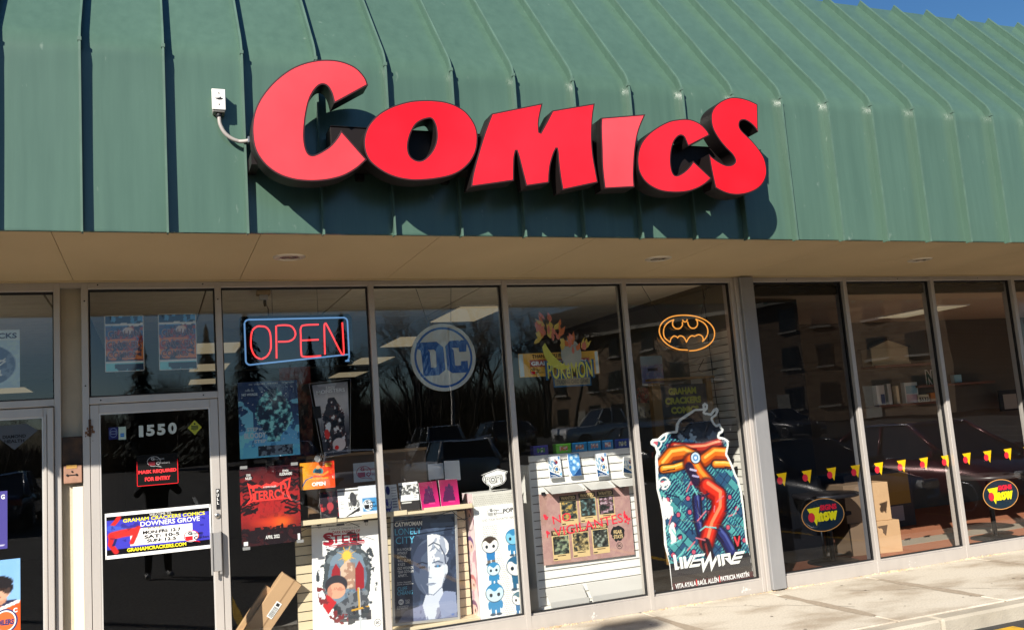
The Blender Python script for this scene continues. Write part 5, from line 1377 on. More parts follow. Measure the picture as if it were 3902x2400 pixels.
mb.build('frame', SILV, fr, local=True, bevel=0.003)
mb = MB(); mb.box(-w / 2, w / 2, .004, .010, -h / 2, h / 2); mb.build('backing', mat('dark_panel', (0, 0, 0)), fr, local=True)

# round logo sign on its chain
x, z = (3.285,2.425)
RD = 0.305
dc = thing('round_sign', 'large round white sign with blue ring and blue block letters hanging in the second window', 'sign', (x, 0.2, z))
mb = MB(); mb.prism([(RD * math.cos(t * math.pi / 32), RD * math.sin(t * math.pi / 32)) for t in range(64)], 0, 0.012); mb.build('disc', mat('frosted_white', (0.60, 0.64, 0.62), 0.5), dc, local=True)
DCB = mat('logo_blue', lin((12, 84, 164)), 0.45)
K = lambda L_: [((p[0] - 628) / 290 * RD * .985, (780 - p[1]) / 304 * RD) for p in L_]
circ = lambda r: [(r * math.cos(t * math.pi / 32), r * math.sin(t * math.pi / 32)) for t in range(64)]
mb = MB()
v, t = filled([circ(RD * .895), circ(RD * .83)], -.001); mb.add(v, t)
v, t = filled([K([(392, 642), (572, 638), (630, 690), (637, 892), (575, 938), (437, 942), (430, 760), (424, 712), (388, 690)]), K([(490, 708), (545, 708), (560, 725), (560, 860), (545, 872), (508, 868), (505, 725)])], -.0015); mb.add(v, t)
v, t = filled([K([(648, 682), (692, 635), (770, 632), (785, 642), (797, 630), (850, 634), (838, 735), (775, 738), (770, 700), (705, 698), (722, 720), (728, 855), (745, 862), (780, 860), (782, 822), (845, 820), (845, 925), (700, 926), (655, 892)])], -.0015); mb.add(v, t)
mb.build('logo', DCB, dc, local=True)
mb = MB(); mb.tube([(-.115, .006, RD * .93), (-.22, .006, .64)], .0025, 5); mb.tube([(.09, .006, RD * .95), (.115, .006, .64)], .0025, 5); mb.build('hanging_wire', mat('wire_grey', (.12, .12, .12), .4), dc, local=True)

# tall display box with toy figures printed on it
pb = thing('display_box', 'tall white cardboard display box printed with blue big-headed toy figures', 'display box', (3.70, 0.2, 0.06))
bx0, bx1, bz0, bz1 = 3.470, 3.905, 0.085, 1.195
mb = MB(); mb.box(bx0, bx1, 0.20, 0.50, bz0, bz1); mb.build('carton', mat('white_card', (0.74, 0.74, 0.71), 0.6), pb, bevel=0.003)
W_, H_ = bx1 - bx0, bz1 - bz0
a = Art(110, 280, (240, 240, 236)); n1 = a.noise(101, 3, 6)
dots = (np.hypot(((a.u * 26 + (np.floor(a.v * 66) % 2) * .5) % 1) - .5, ((a.v * 66) % 1) - .5) < .34)
a.put((dots & (np.abs(a.u - .47 + .15 * np.sin(a.v * 5)) < .16) & (a.v > .26)) * 1., (172, 172, 170)); a.put((a.v < .10) * 1., (206, 204, 196)); a.put((dots & (a.v < .11) & (a.v > .02)) * 1., (170, 168, 160))
BLU = (52, 132, 182); DBL = (40, 96, 132)
def toy(cx, cy, s, hair, body, hd=(238, 236, 230), legs=None):
    lg_ = legs or body
    for d in (-.05, .05): a.rect(cx + d * s - .036 * s, cy + .10 * s, cx + d * s + .036 * s, cy + .150 * s, lg_); a.ell(cx + d * s * 1.2, cy + .150 * s, .058 * s, .010 * s, (60, 80, 100), soft=.2)
    for d in (-.115, .115): a.ell(cx + d * s, cy + .085 * s, .032 * s, .030 * s, hd if body != BLU else body, soft=.15)
    a.poly([(cx - .10 * s, cy + .055 * s), (cx + .10 * s, cy + .055 * s), (cx + .085 * s, cy + .118 * s), (cx - .085 * s, cy + .118 * s)], body)
    a.ell(cx, cy, .182 * s, .066 * s, (40, 60, 80), soft=.08); a.ell(cx, cy, .170 * s, .061 * s, hd, soft=.08)
    a.put(((np.hypot((a.u - cx) / (.182 * s), (a.v - cy) / (.066 * s)) < 1) & (a.v < cy - .022 * s + .012 * s * np.cos((a.u - cx) / s * 30))) * 1., hair)
    for d in (-.075, .075): a.ell(cx + d * s, cy + .014 * s, .032 * s, .0135 * s, (30, 40, 54))
toy(.30, .41, 1.0, (66, 54, 46), (44, 120, 180), legs=(110, 100, 96)); toy(.82, .37, .95, BLU, BLU, (120, 190, 220)); toy(.34, .60, .80, BLU, BLU, (200, 224, 232)); toy(.84, .60, 1.2, DBL, DBL); toy(.33, .785, 1.1, BLU, BLU, (190, 214, 226)); toy(.84, .855, .80, (70, 110, 126), (44, 110, 160))
a.rect(.06, .03 + .10, .96, .24, (248, 248, 246))
o = link('front_print', art_mesh('front_print', a, W_, H_, PRINT), pb, (3.6875 - 3.70, -.0035, (bz0 + bz1) / 2 - .06))
letters(o, W_, H_, [('AND YOUR FAVORITES HERE', .52, .215, .72, .02, {'bold': .02})], mat('pale_grey_ink', (.38, .38, .37), .5))
letters(o, W_, H_, [('POP!', .76, .155, .26, .035, {'bold': .04, 'rot': .08})], mat('dark_grey_print', (0, 0, 0)))
bubble_logo(o, W_, H_, .28, .125, .64, .20, mat('pale_grey_ink', (0, 0, 0)), mat('pale_grey_ink', (0, 0, 0)), BLACK)
a = Art(40, 120, (226, 206, 208)); n1 = a.noise(105, 3, 9); a.put((n1 > .56) * .6, (190, 130, 150))
for cy, cl in ((.15, (120, 60, 100)), (.40, (110, 80, 130)), (.70, (190, 120, 120)), (.90, (120, 80, 110))): a.ell(.5, cy, .34, .06, cl); a.ell(.5, cy + .02, .30, .045, (232, 190, 180)); a.ell(.6, cy + .02, .05, .014, (30, 26, 30))
o = link('side_print', art_mesh('side_print', a, 0.28, H_, PRINT), pb, (bx0 - .003 - 3.70, 0.15, (bz0 + bz1) / 2 - .06)); o.rotation_euler = (0, 0, -math.pi / 2)
bub = [[(3.571,1.357),(3.721,1.397,1),(3.817,1.366,1),(3.795,1.338,1),(3.797,1.295),(3.767,1.263),(3.709,1.245),(3.669,1.24,1),(3.632,1.211,1),(3.635,1.248,1),(3.594,1.278),(3.571,1.315),(3.586,1.348,1)]]
bo = smooth_outline(bub[0], 5)
mb = MB(); mb.prism(bo, 0.190, 0.196); tp = mb.build('topper', WHITE, pb)
cx, cz = sum(p[0] for p in bo) / len(bo), sum(p[1] for p in bo) / len(bo)
mb = MB(); v, t = filled([inset(bo, .004), inset(bo, .009)], .1885); mb.add(v, t); mb.build('topper_outline', BLACK, tp)
o = bpy.data.objects.new('lettering', None)
bpy.data.objects.remove(o)
ltr = letters(tp, .42, .2, [('POP!', .52, .48, .40, .36, {'bold': .10, 'rot': .06})], BLACK, y=.0)
ltr.location = (cx - 3.70, .1875 - .2, cz - .06)
ltr = letters(tp, .42, .2, [('POP!', .52, .48, .37, .33, {'bold': .03, 'rot': .06})], mat('pale_ink', (.66, .66, .64), .5), y=.0)
ltr.location = (cx - 3.70, .1868 - .2, cz - .06)

# ------------------------------------------------------------------ third shop window
WL = mat('white_laminate', (0.78, 0.765, 0.72), 0.5)
ws = thing('display_unit', 'white slatwall display stand behind the third window', 'display unit', (4.66, 0.34, 0.06))
slats(ws, 4.085, 5.26, 0.13, 1.42, 0.31, WL)
mb = MB(); mb.box(4.085, 5.26, 0.31, 0.34, 1.425, 1.480); mb.build('top_rail', WL, ws, bevel=0.002)
mb = MB(); mb.box(4.065, 4.083, 0.30, 0.75, 0.06, 1.40); mb.build('side_panel', WL, ws, bevel=0.002)
mb = MB(); mb.box(4.07, 5.26, 0.25, 0.35, 0.058, 0.125); mb.build('plinth', WL, ws, bevel=0.003)
ACR = mat('frosted_acrylic', (0.46, 0.45, 0.43), 0.25, 0, .6)
mb = MB()
for x0_, x1_ in ((4.20, 4.55), (4.60, 4.86), (4.90, 5.20)): mb.add([(x0_, .306, 1.19), (x1_, .306, 1.19), (x1_ + .03, .175, 1.125), (x0_ + .03, .175, 1.125)], [(0, 1, 2, 3)]); 
mb.build('acrylic_ledge', ACR, ws)
mb = MB()
for x0_, x1_, z0 in ((4.14, 4.52, .27), (4.56, 5.16, .27)): mb.add([(x0_, .306, z0), (x1_, .306, z0), (x1_, .19, z0 - .14), (x0_, .19, z0 - .14)], [(0, 1, 2, 3)]); mb.box(x0_, x1_, .185, .189, z0 - .15, z0 - .10)
mb.build('acrylic_tray', mat('frosted_acrylic', (0, 0, 0)), ws)
# boxed sets along the top
TINS = [((4.136,1.53), (4.287,1.464), (70, 66, 130), (80, 130, 70), 'purple and green boxed set at the left end above the white stand'), ((4.367,1.537), (4.524,1.463), (110, 190, 60), (210, 90, 60), 'bright green boxed set above the white stand'),
        ((4.533,1.545), (4.694,1.467), (44, 130, 180), (190, 120, 90), 'blue boxed set right of the green one'), ((4.703,1.542), (4.841,1.471), (46, 134, 184), (180, 130, 120), 'blue boxed set in the middle of the row above the white stand'),
        ((4.857,1.546), (4.973,1.471), (40, 120, 176), (200, 110, 90), 'blue boxed set raised a little beside the navy one'), ((4.998,1.546), (5.153,1.465), (34, 52, 128), (150, 150, 120), 'navy boxed set near the right post above the white stand'), ((5.166,1.541), (5.259,1.465), (32, 48, 120), (150, 140, 110), 'navy boxed set partly hidden by the right post')]
for p0, p1, c0, c1, lab in TINS:
    x, z, w, h = centre(p0, p1); h = max(h, .09); z = 1.484 + h / 2
    a = Art(30, 16, c0); n1 = a.noise(int(w * 1e4) % 97, 6, 4)
    for u_ in (.3, .5, .7): a.ell(u_, .5, .09, .26, c1); a.put(((np.abs(a.u - u_) < .09) & (n1 > .55) & (np.abs(a.v - .5) < .3)) * .8, (220, 220, 210))
    a.put((a.v < .1) * 1., tuple(min(255, q * 1.4) for q in c0))
    o = thing('boxed_set', lab, 'box', (x, 0.31, 1.481), group='boxed sets along the top of the white stand')
    mb = MB(); mb.box(-w / 2, w / 2, 0.002, .08, 0.0, h); mb.build('carton', mat('tin_%d_%d_%d' % c0, lin(c0), .35), o, local=True, bevel=.003)
    link('front_print', art_mesh('front_print', a, w * .97, h * .95, GLOSSPRINT), o, (0, .0, h / 2))
# hanging card packs
def pack_art(k):
    a = Art(48, 74, (232, 236, 240)); n1 = a.noise(111 + k, 6, 8); n2 = a.noise(113 + k, 12, 16)
    if k == 1:
        a.c[:] = (70, 130, 190); 
        for cx, cy in ((.28, .2), (.72, .12), (.5, .36), (.8, .5), (.4, .66)): a.ell(cx, cy, .15, .10, (150, 200, 230)); a.ell(cx, cy, .08, .055, (226, 234, 240)); a.ell(cx, cy, .03, .02, (90, 60, 120))
        a.put((n2 > .6) * .5, (170, 210, 236)); a.poly([(.3, 1), (1, .62), (1, 1)], (24, 66, 120)); a.poly([(.0, .72), (.22, 1), (0, 1)], (225, 232, 238))
    else:
        a.put(((n2 > .50) & (a.u < .42) & (a.v > .18) & (a.v < .72)) * .85, (110, 150, 180)); a.ell(.56, .26, .13, .14, (44, 84, 140)); a.ell(.53, .20, .07, .06, (216, 176, 150)); a.ell(.66, .28, .11, .08, (130, 44, 52)); a.ell(.62, .62, .26, .19, (232, 224, 206)); a.ell(.62, .60, .13, .09, (58, 130, 196)); a.put(((np.hypot((a.u - .62) / .26, (a.v - .62) / .19) < 1) & (n2 > .58)) * .8, (60, 54, 56))
        a.poly([(0, .66), (1, .96), (1, 1), (0, 1)], (26, 72, 122)); a.poly([(0, .62), (1, .93), (1, .965), (0, .665)], (240, 242, 244)); a.poly([(.78, .86), (1, .74), (1, .93)], (90, 170, 224)); a.rect(.80, .0, .96, .16, (90, 130, 176))
    return a
for p0, p1, k, rr, lab in (((4.259,1.461), (4.381,1.262), 0, 0, 'blue and white card pack leftmost on the white stand'), ((4.463,1.474), (4.581,1.264), 1, 0, 'all blue card pack with round badges second on the white stand'),
                           ((4.751,1.452), (4.87,1.234), 0, 0, 'blue and white card pack third on the white stand'), ((5.04,1.389), (5.162,1.239), 2, .38, 'grey tilted card pack half hidden by the right post')):
    x, z, w, h = centre(p0, p1)
    a = pack_art(k)
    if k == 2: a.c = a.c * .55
    o = sheet('card_pack', lab, 'card pack', x, z, w, h, 0.262, a, 'card packs on the white stand', rot=(-.10, rr * .5, 0), m=GLOSSPRINT)
    mb = MB(); mb.box(-w / 2, w / 2, .002, .02, -h / 2, h / 2); link('carton', mb.mesh('carton', WHITE), o)
    if k == 0: flat(o, w, h, [[(.08, .85), (.45, .87), (.45, .89), (.08, .87)], [(.2, .91), (.6, .925), (.6, .94), (.2, .925)], [(.08, .955), (.9, .965), (.9, .98), (.08, .975)]], INK_WHITE, 'small_print')

# wanted poster
w, h = 0.945, 0.640
a = Art(150, 104, (168, 132, 128)); n1 = a.noise(121, 5, 4); n2 = a.noise(122, 20, 14)
a.put((n1 > .5) * .35, (186, 150, 140)); a.put((n2 > .6) * .25, (146, 110, 108)); a.put((n2 < .4) * .2, (196, 168, 150)); a.put(((a.u < .62) & (n1 < .5)) * .3, (158, 124, 104))
o = sheet('poster', 'wide brown wanted poster with red scrawl clipped to the white stand', 'poster', 4.615, 0.800, w, h, 0.285, a, rot=(-0.02, 0.012, 0), m=GLOSSPRINT)
CRM = mat('old_paper', lin((204, 178, 128)), .6); BRN = mat('dark_brown_ink', lin((52, 38, 22)), .5)
CELLS = [(.215, .05), (.425, .035), (.63, .03), (.10, .53), (.315, .515), (.535, .50)]
flat(o, w, h, [[(u_, v_), (u_ + .185, v_), (u_ + .19, v_ + .425), (u_ + .005, v_ + .425)] for u_, v_ in CELLS], CRM, 'notice_paper', -.0015)
flat(o, w, h, [[(u_, v_), (u_ + .185, v_), (u_ + .185, v_ + .072), (u_, v_ + .072)] for u_, v_ in CELLS], BRN, 'notice_heading', -.0022)
letters(o, w, h, [('WANTED', u_ + .0925, v_ + .036, .155, .05, {'bold': .05}) for u_, v_ in CELLS], CRM, y=-.003)
for k, (u_, v_) in enumerate(CELLS):
    a = Art(26, 36, (54, 56, 52)); n1 = a.noise(131 + k, 5, 7)
    a.put((n1 > .5) * .8, ((96, 100, 80), (60, 84, 84), (110, 70, 84), (80, 96, 78), (128, 112, 76), (76, 82, 72))[k]); a.put((n1 > .62) * .8, ((200, 160, 80), (110, 140, 140), (190, 170, 180), (150, 160, 130), (190, 170, 120), (150, 160, 150))[k]); a.put((n1 < .36) * .9, (20, 24, 24))
    link('notice_picture', art_mesh('notice_picture', a, w * .165, h * .255, PRINT), o, ((u_ + .096 - .5) * w, -.0026, (.5 - v_ - .212) * h))
flat(o, w, h, [[(u_ + .05, v_ + .355), (u_ + .14, v_ + .355), (u_ + .14, v_ + .365), (u_ + .05, v_ + .365)] for u_, v_ in CELLS] + [[(u_ + .01, v_ + .395), (u_ + .05, v_ + .395), (u_ + .05, v_ + .41), (u_ + .01, v_ + .41)] for u_, v_ in CELLS], BRN, 'small_print', -.003)
SCR = mat('scrawl_red', lin((226, 44, 66)), .5)
letters(o, w, h, [('NO', .225, .365, .20, .115, {'bold': .0, 'rot': .12}), ('VIGILANTES!', .53, .50, .80, .13, {'bold': .0, 'rot': .10})], SCR, y=-.0045, name='scrawl')
mb = MB(); r_ = random.Random(9)
for cx, cy in ((.055, .33), (.06, .55), (.93, .43), (.95, .47)):
    for _ in range(7):
        q = ring(cx + r_.gauss(0, .012), cy + r_.gauss(0, .025), .010 * r_.uniform(.5, 1.4), .022 * r_.uniform(.5, 1.3), 9)
        v, t = filled([[((p[0] - .5) * w, (.5 - p[1]) * h) for p in q]], -.0042 - .00003 * _); mb.add(v, t)
link('scrawl', mb.mesh('scrawl', SCR), o)
r_ = random.Random(3)
flat(o, w, h, [[(.83 + (.075 + r_.uniform(-.012, .012)) * math.cos(t), .665 + (.115 + r_.uniform(-.02, .02)) * math.sin(t)) for t in [2 * math.pi * k / 26 for k in range(26)]]], BLACK, 'splash', -.003)
letters(o, w, h, [('FEAR', .83, .645, .095, .055, {'bold': .03}), ('STATE', .83, .715, .105, .055, {'bold': .03})], CRM, y=-.004)
letters(o, w, h, [('DC', .835, .845, .034, .034, {'bold': .05})], BLACK)
mb = MB(); v, t = filled([[((p[0] - .5) * w, (.5 - p[1]) * h) for p in ring(.835, .845, .032, .048)], [((p[0] - .5) * w, (.5 - p[1]) * h) for p in ring(.835, .845, .028, .042)]], -.003); mb.add(v, t); link('emblem', mb.mesh('emblem', BLACK), o)
for x in (-.43, -.02, .15, .40): clip(o, x, .325, -.012)

# paper banner and card-game logo on the glass
w, h = 0.822, 0.218
a = Art(80, 24, (214, 150, 60)); n1 = a.noise(141, 6, 3); a.put((n1 > .55) * .2, (228, 168, 80)); a.rect(0, 0, .055, 1, (176, 190, 190)); a.rect(.955, 0, 1, 1, (176, 190, 190)); a.rect(.13, .30, .88, .58, (150, 72, 60))
bn = sheet('banner', 'orange paper thank you banner behind the card game logo in the third window', 'banner', 4.382, 2.311, w, h, 0.11, brighten(a, 1.5))
letters(bn, w, h, [('THANK YOU FROM', .40, .14, .46, .15, {'bold': .02})], BLACK)
letters(bn, w, h, [('GRAHAM CRACKERS', .50, .44, .70, .18, {'bold': .05})], INK_WHITE)
bubble_logo(bn, w, h, .13, .62, .30, .96, BLACK, RED_INK, BLACK)
x, z, w, h = centre((4.227,2.343), (4.703,2.16))
lg = thing('logo_decal', 'yellow and blue card game logo decal under a flame cluster on the third window', 'decal', (x, 0.068, z))
letters(lg, w, h, [('POKéMON', .5, .5, 1.06, 1.0, {'bold': .075, 'arch': -.06})], mat('logo_dark_blue', lin((34, 92, 130)), .5), y=.001)
letters(lg, w, h, [('POKéMON', .5, .5, .97, .84, {'bold': .012, 'arch': -.06})], mat('logo_yellow', lin((214, 212, 84)), .5), y=-.001)
x2, z2, w2, h2 = centre((4.285,2.182), (4.674,2.092))
mb = MB(); mb.box(x2 - w2 / 2, x2 + w2 / 2, .0685, .0695, z2 - h2 / 2, z2 + h2 / 2); mb.build('caption_border', mat('logo_dark_blue', (0, 0, 0)), lg)
mb = MB(); mb.box(x2 - w2 * .47, x2 + w2 * .47, .067, .068, z2 - h2 * .36, z2 + h2 * .36); mb.build('caption', mat('caption_olive', lin((150, 140, 110)), .5), lg)
tx = letters(lg, w2, h2, [('TRADING CARD GAME', .5, .5, .84, .44, {'bold': .02})], mat('caption_grey', lin((96, 92, 80)), .5), y=0); tx.location = (x2 - x, -.002, z2 - z)
# cluster of flame tongues above the logo
fl = thing('flame_decal', 'cluster of orange and yellow flame shapes stuck on the third window glass', 'decal', (4.401, 0.068, 2.493))
r_ = random.Random(12)
def flame(cx, cz, ln, wd, ang):
    P_ = []
    for t in range(9): P_.append((wd * math.sin(math.pi * min(1, t / 8 * 1.0)) * (1 - t / 9) * (1 if t % 2 else .8), ln * t / 8))
    P_ = P_ + [(-p[0], p[1]) for p in P_[::-1]][1:-1]
    return [(cx + p[0] * math.cos(ang) - p[1] * math.sin(ang), cz + p[0] * math.sin(ang) + p[1] * math.cos(ang)) for p in P_]
groups = {'orange': [], 'yellow': [], 'pink': []}
for k in range(46):
    t = r_.random(); cx = -.26 + .52 * t + r_.gauss(0, .02); cz = .12 - .10 * abs(t - .25) + r_.gauss(0, .045) - (0.08 if t > .55 else 0)
    groups[('orange', 'yellow', 'pink')[k % 3]].append(flame(cx, cz, r_.uniform(.06, .13), r_.uniform(.025, .05), r_.uniform(-1.0, 1.0)))
for k, (nm, cl) in enumerate((('orange', (212, 116, 60)), ('yellow', (214, 186, 84)), ('pink', (214, 124, 104)))):
    mb = MB()
    for i, P_ in enumerate(groups[nm]):
        v, tt = filled([P_], -.001 - .0006 * k - .00001 * i); mb.add(v, tt)
    mb.build('flame', mat('flame_' + nm, lin(cl), .5), fl, local=True)
mb = MB(); v, tt = filled([[(.09 + .105 * math.cos(t_ * math.pi / 16), -.10 + .14 * math.sin(t_ * math.pi / 16)) for t_ in range(32)]], .0004); mb.add(v, tt); mb.build('pale_oval', mat('pale_sage', lin((168, 172, 160)), .5), fl, local=True)
mb = MB()
arc = [(-.20 + .19 * (1 - math.cos(t_ * math.pi / 20)), -.02 - .22 * math.sin(t_ * math.pi / 20)) for t_ in range(13)]
mb.prism(arc + [(p[0] + .03 + .055 * math.sin(k * math.pi / 12), p[1] + .035) for k, p in reversed(list(enumerate(arc)))], -.0003, .0003); mb.build('yellow_arc', mat('logo_yellow', (0, 0, 0)), fl, local=True)

# ------------------------------------------------------------------ fourth shop window
# side slatwall along the party wall
sw = thing('slatwall', 'grey slatwall running back along the party wall in the fourth window', 'slatwall', (6.46, 0.2, 0.06))
b = MB(); b.box(-0.014, 0, 0, 0.95, 0, SL - 0.010); sm_ = b.mesh('slat', mat('grey_laminate', (0.72, 0.70, 0.64), 0.55))
z = 0.10
while z < 2.60:
    link('slat', sm_, sw, (6.474 - 6.46, 0.0, z - .06)); z += SL
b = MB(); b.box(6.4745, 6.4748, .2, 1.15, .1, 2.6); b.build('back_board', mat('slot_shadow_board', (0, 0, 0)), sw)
# tall cut-out display with abstract machinery and ribbons
poly_px = [(5.553,1.61),(5.567,1.675),(5.608,1.721),(5.698,1.764),(5.789,1.804),(5.891,1.807),(5.886,1.841),(5.919,1.862),(5.951,1.838),(5.944,1.798),(5.904,1.766),(5.972,1.753),(6.017,1.797),(6.055,1.806),(6.073,1.775),(6.038,1.724),(5.987,1.697),(6.001,1.665),(6.025,1.637),(6.069,1.649),(6.082,1.61),(6.106,1.584),(6.09,1.554),(6.056,1.541),(6.045,1.519),(6.102,1.504),(6.145,1.476),(6.146,1.427),(6.115,1.343),(6.165,1.235),(6.19,1.147),(6.22,1.08),(6.245,0.956),(6.247,0.712),(6.245,0.511),(6.273,0.162),(6.288,0.113),(5.352,0.105),(5.345,0.38),(5.311,0.551),(5.321,0.782),(5.308,0.939),(5.285,1.071),(5.291,1.201),(5.298,1.332),(5.305,1.383),(5.322,1.417),(5.308,1.471),(5.266,1.498),(5.266,1.528),(5.292,1.549),(5.351,1.55),(5.411,1.589),(5.475,1.606)]
xs_ = [p[0] for p in poly_px]; zs_ = [p[1] for p in poly_px]
lx0, lx1, lz0, lz1 = min(xs_), max(xs_), min(zs_), max(zs_)
w, h = lx1 - lx0, lz1 - lz0
a = Art(170, 310, (46, 96, 116))
n1 = a.noise(151, 6, 10); n2 = a.noise(152, 12, 20)
asp = h / w
# machine blocks: staggered bars in two directions
rot = (a.u - a.v * asp * .9); rot2 = (a.u * .9 + a.v * asp)
k1 = np.floor(rot * 11); k2 = np.floor(rot2 * 6)
cell = (np.sin(k1 * 12.9 + k2 * 78.2) * 43758.5) % 1.0
f1 = (rot * 11) % 1; f2 = (rot2 * 6 + cell * .5) % 1
a.put((cell > .5) * .9, (40, 76, 112)); a.put((cell < .25) * .9, (78, 156, 158))
bars = ((rot2 * 26 + np.floor(rot * 5) * .5) % 1) < .42
a.put((bars & (n1 > .46)) * .9, (88, 172, 170)); a.put((~bars & (n1 > .58)) * .9, (34, 48, 92)); a.put((f1 < .10) * .85, (24, 34, 66)); a.put((f2 < .07) * .85, (24, 34, 66))
r_ = random.Random(21)
for _ in range(40):
    cx, cy = r_.random(), .2 + .65 * r_.random(); a.ell(cx, cy, .030, .018, (30, 40, 80)); a.ell(cx, cy, .020, .012, (190, 84, 104))
for cx, cy in ((.06, .20), (.12, .165), (.10, .30), (.03, .26), (.10, .42), (.95, .22), (.90, .30)): a.ell(cx, cy, .06, .035, (236, 236, 230)); a.ell(cx, cy, .045, .026, (40, 92, 112)); a.ell(cx - .01, cy, .025, .015, (200, 96, 110))
a.put(((a.u < .14 + .05 * n2) & (a.v > .27) & (a.v < .75) & (n2 > .47)) * .95, (236, 236, 230))
# dark smoke cloud at the top
cl = ((a.v < .16 + .06 * n2) & (a.u > .22)) | ((np.hypot((a.u - .62) / .30, (a.v - .12) / .10) < 1))
a.put(cl * 1., (10, 14, 22)); a.put((cl & (n2 > .64)) * .8, (70, 84, 100)); a.put((cl & (n1 > .6)) * .5, (12, 16, 28))
# sweeping orange and red ribbons, inked like comic art
INKC = (34, 20, 30)
def ribbon(pts, wd, lo, mid, hi):
    a.seg(pts, wd + .012, INKC, 1, asp)
    a.seg(pts, wd, lo, 1, asp)
    up = [(p[0] + wd * .12, p[1] - wd * .16) for p in pts]
    a.seg(up, wd * .66, mid, 1, asp)
    up2 = [(p[0] + wd * .25, p[1] - wd * .28) for p in pts]
    a.seg(up2, wd * .22, hi, .9, asp)
    q0, q1 = pts[0], pts[-1]
    a.seg([(q0[0], q0[1] + wd * .3), ((q0[0] + q1[0]) / 2, (q0[1] + q1[1]) / 2 + wd * .36)], .006, INKC, .8, asp)
ribbon([(.24, .235), (.42, .250), (.58, .252), (.74, .235)], .050, (104, 24, 24), (170, 44, 32), (236, 150, 110))
ribbon([(.09, .325), (.20, .27), (.34, .265), (.46, .30)], .062, (168, 66, 20), (222, 116, 34), (250, 196, 90))
ribbon([(.10, .345), (.22, .345), (.36, .33)], .034, (190, 96, 24), (240, 160, 50), (252, 214, 120))
ribbon([(.92, .345), (.82, .295), (.68, .285), (.56, .32)], .060, (164, 62, 20), (218, 110, 32), (250, 190, 84))
ribbon([(.90, .365), (.79, .35), (.68, .345)], .032, (188, 92, 24), (240, 160, 50), (252, 214, 120))
ribbon([(.42, .325), (.49, .40), (.57, .455)], .085, (150, 48, 22), (212, 92, 30), (244, 160, 60))
a.seg([(.39, .345), (.45, .43)], .045, (42, 30, 56), 1, asp); a.seg([(.40, .36), (.46, .37)], .010, (190, 180, 210), 1, asp); a.seg([(.42, .395), (.48, .405)], .009, (170, 160, 200), 1, asp)
ribbon([(.44, .52), (.43, .64), (.46, .74)], .040, (26, 28, 70), (38, 44, 98), (80, 96, 160))
ribbon([(.60, .68), (.70, .75), (.77, .83)], .052, (26, 30, 76), (40, 46, 104), (76, 90, 156))
ribbon([(.56, .465), (.69, .52), (.67, .60), (.56, .68), (.50, .76)], .078, (150, 26, 24), (212, 50, 32), (246, 140, 100))
a.seg([(.49, .765), (.52, .845)], .05, (36, 22, 34), 1, asp); a.seg([(.485, .77), (.50, .83)], .012, (120, 40, 40), 1, asp)
a.ell(.47, .30, .060, .035, INKC); a.ell(.47, .30, .050, .029, (200, 216, 230)); a.ell(.47, .30, .032, .019, (96, 146, 196)); a.ell(.47, .30, .014, .008, (245, 245, 250))
r_ = random.Random(8)
for _ in range(26):
    x0_, y0_ = r_.uniform(.05, .95), r_.uniform(.38, .80); a.seg([(x0_, y0_), (x0_ + r_.uniform(-.12, .12), y0_ + r_.uniform(.01, .05))], .007, ((120, 200, 196), (24, 34, 66), (210, 110, 124))[_ % 3], .9, asp)
a.rect(.80, .745, .885, .82, (14, 14, 18)); a.seg([(.815, .755), (.842, .80), (.87, .755)], .010, (214, 60, 70), 1, asp)
# dark foot panel
fv = lambda z: (lz1 - z) / h
foot = a.v > fv(0.377)
a.put(foot * 1., (36, 36, 42)); a.put((foot & (a.v > fv(0.25))) * 1., (50, 46, 46)); a.put((a.v > fv(0.193)) * 1., (74, 38, 42))
UV = [((p[0] - lx0) / w, (lz1 - p[1]) / h) for p in poly_px]
so = [(p[0], p[1]) for p in UV]
keep = a.inside(so)
# white die-cut border
d_ = np.full(a.u.shape, 9.0)
for (x0_, y0_), (x1_, y1_) in zip(so, so[1:] + so[:1]):
    dx, dy = x1_ - x0_, (y1_ - y0_) * asp
    t = np.clip(((a.u - x0_) * dx + (a.v - y0_) * asp * dy) / (dx * dx + dy * dy + 1e-9), 0, 1)
    d_ = np.minimum(d_, np.hypot(a.u - x0_ - t * dx, (a.v - y0_) * asp - t * dy))
a.put(((d_ < .016 + .014 * n2) & (a.v < .80)) * 1., (226, 230, 226))
st = sheet('standee', 'tall cut-out display with teal machinery, red ribbons and a white title in the fourth window', 'standee', (lx0 + lx1) / 2, (lz0 + lz1) / 2, w, h, 0.095, a, keep=keep, m=GLOSSPRINT)
mb = MB(); mb.prism([((u_ - .5) * w, (.5 - v_) * h) for u_, v_ in so], .002, .008); link('board', mb.mesh('board', WHITE), st)
RT = .05 * w / h * asp
cred = [(t_, (c_[0] - lx0) / w, (lz1 - c_[1]) / h, w_, h_, {'bold': .03, 'rot': .012}) for t_, c_, w_, h_ in (('VITA AYALA', (5.498,0.163), .225, .026), ('RAÚL ALLÉN', (5.749,0.169), .235, .032), ('PATRICIA MARTÍN', (6.055,0.175), .325, .032))]
letters(st, w, h, cred, INK_WHITE, y=-.003)
flat(st, w, h, [[((c_[0] - lx0) / w - .004, (lz1 - c_[1]) / h - .022), ((c_[0] - lx0) / w + .004, (lz1 - c_[1]) / h - .022), ((c_[0] - lx0) / w + .006, (lz1 - c_[1]) / h + .022), ((c_[0] - lx0) / w - .002, (lz1 - c_[1]) / h + .022)] for c_ in ((5.619,0.159), (5.879,0.162))], RED_INK, 'divider')
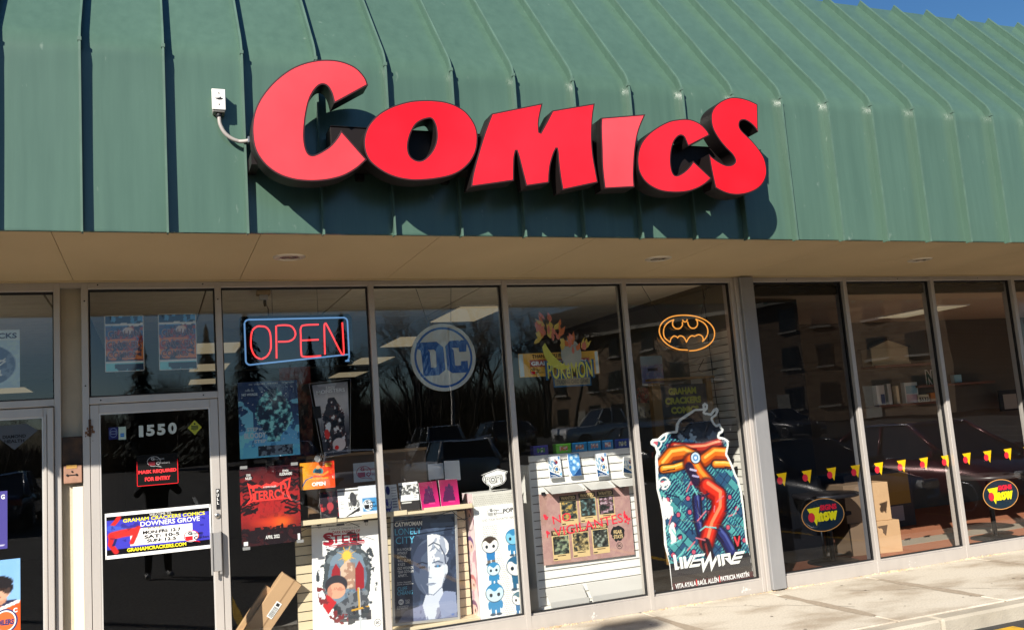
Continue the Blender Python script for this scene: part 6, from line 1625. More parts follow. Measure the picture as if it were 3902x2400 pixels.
LW = [[(5.389,0.452),(5.42,0.452),(5.427,0.339),(5.453,0.338),(5.436,0.312),(5.396,0.312)],[(5.454,0.422),(5.487,0.422),(5.491,0.316),(5.459,0.313)],[(5.498,0.425),(5.526,0.424),(5.532,0.362),(5.579,0.424),(5.614,0.426),(5.536,0.314),(5.501,0.315)],[(5.624,0.427),(5.747,0.426),(5.731,0.404),(5.607,0.403)],[(5.607,0.403),(5.632,0.404),(5.578,0.338),(5.55,0.314)],[(5.609,0.38),(5.723,0.385),(5.723,0.361),(5.594,0.364)],[(5.567,0.34),(5.687,0.34),(5.666,0.314),(5.55,0.314)],[(5.691,0.359),(5.721,0.383),(5.724,0.331),(5.807,0.439),(5.815,0.331),(5.864,0.391),(5.869,0.351),(5.793,0.248),(5.785,0.359),(5.7,0.247)],[(5.875,0.395),(5.906,0.396),(5.912,0.294),(5.883,0.282)],[(5.918,0.396),(6.026,0.397),(6.028,0.368),(5.953,0.369),(5.957,0.299),(5.926,0.282)],[(5.993,0.396),(6.028,0.397),(6.03,0.315),(6.004,0.339)],[(5.956,0.356),(6.021,0.287),(6.119,0.287),(6.139,0.314),(6.034,0.314),(5.997,0.354)],[(6.085,0.397),(6.202,0.399),(6.186,0.374),(6.068,0.371)],[(6.061,0.354),(6.17,0.355),(6.15,0.331),(6.042,0.329)],[(6.085,0.397),(6.107,0.389),(6.049,0.313),(6.026,0.315)]]
mb = MB()
for k, P_ in enumerate(LW):
    P2 = [(p[0] - (lx0 + lx1) / 2, p[1] - (lz0 + lz1) / 2) for p in P_]
    v, t = filled([P2], -.003 - .0001 * k); mb.add(v, t)
link('title', mb.mesh('title', INK_WHITE), st)

# things further back in the fourth window
x, z, w, h = centre((5.523,2.388), (5.783,2.087))
a = Art(40, 50, (130, 160, 180)); n1 = a.noise(161, 6, 7); a.grad((96, 140, 160), (150, 160, 176), a.v); a.put(((n1 > .5) & (a.v > .3)) * .6, (110, 96, 140)); a.put(((n1 < .4) & (a.v > .3)) * .6, (170, 130, 150)); a.rect(.3, .42, .75, .52, (50, 48, 56)); a.put((a.v > .92) * .8, (200, 210, 215))
sheet('poster', 'pale blue and purple poster left of the bat emblem in the fourth window', 'poster', x, z, w, h, 0.6, a)
x, z, w, h = centre((5.618,2.08), (5.772,1.759))
a = Art(30, 44, (150, 140, 120)); n1 = a.noise(163, 5, 6); a.put(((n1 > .45) & (a.v < .5)) * .8, (150, 70, 60)); a.put((n1 < .38) * .7, (60, 56, 50))
sheet('poster', 'faded red and cream poster low at the left of the fourth window', 'poster', x, z, w, h, 0.9, a)
x, z, w, h = centre((5.629,2.067), (6.182,1.746))
sb = thing('signboard', 'dark wooden signboard with yellow capital letters behind the cut-out display', 'signboard', (x, .45, z))
mb = MB(); mb.box(-w / 2, w / 2, 0, .03, -h / 2, h / 2); mb.build('board', mat('dark_olive_board', (.045, .042, .036), .6), sb, local=True)
mb = MB(); mb.box(-w / 2 - .10, -w / 2, -.02, .05, -1.6, h / 2 + .03); mb.box(w / 2, w / 2 + .06, -.02, .05, -1.6, h / 2 + .05); mb.box(-w / 2 - .12, w / 2 + .10, -.03, .06, h / 2 + .051, h / 2 + .075); mb.build('wooden_frame', mat('ochre_wood', (0.22, 0.12, 0.035), .6, noise=.15, nscale=4), sb, local=True)
letters(sb, w, h, [('GRAHAM', .48, .20, .60, .22, {'bold': .06}), ('CRACKERS', .48, .50, .78, .22, {'bold': .06}), ('COMICS', .50, .80, .60, .22, {'bold': .06})], mat('dull_yellow', lin((168, 164, 60)), .6))
mb = MB(); mb.box(-w * .45, w * .55, -.01, .0, -h / 2 - .06, -h / 2 - .02, 0); mb.build('striped_ledge', mat('stripe_grey', (.12, .12, .11), .6), sb, local=True)
aw = thing('information_sheet', 'white sheet with a few printed lines behind the cut-out display', 'paper sheet', (5.33, .5, 1.42))
mb = MB(); mb.box(-.06, .06, 0, .002, -.10, .10); mb.build('paper', mat('grey_sheet', (.22, .22, .21), .6), aw, local=True)
rk = thing('magazine_rack', 'dark red magazine rack low behind the white standee board', 'rack', (5.35, 0.7, 0.06))
mb = MB(); mb.box(-.12, .14, 0, .3, 0, .92); mb.build('case', mat('dark_case', (.05, .03, .03), .6), rk, local=True)
mb = MB()
for k in range(4): mb.box(-.11, .13, -.02, -.001, .10 + .2 * k, .24 + .2 * k)
mb.build('tray', mat('dark_red_tray', (.22, .02, .025), .5), rk, local=True)

# ------------------------------------------------------------------ right-hand shop
PY = mat('pennant_yellow', lin((246, 196, 8)), .45); PR = mat('pennant_red', lin((222, 44, 60)), .45)
names_ = ['first', 'second', 'third', 'fourth', 'fifth', 'sixth', 'seventh', 'eighth', 'ninth', 'tenth', 'eleventh', 'twelfth', 'thirteenth']
pm = MB(); v, t = filled([[(0, 0), (.125, .006), (.085, -.128)]], 0.0); pm.add(v, t); pm = pm.mesh('pennant', PY)
dm = MB(); v, t = filled([ring(.034, -.068, .034, .037, 22)], -.0012); dm.add(v, t); dm = dm.mesh('red_dot', PR)
for k in range(13):
    x = 6.655 + .3148 * k
    if abs(x + .06 - 9.0) < .02: continue
    o = link('pennant_decal', pm, None, (x, 0.058 if False else 0.068, 1.100 + .0006 * k))
    tag(o, 'yellow triangle decal with a red dot, %s of the row counted from the broad post' % names_[k], 'decal', 'row of triangle decals on the right shop windows')
    link('red_dot', dm, o)
def oval_sign(cx, cz, lab):
    o = thing('oval_decal', lab, 'decal', (cx, 0.068, cz), group='oval logo decals on the right shop windows')
    rx, rz = .272, .166
    mb = MB(); v, t = filled([ring(0, 0, rx, rz, 56)], 0); mb.add(v, t); mb.build('border', mat('oval_orange', lin((226, 160, 86)), .5), o, local=True)
    mb = MB(); v, t = filled([ring(0, 0, rx * .965, rz * .95, 56)], -.001); mb.add(v, t); mb.build('field', mat('oval_navy', lin((14, 38, 54)), .5), o, local=True)
    mb = MB(); v, t = filled([[(-.195, .075), (-.035, .083), (-.095, -.100)]], -.002); mb.add(v, t); mb.build('triangle', mat('logo_bright_yellow', lin((250, 232, 20)), .5), o, local=True)
    mb = MB(); v, t = filled([ring(-.150, -.012, .042, .047, 22)], -.003); mb.add(v, t); mb.build('red_dot', PR, o, local=True)
    letters(o, 2 * rx, 2 * rz, [('SIGNS', .635, .285, .39, .17, {'bold': .06})], mat('signal_red', lin((226, 32, 58)), .5), y=-.003)
    letters(o, 2 * rx, 2 * rz, [('now', .60, .555, .47, .28, {'bold': .085})], mat('logo_bright_yellow', (0, 0, 0)), y=-.003)
oval_sign(7.175, .645, 'oval navy decal with red and yellow logo beside the broad post')
oval_sign(9.665, .617, 'oval navy decal with red and yellow logo on the far right window')
# stacked cartons
cb = thing('cardboard_box', 'lower of two stacked cardboard boxes, with a dark triangle printed on it', 'cardboard box', (8.42, .86, .058), (0, 0, -.22), group='stacked cardboard boxes in the right shop')
mb = MB(); mb.box(-.30, .30, -.2, .2, 0, .355); mb.build('carton', CARDBOARD, cb, local=True, bevel=.004)
mb = MB(); v, t = filled([[(.02, .30), (.15, .31), (.115, .19)]], -.202); mb.add(v, t); v, t = filled([ring(.055, .245, .03, .033, 16)], -.203); mb.add(v, t, 1); mb.build('printed_mark', [mat('brown_print', (.10, .06, .035), .7), CARDBOARD], cb, local=True)
cb = thing('cardboard_box', 'upper of two stacked cardboard boxes, plain', 'cardboard box', (8.38, .88, .414), (0, 0, -.18), group='stacked cardboard boxes in the right shop')
mb = MB(); mb.box(-.29, .27, -.19, .19, 0, .425); mb.build('carton', CARDBOARD, cb, local=True, bevel=.004)
mb = MB(); mb.box(-.285, .265, -.003, .003, .425, .427); mb.build('tape', mat('brown_tape', (.32, .19, .09), .4), cb, local=True)
# tables on round bases
def pedestal(x, y, lab):
    t = thing('pedestal_table', lab, 'table', (x, y, .058), group='pedestal tables in the right shop')
    mb = MB(); mb.lathe([(.27, 0), (.27, .012), (.08, .022), (.03, .03)], 36); mb.build('base', mat('black_metal', (.02, .02, .022), .4, .3), t, local=True)
    mb = MB(); mb.lathe([(.028, .03), (.028, .70)], 14); mb.build('column', mat('black_metal', (0, 0, 0)), t, local=True)
    mb = MB(); mb.lathe([(.34, .70), (.35, .71), (.35, .735), (.34, .74), (0, .74)], 36); mb.build('top', mat('dark_table_top', (.035, .03, .03), .35), t, local=True)
pedestal(7.68, .60, 'pedestal table with a round black base behind the dark window'); pedestal(10.02, .53, 'pedestal table with a round black base behind the far right window')
ch = thing('chair', 'black tubular chair standing left of the stacked boxes', 'chair', (7.9, .95, .06))
mb = MB()
for x in (-.2, .2):
    mb.tube([(x, -.2, 0), (x, -.18, .45)], .014, 6); mb.tube([(x, .22, 0), (x, .2, .45), (x, .25, .85)], .014, 6)
mb.build('leg', mat('black_metal', (0, 0, 0)), ch, local=True)
mb = MB(); mb.box(-.23, .23, -.22, .22, .45, .50); mb.build('seat', mat('dark_seat', (.02, .02, .022), .7), ch, local=True, bevel=.01)
mb = MB(); mb.box(-.22, .22, .22, .25, .62, .86); mb.build('backrest', mat('dark_seat', (0, 0, 0)), ch, local=True, bevel=.01)
# shelves with small things on the back wall
SHELF = mat('red_brown_shelf', (.15, .055, .03), .5)
sh = thing('wall_shelf', 'set of red-brown wall shelves at the back of the right shop', 'wall shelf', (11.6, 3.55, 1.8))
def shelf_board(p0, p1, y0=3.30):
    mb = MB(); mb.box(p0[0], p1[0], y0, 3.59, p0[1] - .035, p0[1]); mb.build('board', SHELF, sh)
s1, s1b = (11.166,2.315), (12.493,2.355)
shelf_board(s1, s1b)
s2, s2b = (11.146,1.707), (12.473,1.776)
shelf_board(s2, s2b)
s3, s3b = (11.985,1.968), (13.635,2.014)
shelf_board(s3, s3b)
hx0, hz0 = (11.174,2.33)
hx1, hz1 = (11.921,2.673)
hm = thing('model_house', 'small cream model house with a gabled roof on the top shelf of the right shop', 'model house', ((hx0 + hx1) / 2, 3.4, s1[1]))
hw = (hx1 - hx0); hh = .36
mb = MB(); mb.prism([(-hw / 2, 0), (hw / 2, 0), (hw / 2, hh * .75), (0, hh * 1.08), (-hw / 2, hh * .75)], -.05, .16); mb.build('walls', mat('cream_card', (.46, .41, .29), .7), hm, local=True)
mb = MB(); mb.prism([(-hw / 2 - .05, hh * .72), (0, hh * 1.09), (hw / 2 + .05, hh * .72), (hw / 2 + .05, hh * .78), (0, hh * 1.16), (-hw / 2 - .05, hh * .78)], -.065, .18); mb.build('roof', mat('dark_roof', (.05, .04, .035), .7), hm, local=True)
mb = MB(); mb.box(-hw / 2 - .01, hw / 2 + .01, -.056, -.051, hh * .74, hh * .765); mb.box(-hw / 2 - .03, hw / 2 + .01, -.07, -.0505, 0, .03); mb.build('trim', mat('cream_trim', (.40, .35, .24), .7), hm, local=True)
def small(name, lab, cat, p0, p1, cl, y=3.36, d=.08):
    x, z, w, h = centre(p0, p1)
    o = thing(name, lab, cat, (x, y, z - h / 2))
    mb = MB(); mb.box(-w / 2, w / 2, 0, d, 0, h); mb.build('body', mat('%s_%d_%d_%d' % ((name,) + cl), lin(cl), .55), o, local=True, bevel=.004)
    return o, w, h
o, w, h = small('binder', 'white binder with a blue label on the lower shelf', 'binder', (11.194,2.013), (11.357,1.701), (200, 200, 198))
mb = MB(); mb.box(-w * .05, w * .42, -.004, -.001, .02, h * .55); mb.build('label', mat('navy_label', (.03, .05, .16), .5), o, local=True)
small('binder', 'second white binder leaning beside the labelled one', 'binder', (11.416,2.027), (11.493,1.697), (190, 190, 186))
small('award', 'narrow cream award plate on the lower shelf', 'award', (11.584,1.985), (11.641,1.697), (220, 205, 170))
o, w, h = small('picture', 'pale blue picture card on the lower shelf', 'picture', (11.761,2.026), (12.03,1.682), (196, 210, 214))
mb = MB(); mb.box(-w * .42, w * .42, -.004, -.001, h * .5, h * .85, 0); mb.box(-w * .42, w * .42, -.004, -.001, h * .1, h * .45, 1); mb.build('print', [mat('sky_print', (.20, .40, .52), .5), mat('pink_print', (.45, .32, .40), .5)], o, local=True)
o, w, h = small('number_plate', 'number plate on the lower shelf beside the picture card', 'number plate', (11.981,1.823), (12.21,1.703), (200, 196, 170), 3.33, .02)
letters(o, w, h, [('5533', .5, .6, .84, .5, {'bold': .04})], BLACK, y=-.003).location = (0, 0, h / 2)
o, w, h = small('book', 'orange book beside the number plate', 'book', (12.277,1.842), (12.379,1.704), (190, 120, 40))
o, w, h = small('box', 'small pale blue box on the right end of the upper shelf', 'box', (12.826,2.1), (12.984,1.974), (150, 200, 220))
x, z, w, h = centre((12.229,2.195), (12.39,1.953))
nl = thing('letter_ornament', 'dark green letter N with a white outline on the middle shelf', 'ornament', (x, 3.36, z))
letters(nl, w, h, [('N', .5, .5, 1.1, 1.1, {'bold': .12})], mat('letter_white', (.5, .5, .48), .5), y=0); letters(nl, w, h, [('N', .5, .5, .92, .95, {'bold': .04})], mat('letter_green', (.01, .05, .025), .5), y=-.004)
fn = thing('framed_notice', 'black framed notice on the wall of the far right window', 'frame', (13.0, 3.3, 1.9))
x, z, w, h = centre((13.681,1.797), (14.12,1.463)); fn.location = (x, 3.3, z)
mb = MB(); mb.box(-w / 2, w / 2, 0, .03, -h / 2, h / 2); mb.build('frame', BLACK, fn, local=True); mb = MB(); mb.box(-w * .32, w * .36, -.004, -.001, -h * .42, h * .30); mb.build('paper', mat('aged_paper', (.34, .31, .27), .6), fn, local=True)
yb = thing('display_crate', 'dark crate with a yellow front behind the triangle decals', 'crate', (9.9, 2.2, .06))
mb = MB(); mb.box(-.55, .6, 0, .5, 0, .75); mb.build('body', mat('dark_crate', (.03, .03, .032), .6), yb, local=True); mb = MB(); mb.box(-.2, .55, -.004, -.001, .3, .72); mb.build('front_panel', mat('mustard_panel', (.32, .19, .02), .6), yb, local=True); mb = MB(); mb.box(-.5, .4, -.006, -.0045, .08, .28); mb.build('label', mat('grey_label', (.3, .3, .3), .6), yb, local=True)

# ------------------------------------------------------------------ what the glass mirrors: parked cars
TYRE = mat('tyre_rubber', (.012, .012, .012), .8); RIM = mat('alloy_rim', (.45, .45, .46), .3, .9)
CARGLASS = mat('car_glass', (.010, .012, .014), .04, 0, .9); LAMP_W = mat('headlamp', (.6, .6, .6), .1, .3); LAMP_R = mat('tail_lamp', (.30, .01, .012), .2); CHROME = mat('chrome', (.7, .7, .7), .12, 1.0)
def paint(name, col): return mat('paint_' + name, col, .25, .2, .5, coat=1.0)
def wheel(parent, x, y, z, r, out):
    b = MB(); b.lathe([(r * .66, -.10), (r * .95, -.10), (r, -.06), (r, .06), (r * .95, .10), (r * .66, .10)], 28, 0, 'y')
    w = b.build('wheel', TYRE, parent, local=True); w.location = (x, y, z)
    b = MB(); b.lathe([(r * .68, out * .06), (r * .68, out * .105), (r * .60, out * .105), (r * .56, out * .03), (0, out * .03)], 28, 0, 'y')
    for k in range(9):
        t = 2 * math.pi * k / 9; c, s = math.cos(t), math.sin(t)
        b.add([(c * r * .12 - s * .014, out * .09, s * r * .12 + c * .014), (c * r * .12 + s * .014, out * .09, s * r * .12 - c * .014), (c * r * .62 + s * .02, out * .10, s * r * .62 - c * .02), (c * r * .62 - s * .02, out * .10, s * r * .62 + c * .02)], [(0, 1, 2, 3)])
    b.lathe([(r * .14, out * .095), (0, out * .10)], 12, 0, 'y')
    b.build('rim', RIM, w, local=True)
def loft(mb, secs, mi=0):
    n = len(secs[0]); vs = [p for s in secs for p in s]; fs = []
    for i in range(len(secs) - 1):
        for k in range(n): fs.append((i * n + k, i * n + (k + 1) % n, (i + 1) * n + (k + 1) % n, (i + 1) * n + k))
    fs.append(list(range(n))[::-1]); fs.append([(len(secs) - 1) * n + k for k in range(n)])
    return mb.add(vs, fs, mi, True)
def car(name, label, loc, rot, col, L_=4.6, Wd=1.82, H=1.45, kind='sedan', cat='car'):
    """x runs forward"""
    c = thing(name, label, cat, loc, (0, 0, rot), 'parked cars mirrored in the shop windows')
    hw = Wd / 2; belt = .92 if kind != 'pickup' else 1.15; sill = .24 if kind != 'pickup' else .42
    st = {'sedan': [(-.5, .60, .80), (-.485, .70, .95), (-.40, .80, 1.0), (-.30, .93, 1.04), (-.1, 1.0, 1.0), (.15, 1.0, .98), (.28, 1.0, .93), (.42, .97, .80), (.485, .86, .68), (.5, .75, .58)],
          'suv': [(-.5, .72, 1.0), (-.49, .85, 1.12), (-.40, .93, 1.14), (-.1, 1.0, 1.10), (.15, 1.0, 1.08), (.28, 1.0, 1.04), (.42, .97, .95), (.485, .88, .82), (.5, .78, .66)],
          'pickup': [(-.5, .92, 1.0), (-.495, .96, 1.0), (-.18, 1.0, 1.0), (-.1, 1.0, 1.0), (.15, 1.0, 1.0), (.22, 1.0, .99), (.44, .98, .96), (.49, .94, .90), (.5, .85, .66)]}[kind]
    secs = []
    for fx_, fw, fh in st:
        x = fx_ * L_; w_ = hw * fw; t = belt * fh if kind == 'sedan' else belt * fh
        secs.append([(x, -w_ * .90, sill), (x, -w_, sill + .16), (x, -w_, t * .72), (x, -w_ * .95, t * .96), (x, -w_ * .80, t), (x, w_ * .80, t), (x, w_ * .95, t * .96), (x, w_, t * .72), (x, w_, sill + .16), (x, w_ * .90, sill)])
    mb = MB(); loft(mb, secs); body = mb.build('body', col, c, local=True)
    if kind == 'sedan': g = [(-.40, -.22), (.24, .04)]
    elif kind == 'suv': g = [(-.47, -.40), (.24, .08)]
    else: g = [(-.12, -.08), (.20, .10)]
    (b0, r0), (b1, r1) = g
    bw, rw = hw * .90, hw * .70
    def gsec(fb, fr, inset_):
        return fb, fr
    zb = belt * (.97 if kind == 'sedan' else 1.0)
    xb0, xr0, xb1, xr1 = b0 * L_, r0 * L_, b1 * L_, r1 * L_
    v = [(xb0, -bw, zb), (xb1, -bw, zb), (xb1, bw, zb), (xb0, bw, zb), (xr0, -rw, H - .02), (xr1, -rw, H - .02), (xr1, rw, H - .02), (xr0, rw, H - .02)]
    mb = MB(); mb.add(v, [(0, 1, 5, 4), (1, 2, 6, 5), (2, 3, 7, 6), (3, 0, 4, 7)]); mb.build('glasshouse', CARGLASS, c, local=True)
    mb = MB()
    m_ = [(xr0 - .05, -rw * 1.02, H - .03), (xr1 + .05, -rw * 1.02, H - .03), (xr1 + .05, rw * 1.02, H - .03), (xr0 - .05, rw * 1.02, H - .03), (xr0 * .9 + .02, -rw * .75, H + .01), (xr1 * .9, -rw * .75, H + .01), (xr1 * .9, rw * .75, H + .01), (xr0 * .9 + .02, rw * .75, H + .01)]
    mb.add(m_, [(0, 3, 2, 1), (4, 5, 6, 7), (0, 1, 5, 4), (1, 2, 6, 5), (2, 3, 7, 6), (3, 0, 4, 7)])
    for s in (-1, 1):
        mb.tube([(xb0 + .02, s * bw, zb), (xr0, s * rw * 1.01, H - .03)], [.09, .05], 6); mb.tube([(xb1, s * bw, zb), (xr1, s * rw * 1.01, H - .03)], [.05, .04], 6)
        xm = (xb0 + xb1) / 2; xrm = (xr0 + xr1) / 2
        mb.tube([(xm, s * bw * 1.005, zb), (xrm, s * rw * 1.01, H - .03)], .035, 6)
    mb.build('roof', col, c, local=True)
    mb = MB()
    for s in (-1, 1): mb.tube([(xb0, s * bw * 1.02, zb + .012), (xb1, s * bw * 1.02, zb + .012)], .014, 5); mb.tube([(xb0, s * bw * 1.01, zb + .01), (xr0, s * rw * 1.04, H - .01), (xr1, s * rw * 1.04, H - .01), (xb1, s * bw * 1.01, zb + .01)], .014, 5)
    mb.build('trim', CHROME, c, local=True)
    r = .33 if kind != 'pickup' else .40
    for fx_ in (-.31, .31):
        for s in (-1, 1): wheel(c, fx_ * L_, s * (hw - .09), r, r, s)
    for s in (-1, 1):
        mb = MB(); mb.box(.462 * L_, .497 * L_, s * hw * .62 - .17, s * hw * .62 + .17, belt * .62, belt * .78); mb.build('headlight', LAMP_W, c, local=True, bevel=.03)
        mb = MB(); mb.box(-.499 * L_, -.475 * L_, s * hw * .64 - .17, s * hw * .64 + .17, belt * .70, belt * .88); mb.build('tail_light', LAMP_R, c, local=True, bevel=.02)
        mb = MB(); mb.box(xb1 - .28, xb1 - .12, s * (bw + .02), s * (bw + .20), zb + .02, zb + .15); mb.build('mirror', col, c, local=True, bevel=.03)
    if kind == 'pickup':
        mb = MB(); mb.box(-.48 * L_, -.14 * L_, -hw * .80, hw * .80, belt + .002, belt + .01); mb.build('bed', mat('truck_bed', (.02, .02, .02), .8), c, local=True)
    mb = MB(); mb.box(.492 * L_, .503 * L_, -hw * .45, hw * .45, belt * .42, belt * .66); mb.build('grille', BLACK, c, local=True)
    return c
HP = math.pi / 2
WHITEP, SILV_P, BLACKP, REDP, GREYP, BLUEP = paint('white', (.70, .70, .69)), paint('silver', (.42, .42, .42)), paint('black', (.012, .012, .014)), paint('red', (.11, .008, .012)), paint('grey', (.10, .10, .11)), paint('blue', (.03, .05, .09))
car('parked_car', 'dark red car nosed in before the right-hand shop, seen only in its window glass', (13.5, -4.55, -.13), HP, REDP, 4.7, 1.84, 1.48)
car('parked_car', 'black low sedan nosed in before the right-hand shop, mirrored beside the triangle decals', (10.8, -4.9, -.13), HP, BLACKP, 4.7, 1.85, 1.36)
car('parked_car', 'white car mirrored behind the shelf of comics, left of two', (5.6, -17.2, gz(-17)), -HP, WHITEP, 4.5, 1.8, 1.46)
car('parked_car', 'pale car mirrored behind the tall display box', (8.6, -17.3, gz(-17)), -HP, SILV_P, 4.6, 1.85, 1.52, 'suv')
car('parked_car', 'dark car mirrored low in the third window', (14.6, -17.0, gz(-17)), -HP, BLACKP, 4.6, 1.85, 1.5)
car('parked_car', 'dark grey car mirrored over the boxed sets', (17.6, -17.2, gz(-17)), -HP, GREYP, 4.6, 1.85, 1.5, 'suv')
car('parked_car', 'dark car mirrored in the door glass below the street number', (-3.0, -20.5, gz(-20)), -HP, BLUEP, 4.5, 1.82, 1.46)
car('parked_car', 'silver sport utility car mirrored beneath the round logo sign', (13.0, -33.5, gz(-33)), -HP, SILV_P, 4.7, 1.9, 1.7, 'suv')
car('pickup_truck', 'white crew cab pickup truck mirrored between the second and third windows', (23.3, -35.5, gz(-35)), math.pi, WHITEP, 5.9, 2.0, 1.92, 'pickup', 'truck')
for k, (x, y, cl, kd) in enumerate(((17.0, -36.0, BLACKP, 'suv'), (20.0, -41.5, GREYP, 'sedan'), (6.5, -34.0, BLUEP, 'sedan'), (28.6, -28.0, GREYP, 'sedan'), (-7.5, -33.0, GREYP, 'suv'))):
    car('parked_car', ('black sport utility car', 'grey car', 'dark blue car', 'grey sedan with red tail lights', 'grey sport utility car')[k] + (' mirrored right of the silver one', ' mirrored far back behind the pickup truck', ' mirrored left of the round logo sign', ' mirrored in the dark window right of the broad post', ' mirrored far left behind the door')[k], (x, y, gz(y)), HP * (1 if k == 3 else -1), cl, 4.6, 1.85, 1.62 if kd == 'suv' else 1.46, kd)

# ------------------------------------------------------------------ lamp posts, utility pole
LP = mat('lamp_post_metal', (.16, .15, .14), .5, .5)
def lamp_post(x, y, hgt, lab):
    t = thing('lamp_post', lab, 'lamp post', (x, y, gz(y)))
    b = MB(); b.lathe([(.22, 0), (.22, .5), (.10, .55), (.07, hgt)], 12); b.build('pole', LP, t, local=True)
    b = MB(); b.box(-.06, .9, -.05, .05, hgt - .1, hgt); b.box(.50, 1.02, -.15, .15, hgt - .12, hgt + .02); b.build('lamp_head', LP, t, local=True)
lamp_post(16.2, -40.0, 7.0, 'thin lamp post mirrored right of the round logo sign'); lamp_post(10.6, -52.0, 6.6, 'thin lamp post mirrored under the round logo sign')
lamp_post(-6.47, -11.5, 9.3, 'tall lamp post out in the lot whose head shades the sidewalk')
up = thing('utility_pole', 'wooden utility pole with a crossarm mirrored in the left transom', 'utility pole', (-13.5, -66, gz(-66)))
b = MB(); b.lathe([(.18, 0), (.12, 8.6)], 10); b.build('pole', mat('old_wood', (.07, .055, .04), .9), up, local=True)
b = MB(); b.box(-1.3, 1.3, -.07, .07, 7.6, 7.75); b.box(-.25, .25, -.2, .2, 6.2, 7.0); b.build('crossarm', mat('old_wood', (0, 0, 0)), up, local=True)

# ------------------------------------------------------------------ trees
BARK = mat('bare_bark', (.055, .045, .037), .9); BARKL = mat('bare_twigs', (.075, .06, .05), .9)
NEEDLE = mat('spruce_needles', (.022, .034, .026), .8, 0, .2, nscale=1.6, second=(.10, .105, .10), thresh=(.52, .78)); SPTRUNK = mat('spruce_trunk', (.05, .035, .025), .9)
def bare_tree_meshes(seed, H):
    r = random.Random(seed); tr = MB(); tw = MB()
    def grow(p, d, ln, rad, lev):
        pts = [p]; n = 4
        for k in range(n):
            d = (d + Vector((r.gauss(0, .16), r.gauss(0, .16), r.gauss(.04, .10)))).normalized()
            pts.append(pts[-1] + d * ln / n)
        rr = [rad * (1 - .5 * k / n) for k in range(n + 1)]
        (tr if lev < 2 else tw).tube(pts, rr, 5 if lev < 2 else 3)
        if lev == 4: return
        for k in range((5, 5, 4, 4)[lev]):
            t = r.uniform(.35, 1.0) if lev else r.uniform(.45, 1.0)
            i = min(n - 1, int(t * n)); b = pts[i].lerp(pts[i + 1], t * n - i)
            a = r.uniform(0, 6.28); side = Vector((math.cos(a), math.sin(a), r.uniform(.1, .9)))
            grow(b, (d * .75 + side * .75).normalized(), ln * r.uniform(.48, .72), rad * .48, lev + 1)
    grow(Vector((0, 0, 0)), Vector((r.gauss(0, .05), 0, 1)), H * .55, H * .017, 0)
    return tr.mesh('trunk', BARK), tw.mesh('crown', BARKL)
BT = [bare_tree_meshes(s, 10) for s in (1, 2, 3, 5)]
def bare_tree(k, x, y, s, lab):
    t = thing('bare_tree', lab, 'tree', (x, y, gz(y) - .1), (0, 0, k * 1.3), 'bare trees mirrored beyond the parking lot'); t.scale = (s, s, s)
    link('trunk', BT[k % 4][0], t); link('crown', BT[k % 4][1], t)
def spruce_meshes(seed):
    r = random.Random(seed); tr = MB(); tr.lathe([(.22, 0), (.02, 11)], 8); cr = MB()
    for _ in range(2600):
        z = .8 + 10.2 * (r.random() ** 1.15); rad = (11.2 - z) * (.25 + .06 * math.sin(z * 4.2)) * r.uniform(.25, 1.0); a = r.uniform(0, 6.28)
        c, s = math.cos(a), math.sin(a); ln = r.uniform(.25, .62) * (1.25 - z / 14); w_ = ln * .26
        p = Vector((c * rad, s * rad, z)); out = Vector((c, s, -.35)).normalized(); sd = Vector((-s, c, r.uniform(-.3, .3)))
        q = [p - sd * w_, p + out * ln * .6 + Vector((0, 0, -.12)), p + sd * w_, p - out * ln * .5 + Vector((0, 0, .10))]
        cr.add(q, [(0, 1, 2, 3)])
    return tr.mesh('trunk', SPTRUNK), cr.mesh('crown', NEEDLE)
SPR = [spruce_meshes(s) for s in (1, 2)]
def spruce(k, x, y, s, lab):
    t = thing('spruce_tree', lab, 'tree', (x, y, gz(y) - .1), (0, 0, k), 'spruces mirrored beyond the parking lot'); t.scale = (s * .95, s * .95, s)
    link('trunk', SPR[k % 2][0], t); link('crown', SPR[k % 2][1], t)
for k, (x, y, s) in enumerate(((-10.5, -55, .52), (-7.8, -57, .46), (17.5, -52, .98), (22.0, -55, 1.15), (26.0, -50, 1.0), (29.5, -57, 1.12), (33.0, -60, 1.05), (12.5, -58, .86), (2.6, -56, .62), (52, -30, 1.0), (56, -34, 1.1), (60, -27, .95))):
    bare_tree(k, x, y, s, ('bare tree standing low at the left of the mirrored sky', 'smaller bare tree beside the utility pole', 'bare tree mirrored behind the round logo sign', 'tall bare tree mirrored right of the round logo sign', 'bare tree mirrored at the second window post', 'tall bare tree mirrored in the third window', 'bare tree next to the mirrored brick building', 'bare tree mirrored left of the round logo sign', 'small bare tree mirrored above the door', 'bare tree mirrored far right, nearest of three', 'bare tree mirrored far right, middle of three', 'bare tree mirrored far right, last of three')[k])
for k, (x, y, s) in enumerate(((14.5, -60, .78), (15.8, -63, .92), (19.6, -61, .85), (20.8, -64, 1.05), (24.0, -62, .96), (27.6, -63, 1.1), (31.2, -62, .94), (10.2, -62, .74), (7.6, -63, .70), (4.6, -64, .66))):
    t = copy_tree([o for o in COL.objects if o.name == 'bare_tree'][0]); t.location = (x, y, gz(y) - .1); t.scale = (s, s, s); t.rotation_euler = (0, 0, 2.1 * k)
    t['label'] = 'bare tree in the thicket behind the round logo sign, %s from the left' % ('ninth', 'tenth', 'fifth', 'fourth', 'third', 'second', 'first', 'eighth', 'seventh', 'sixth')[k]
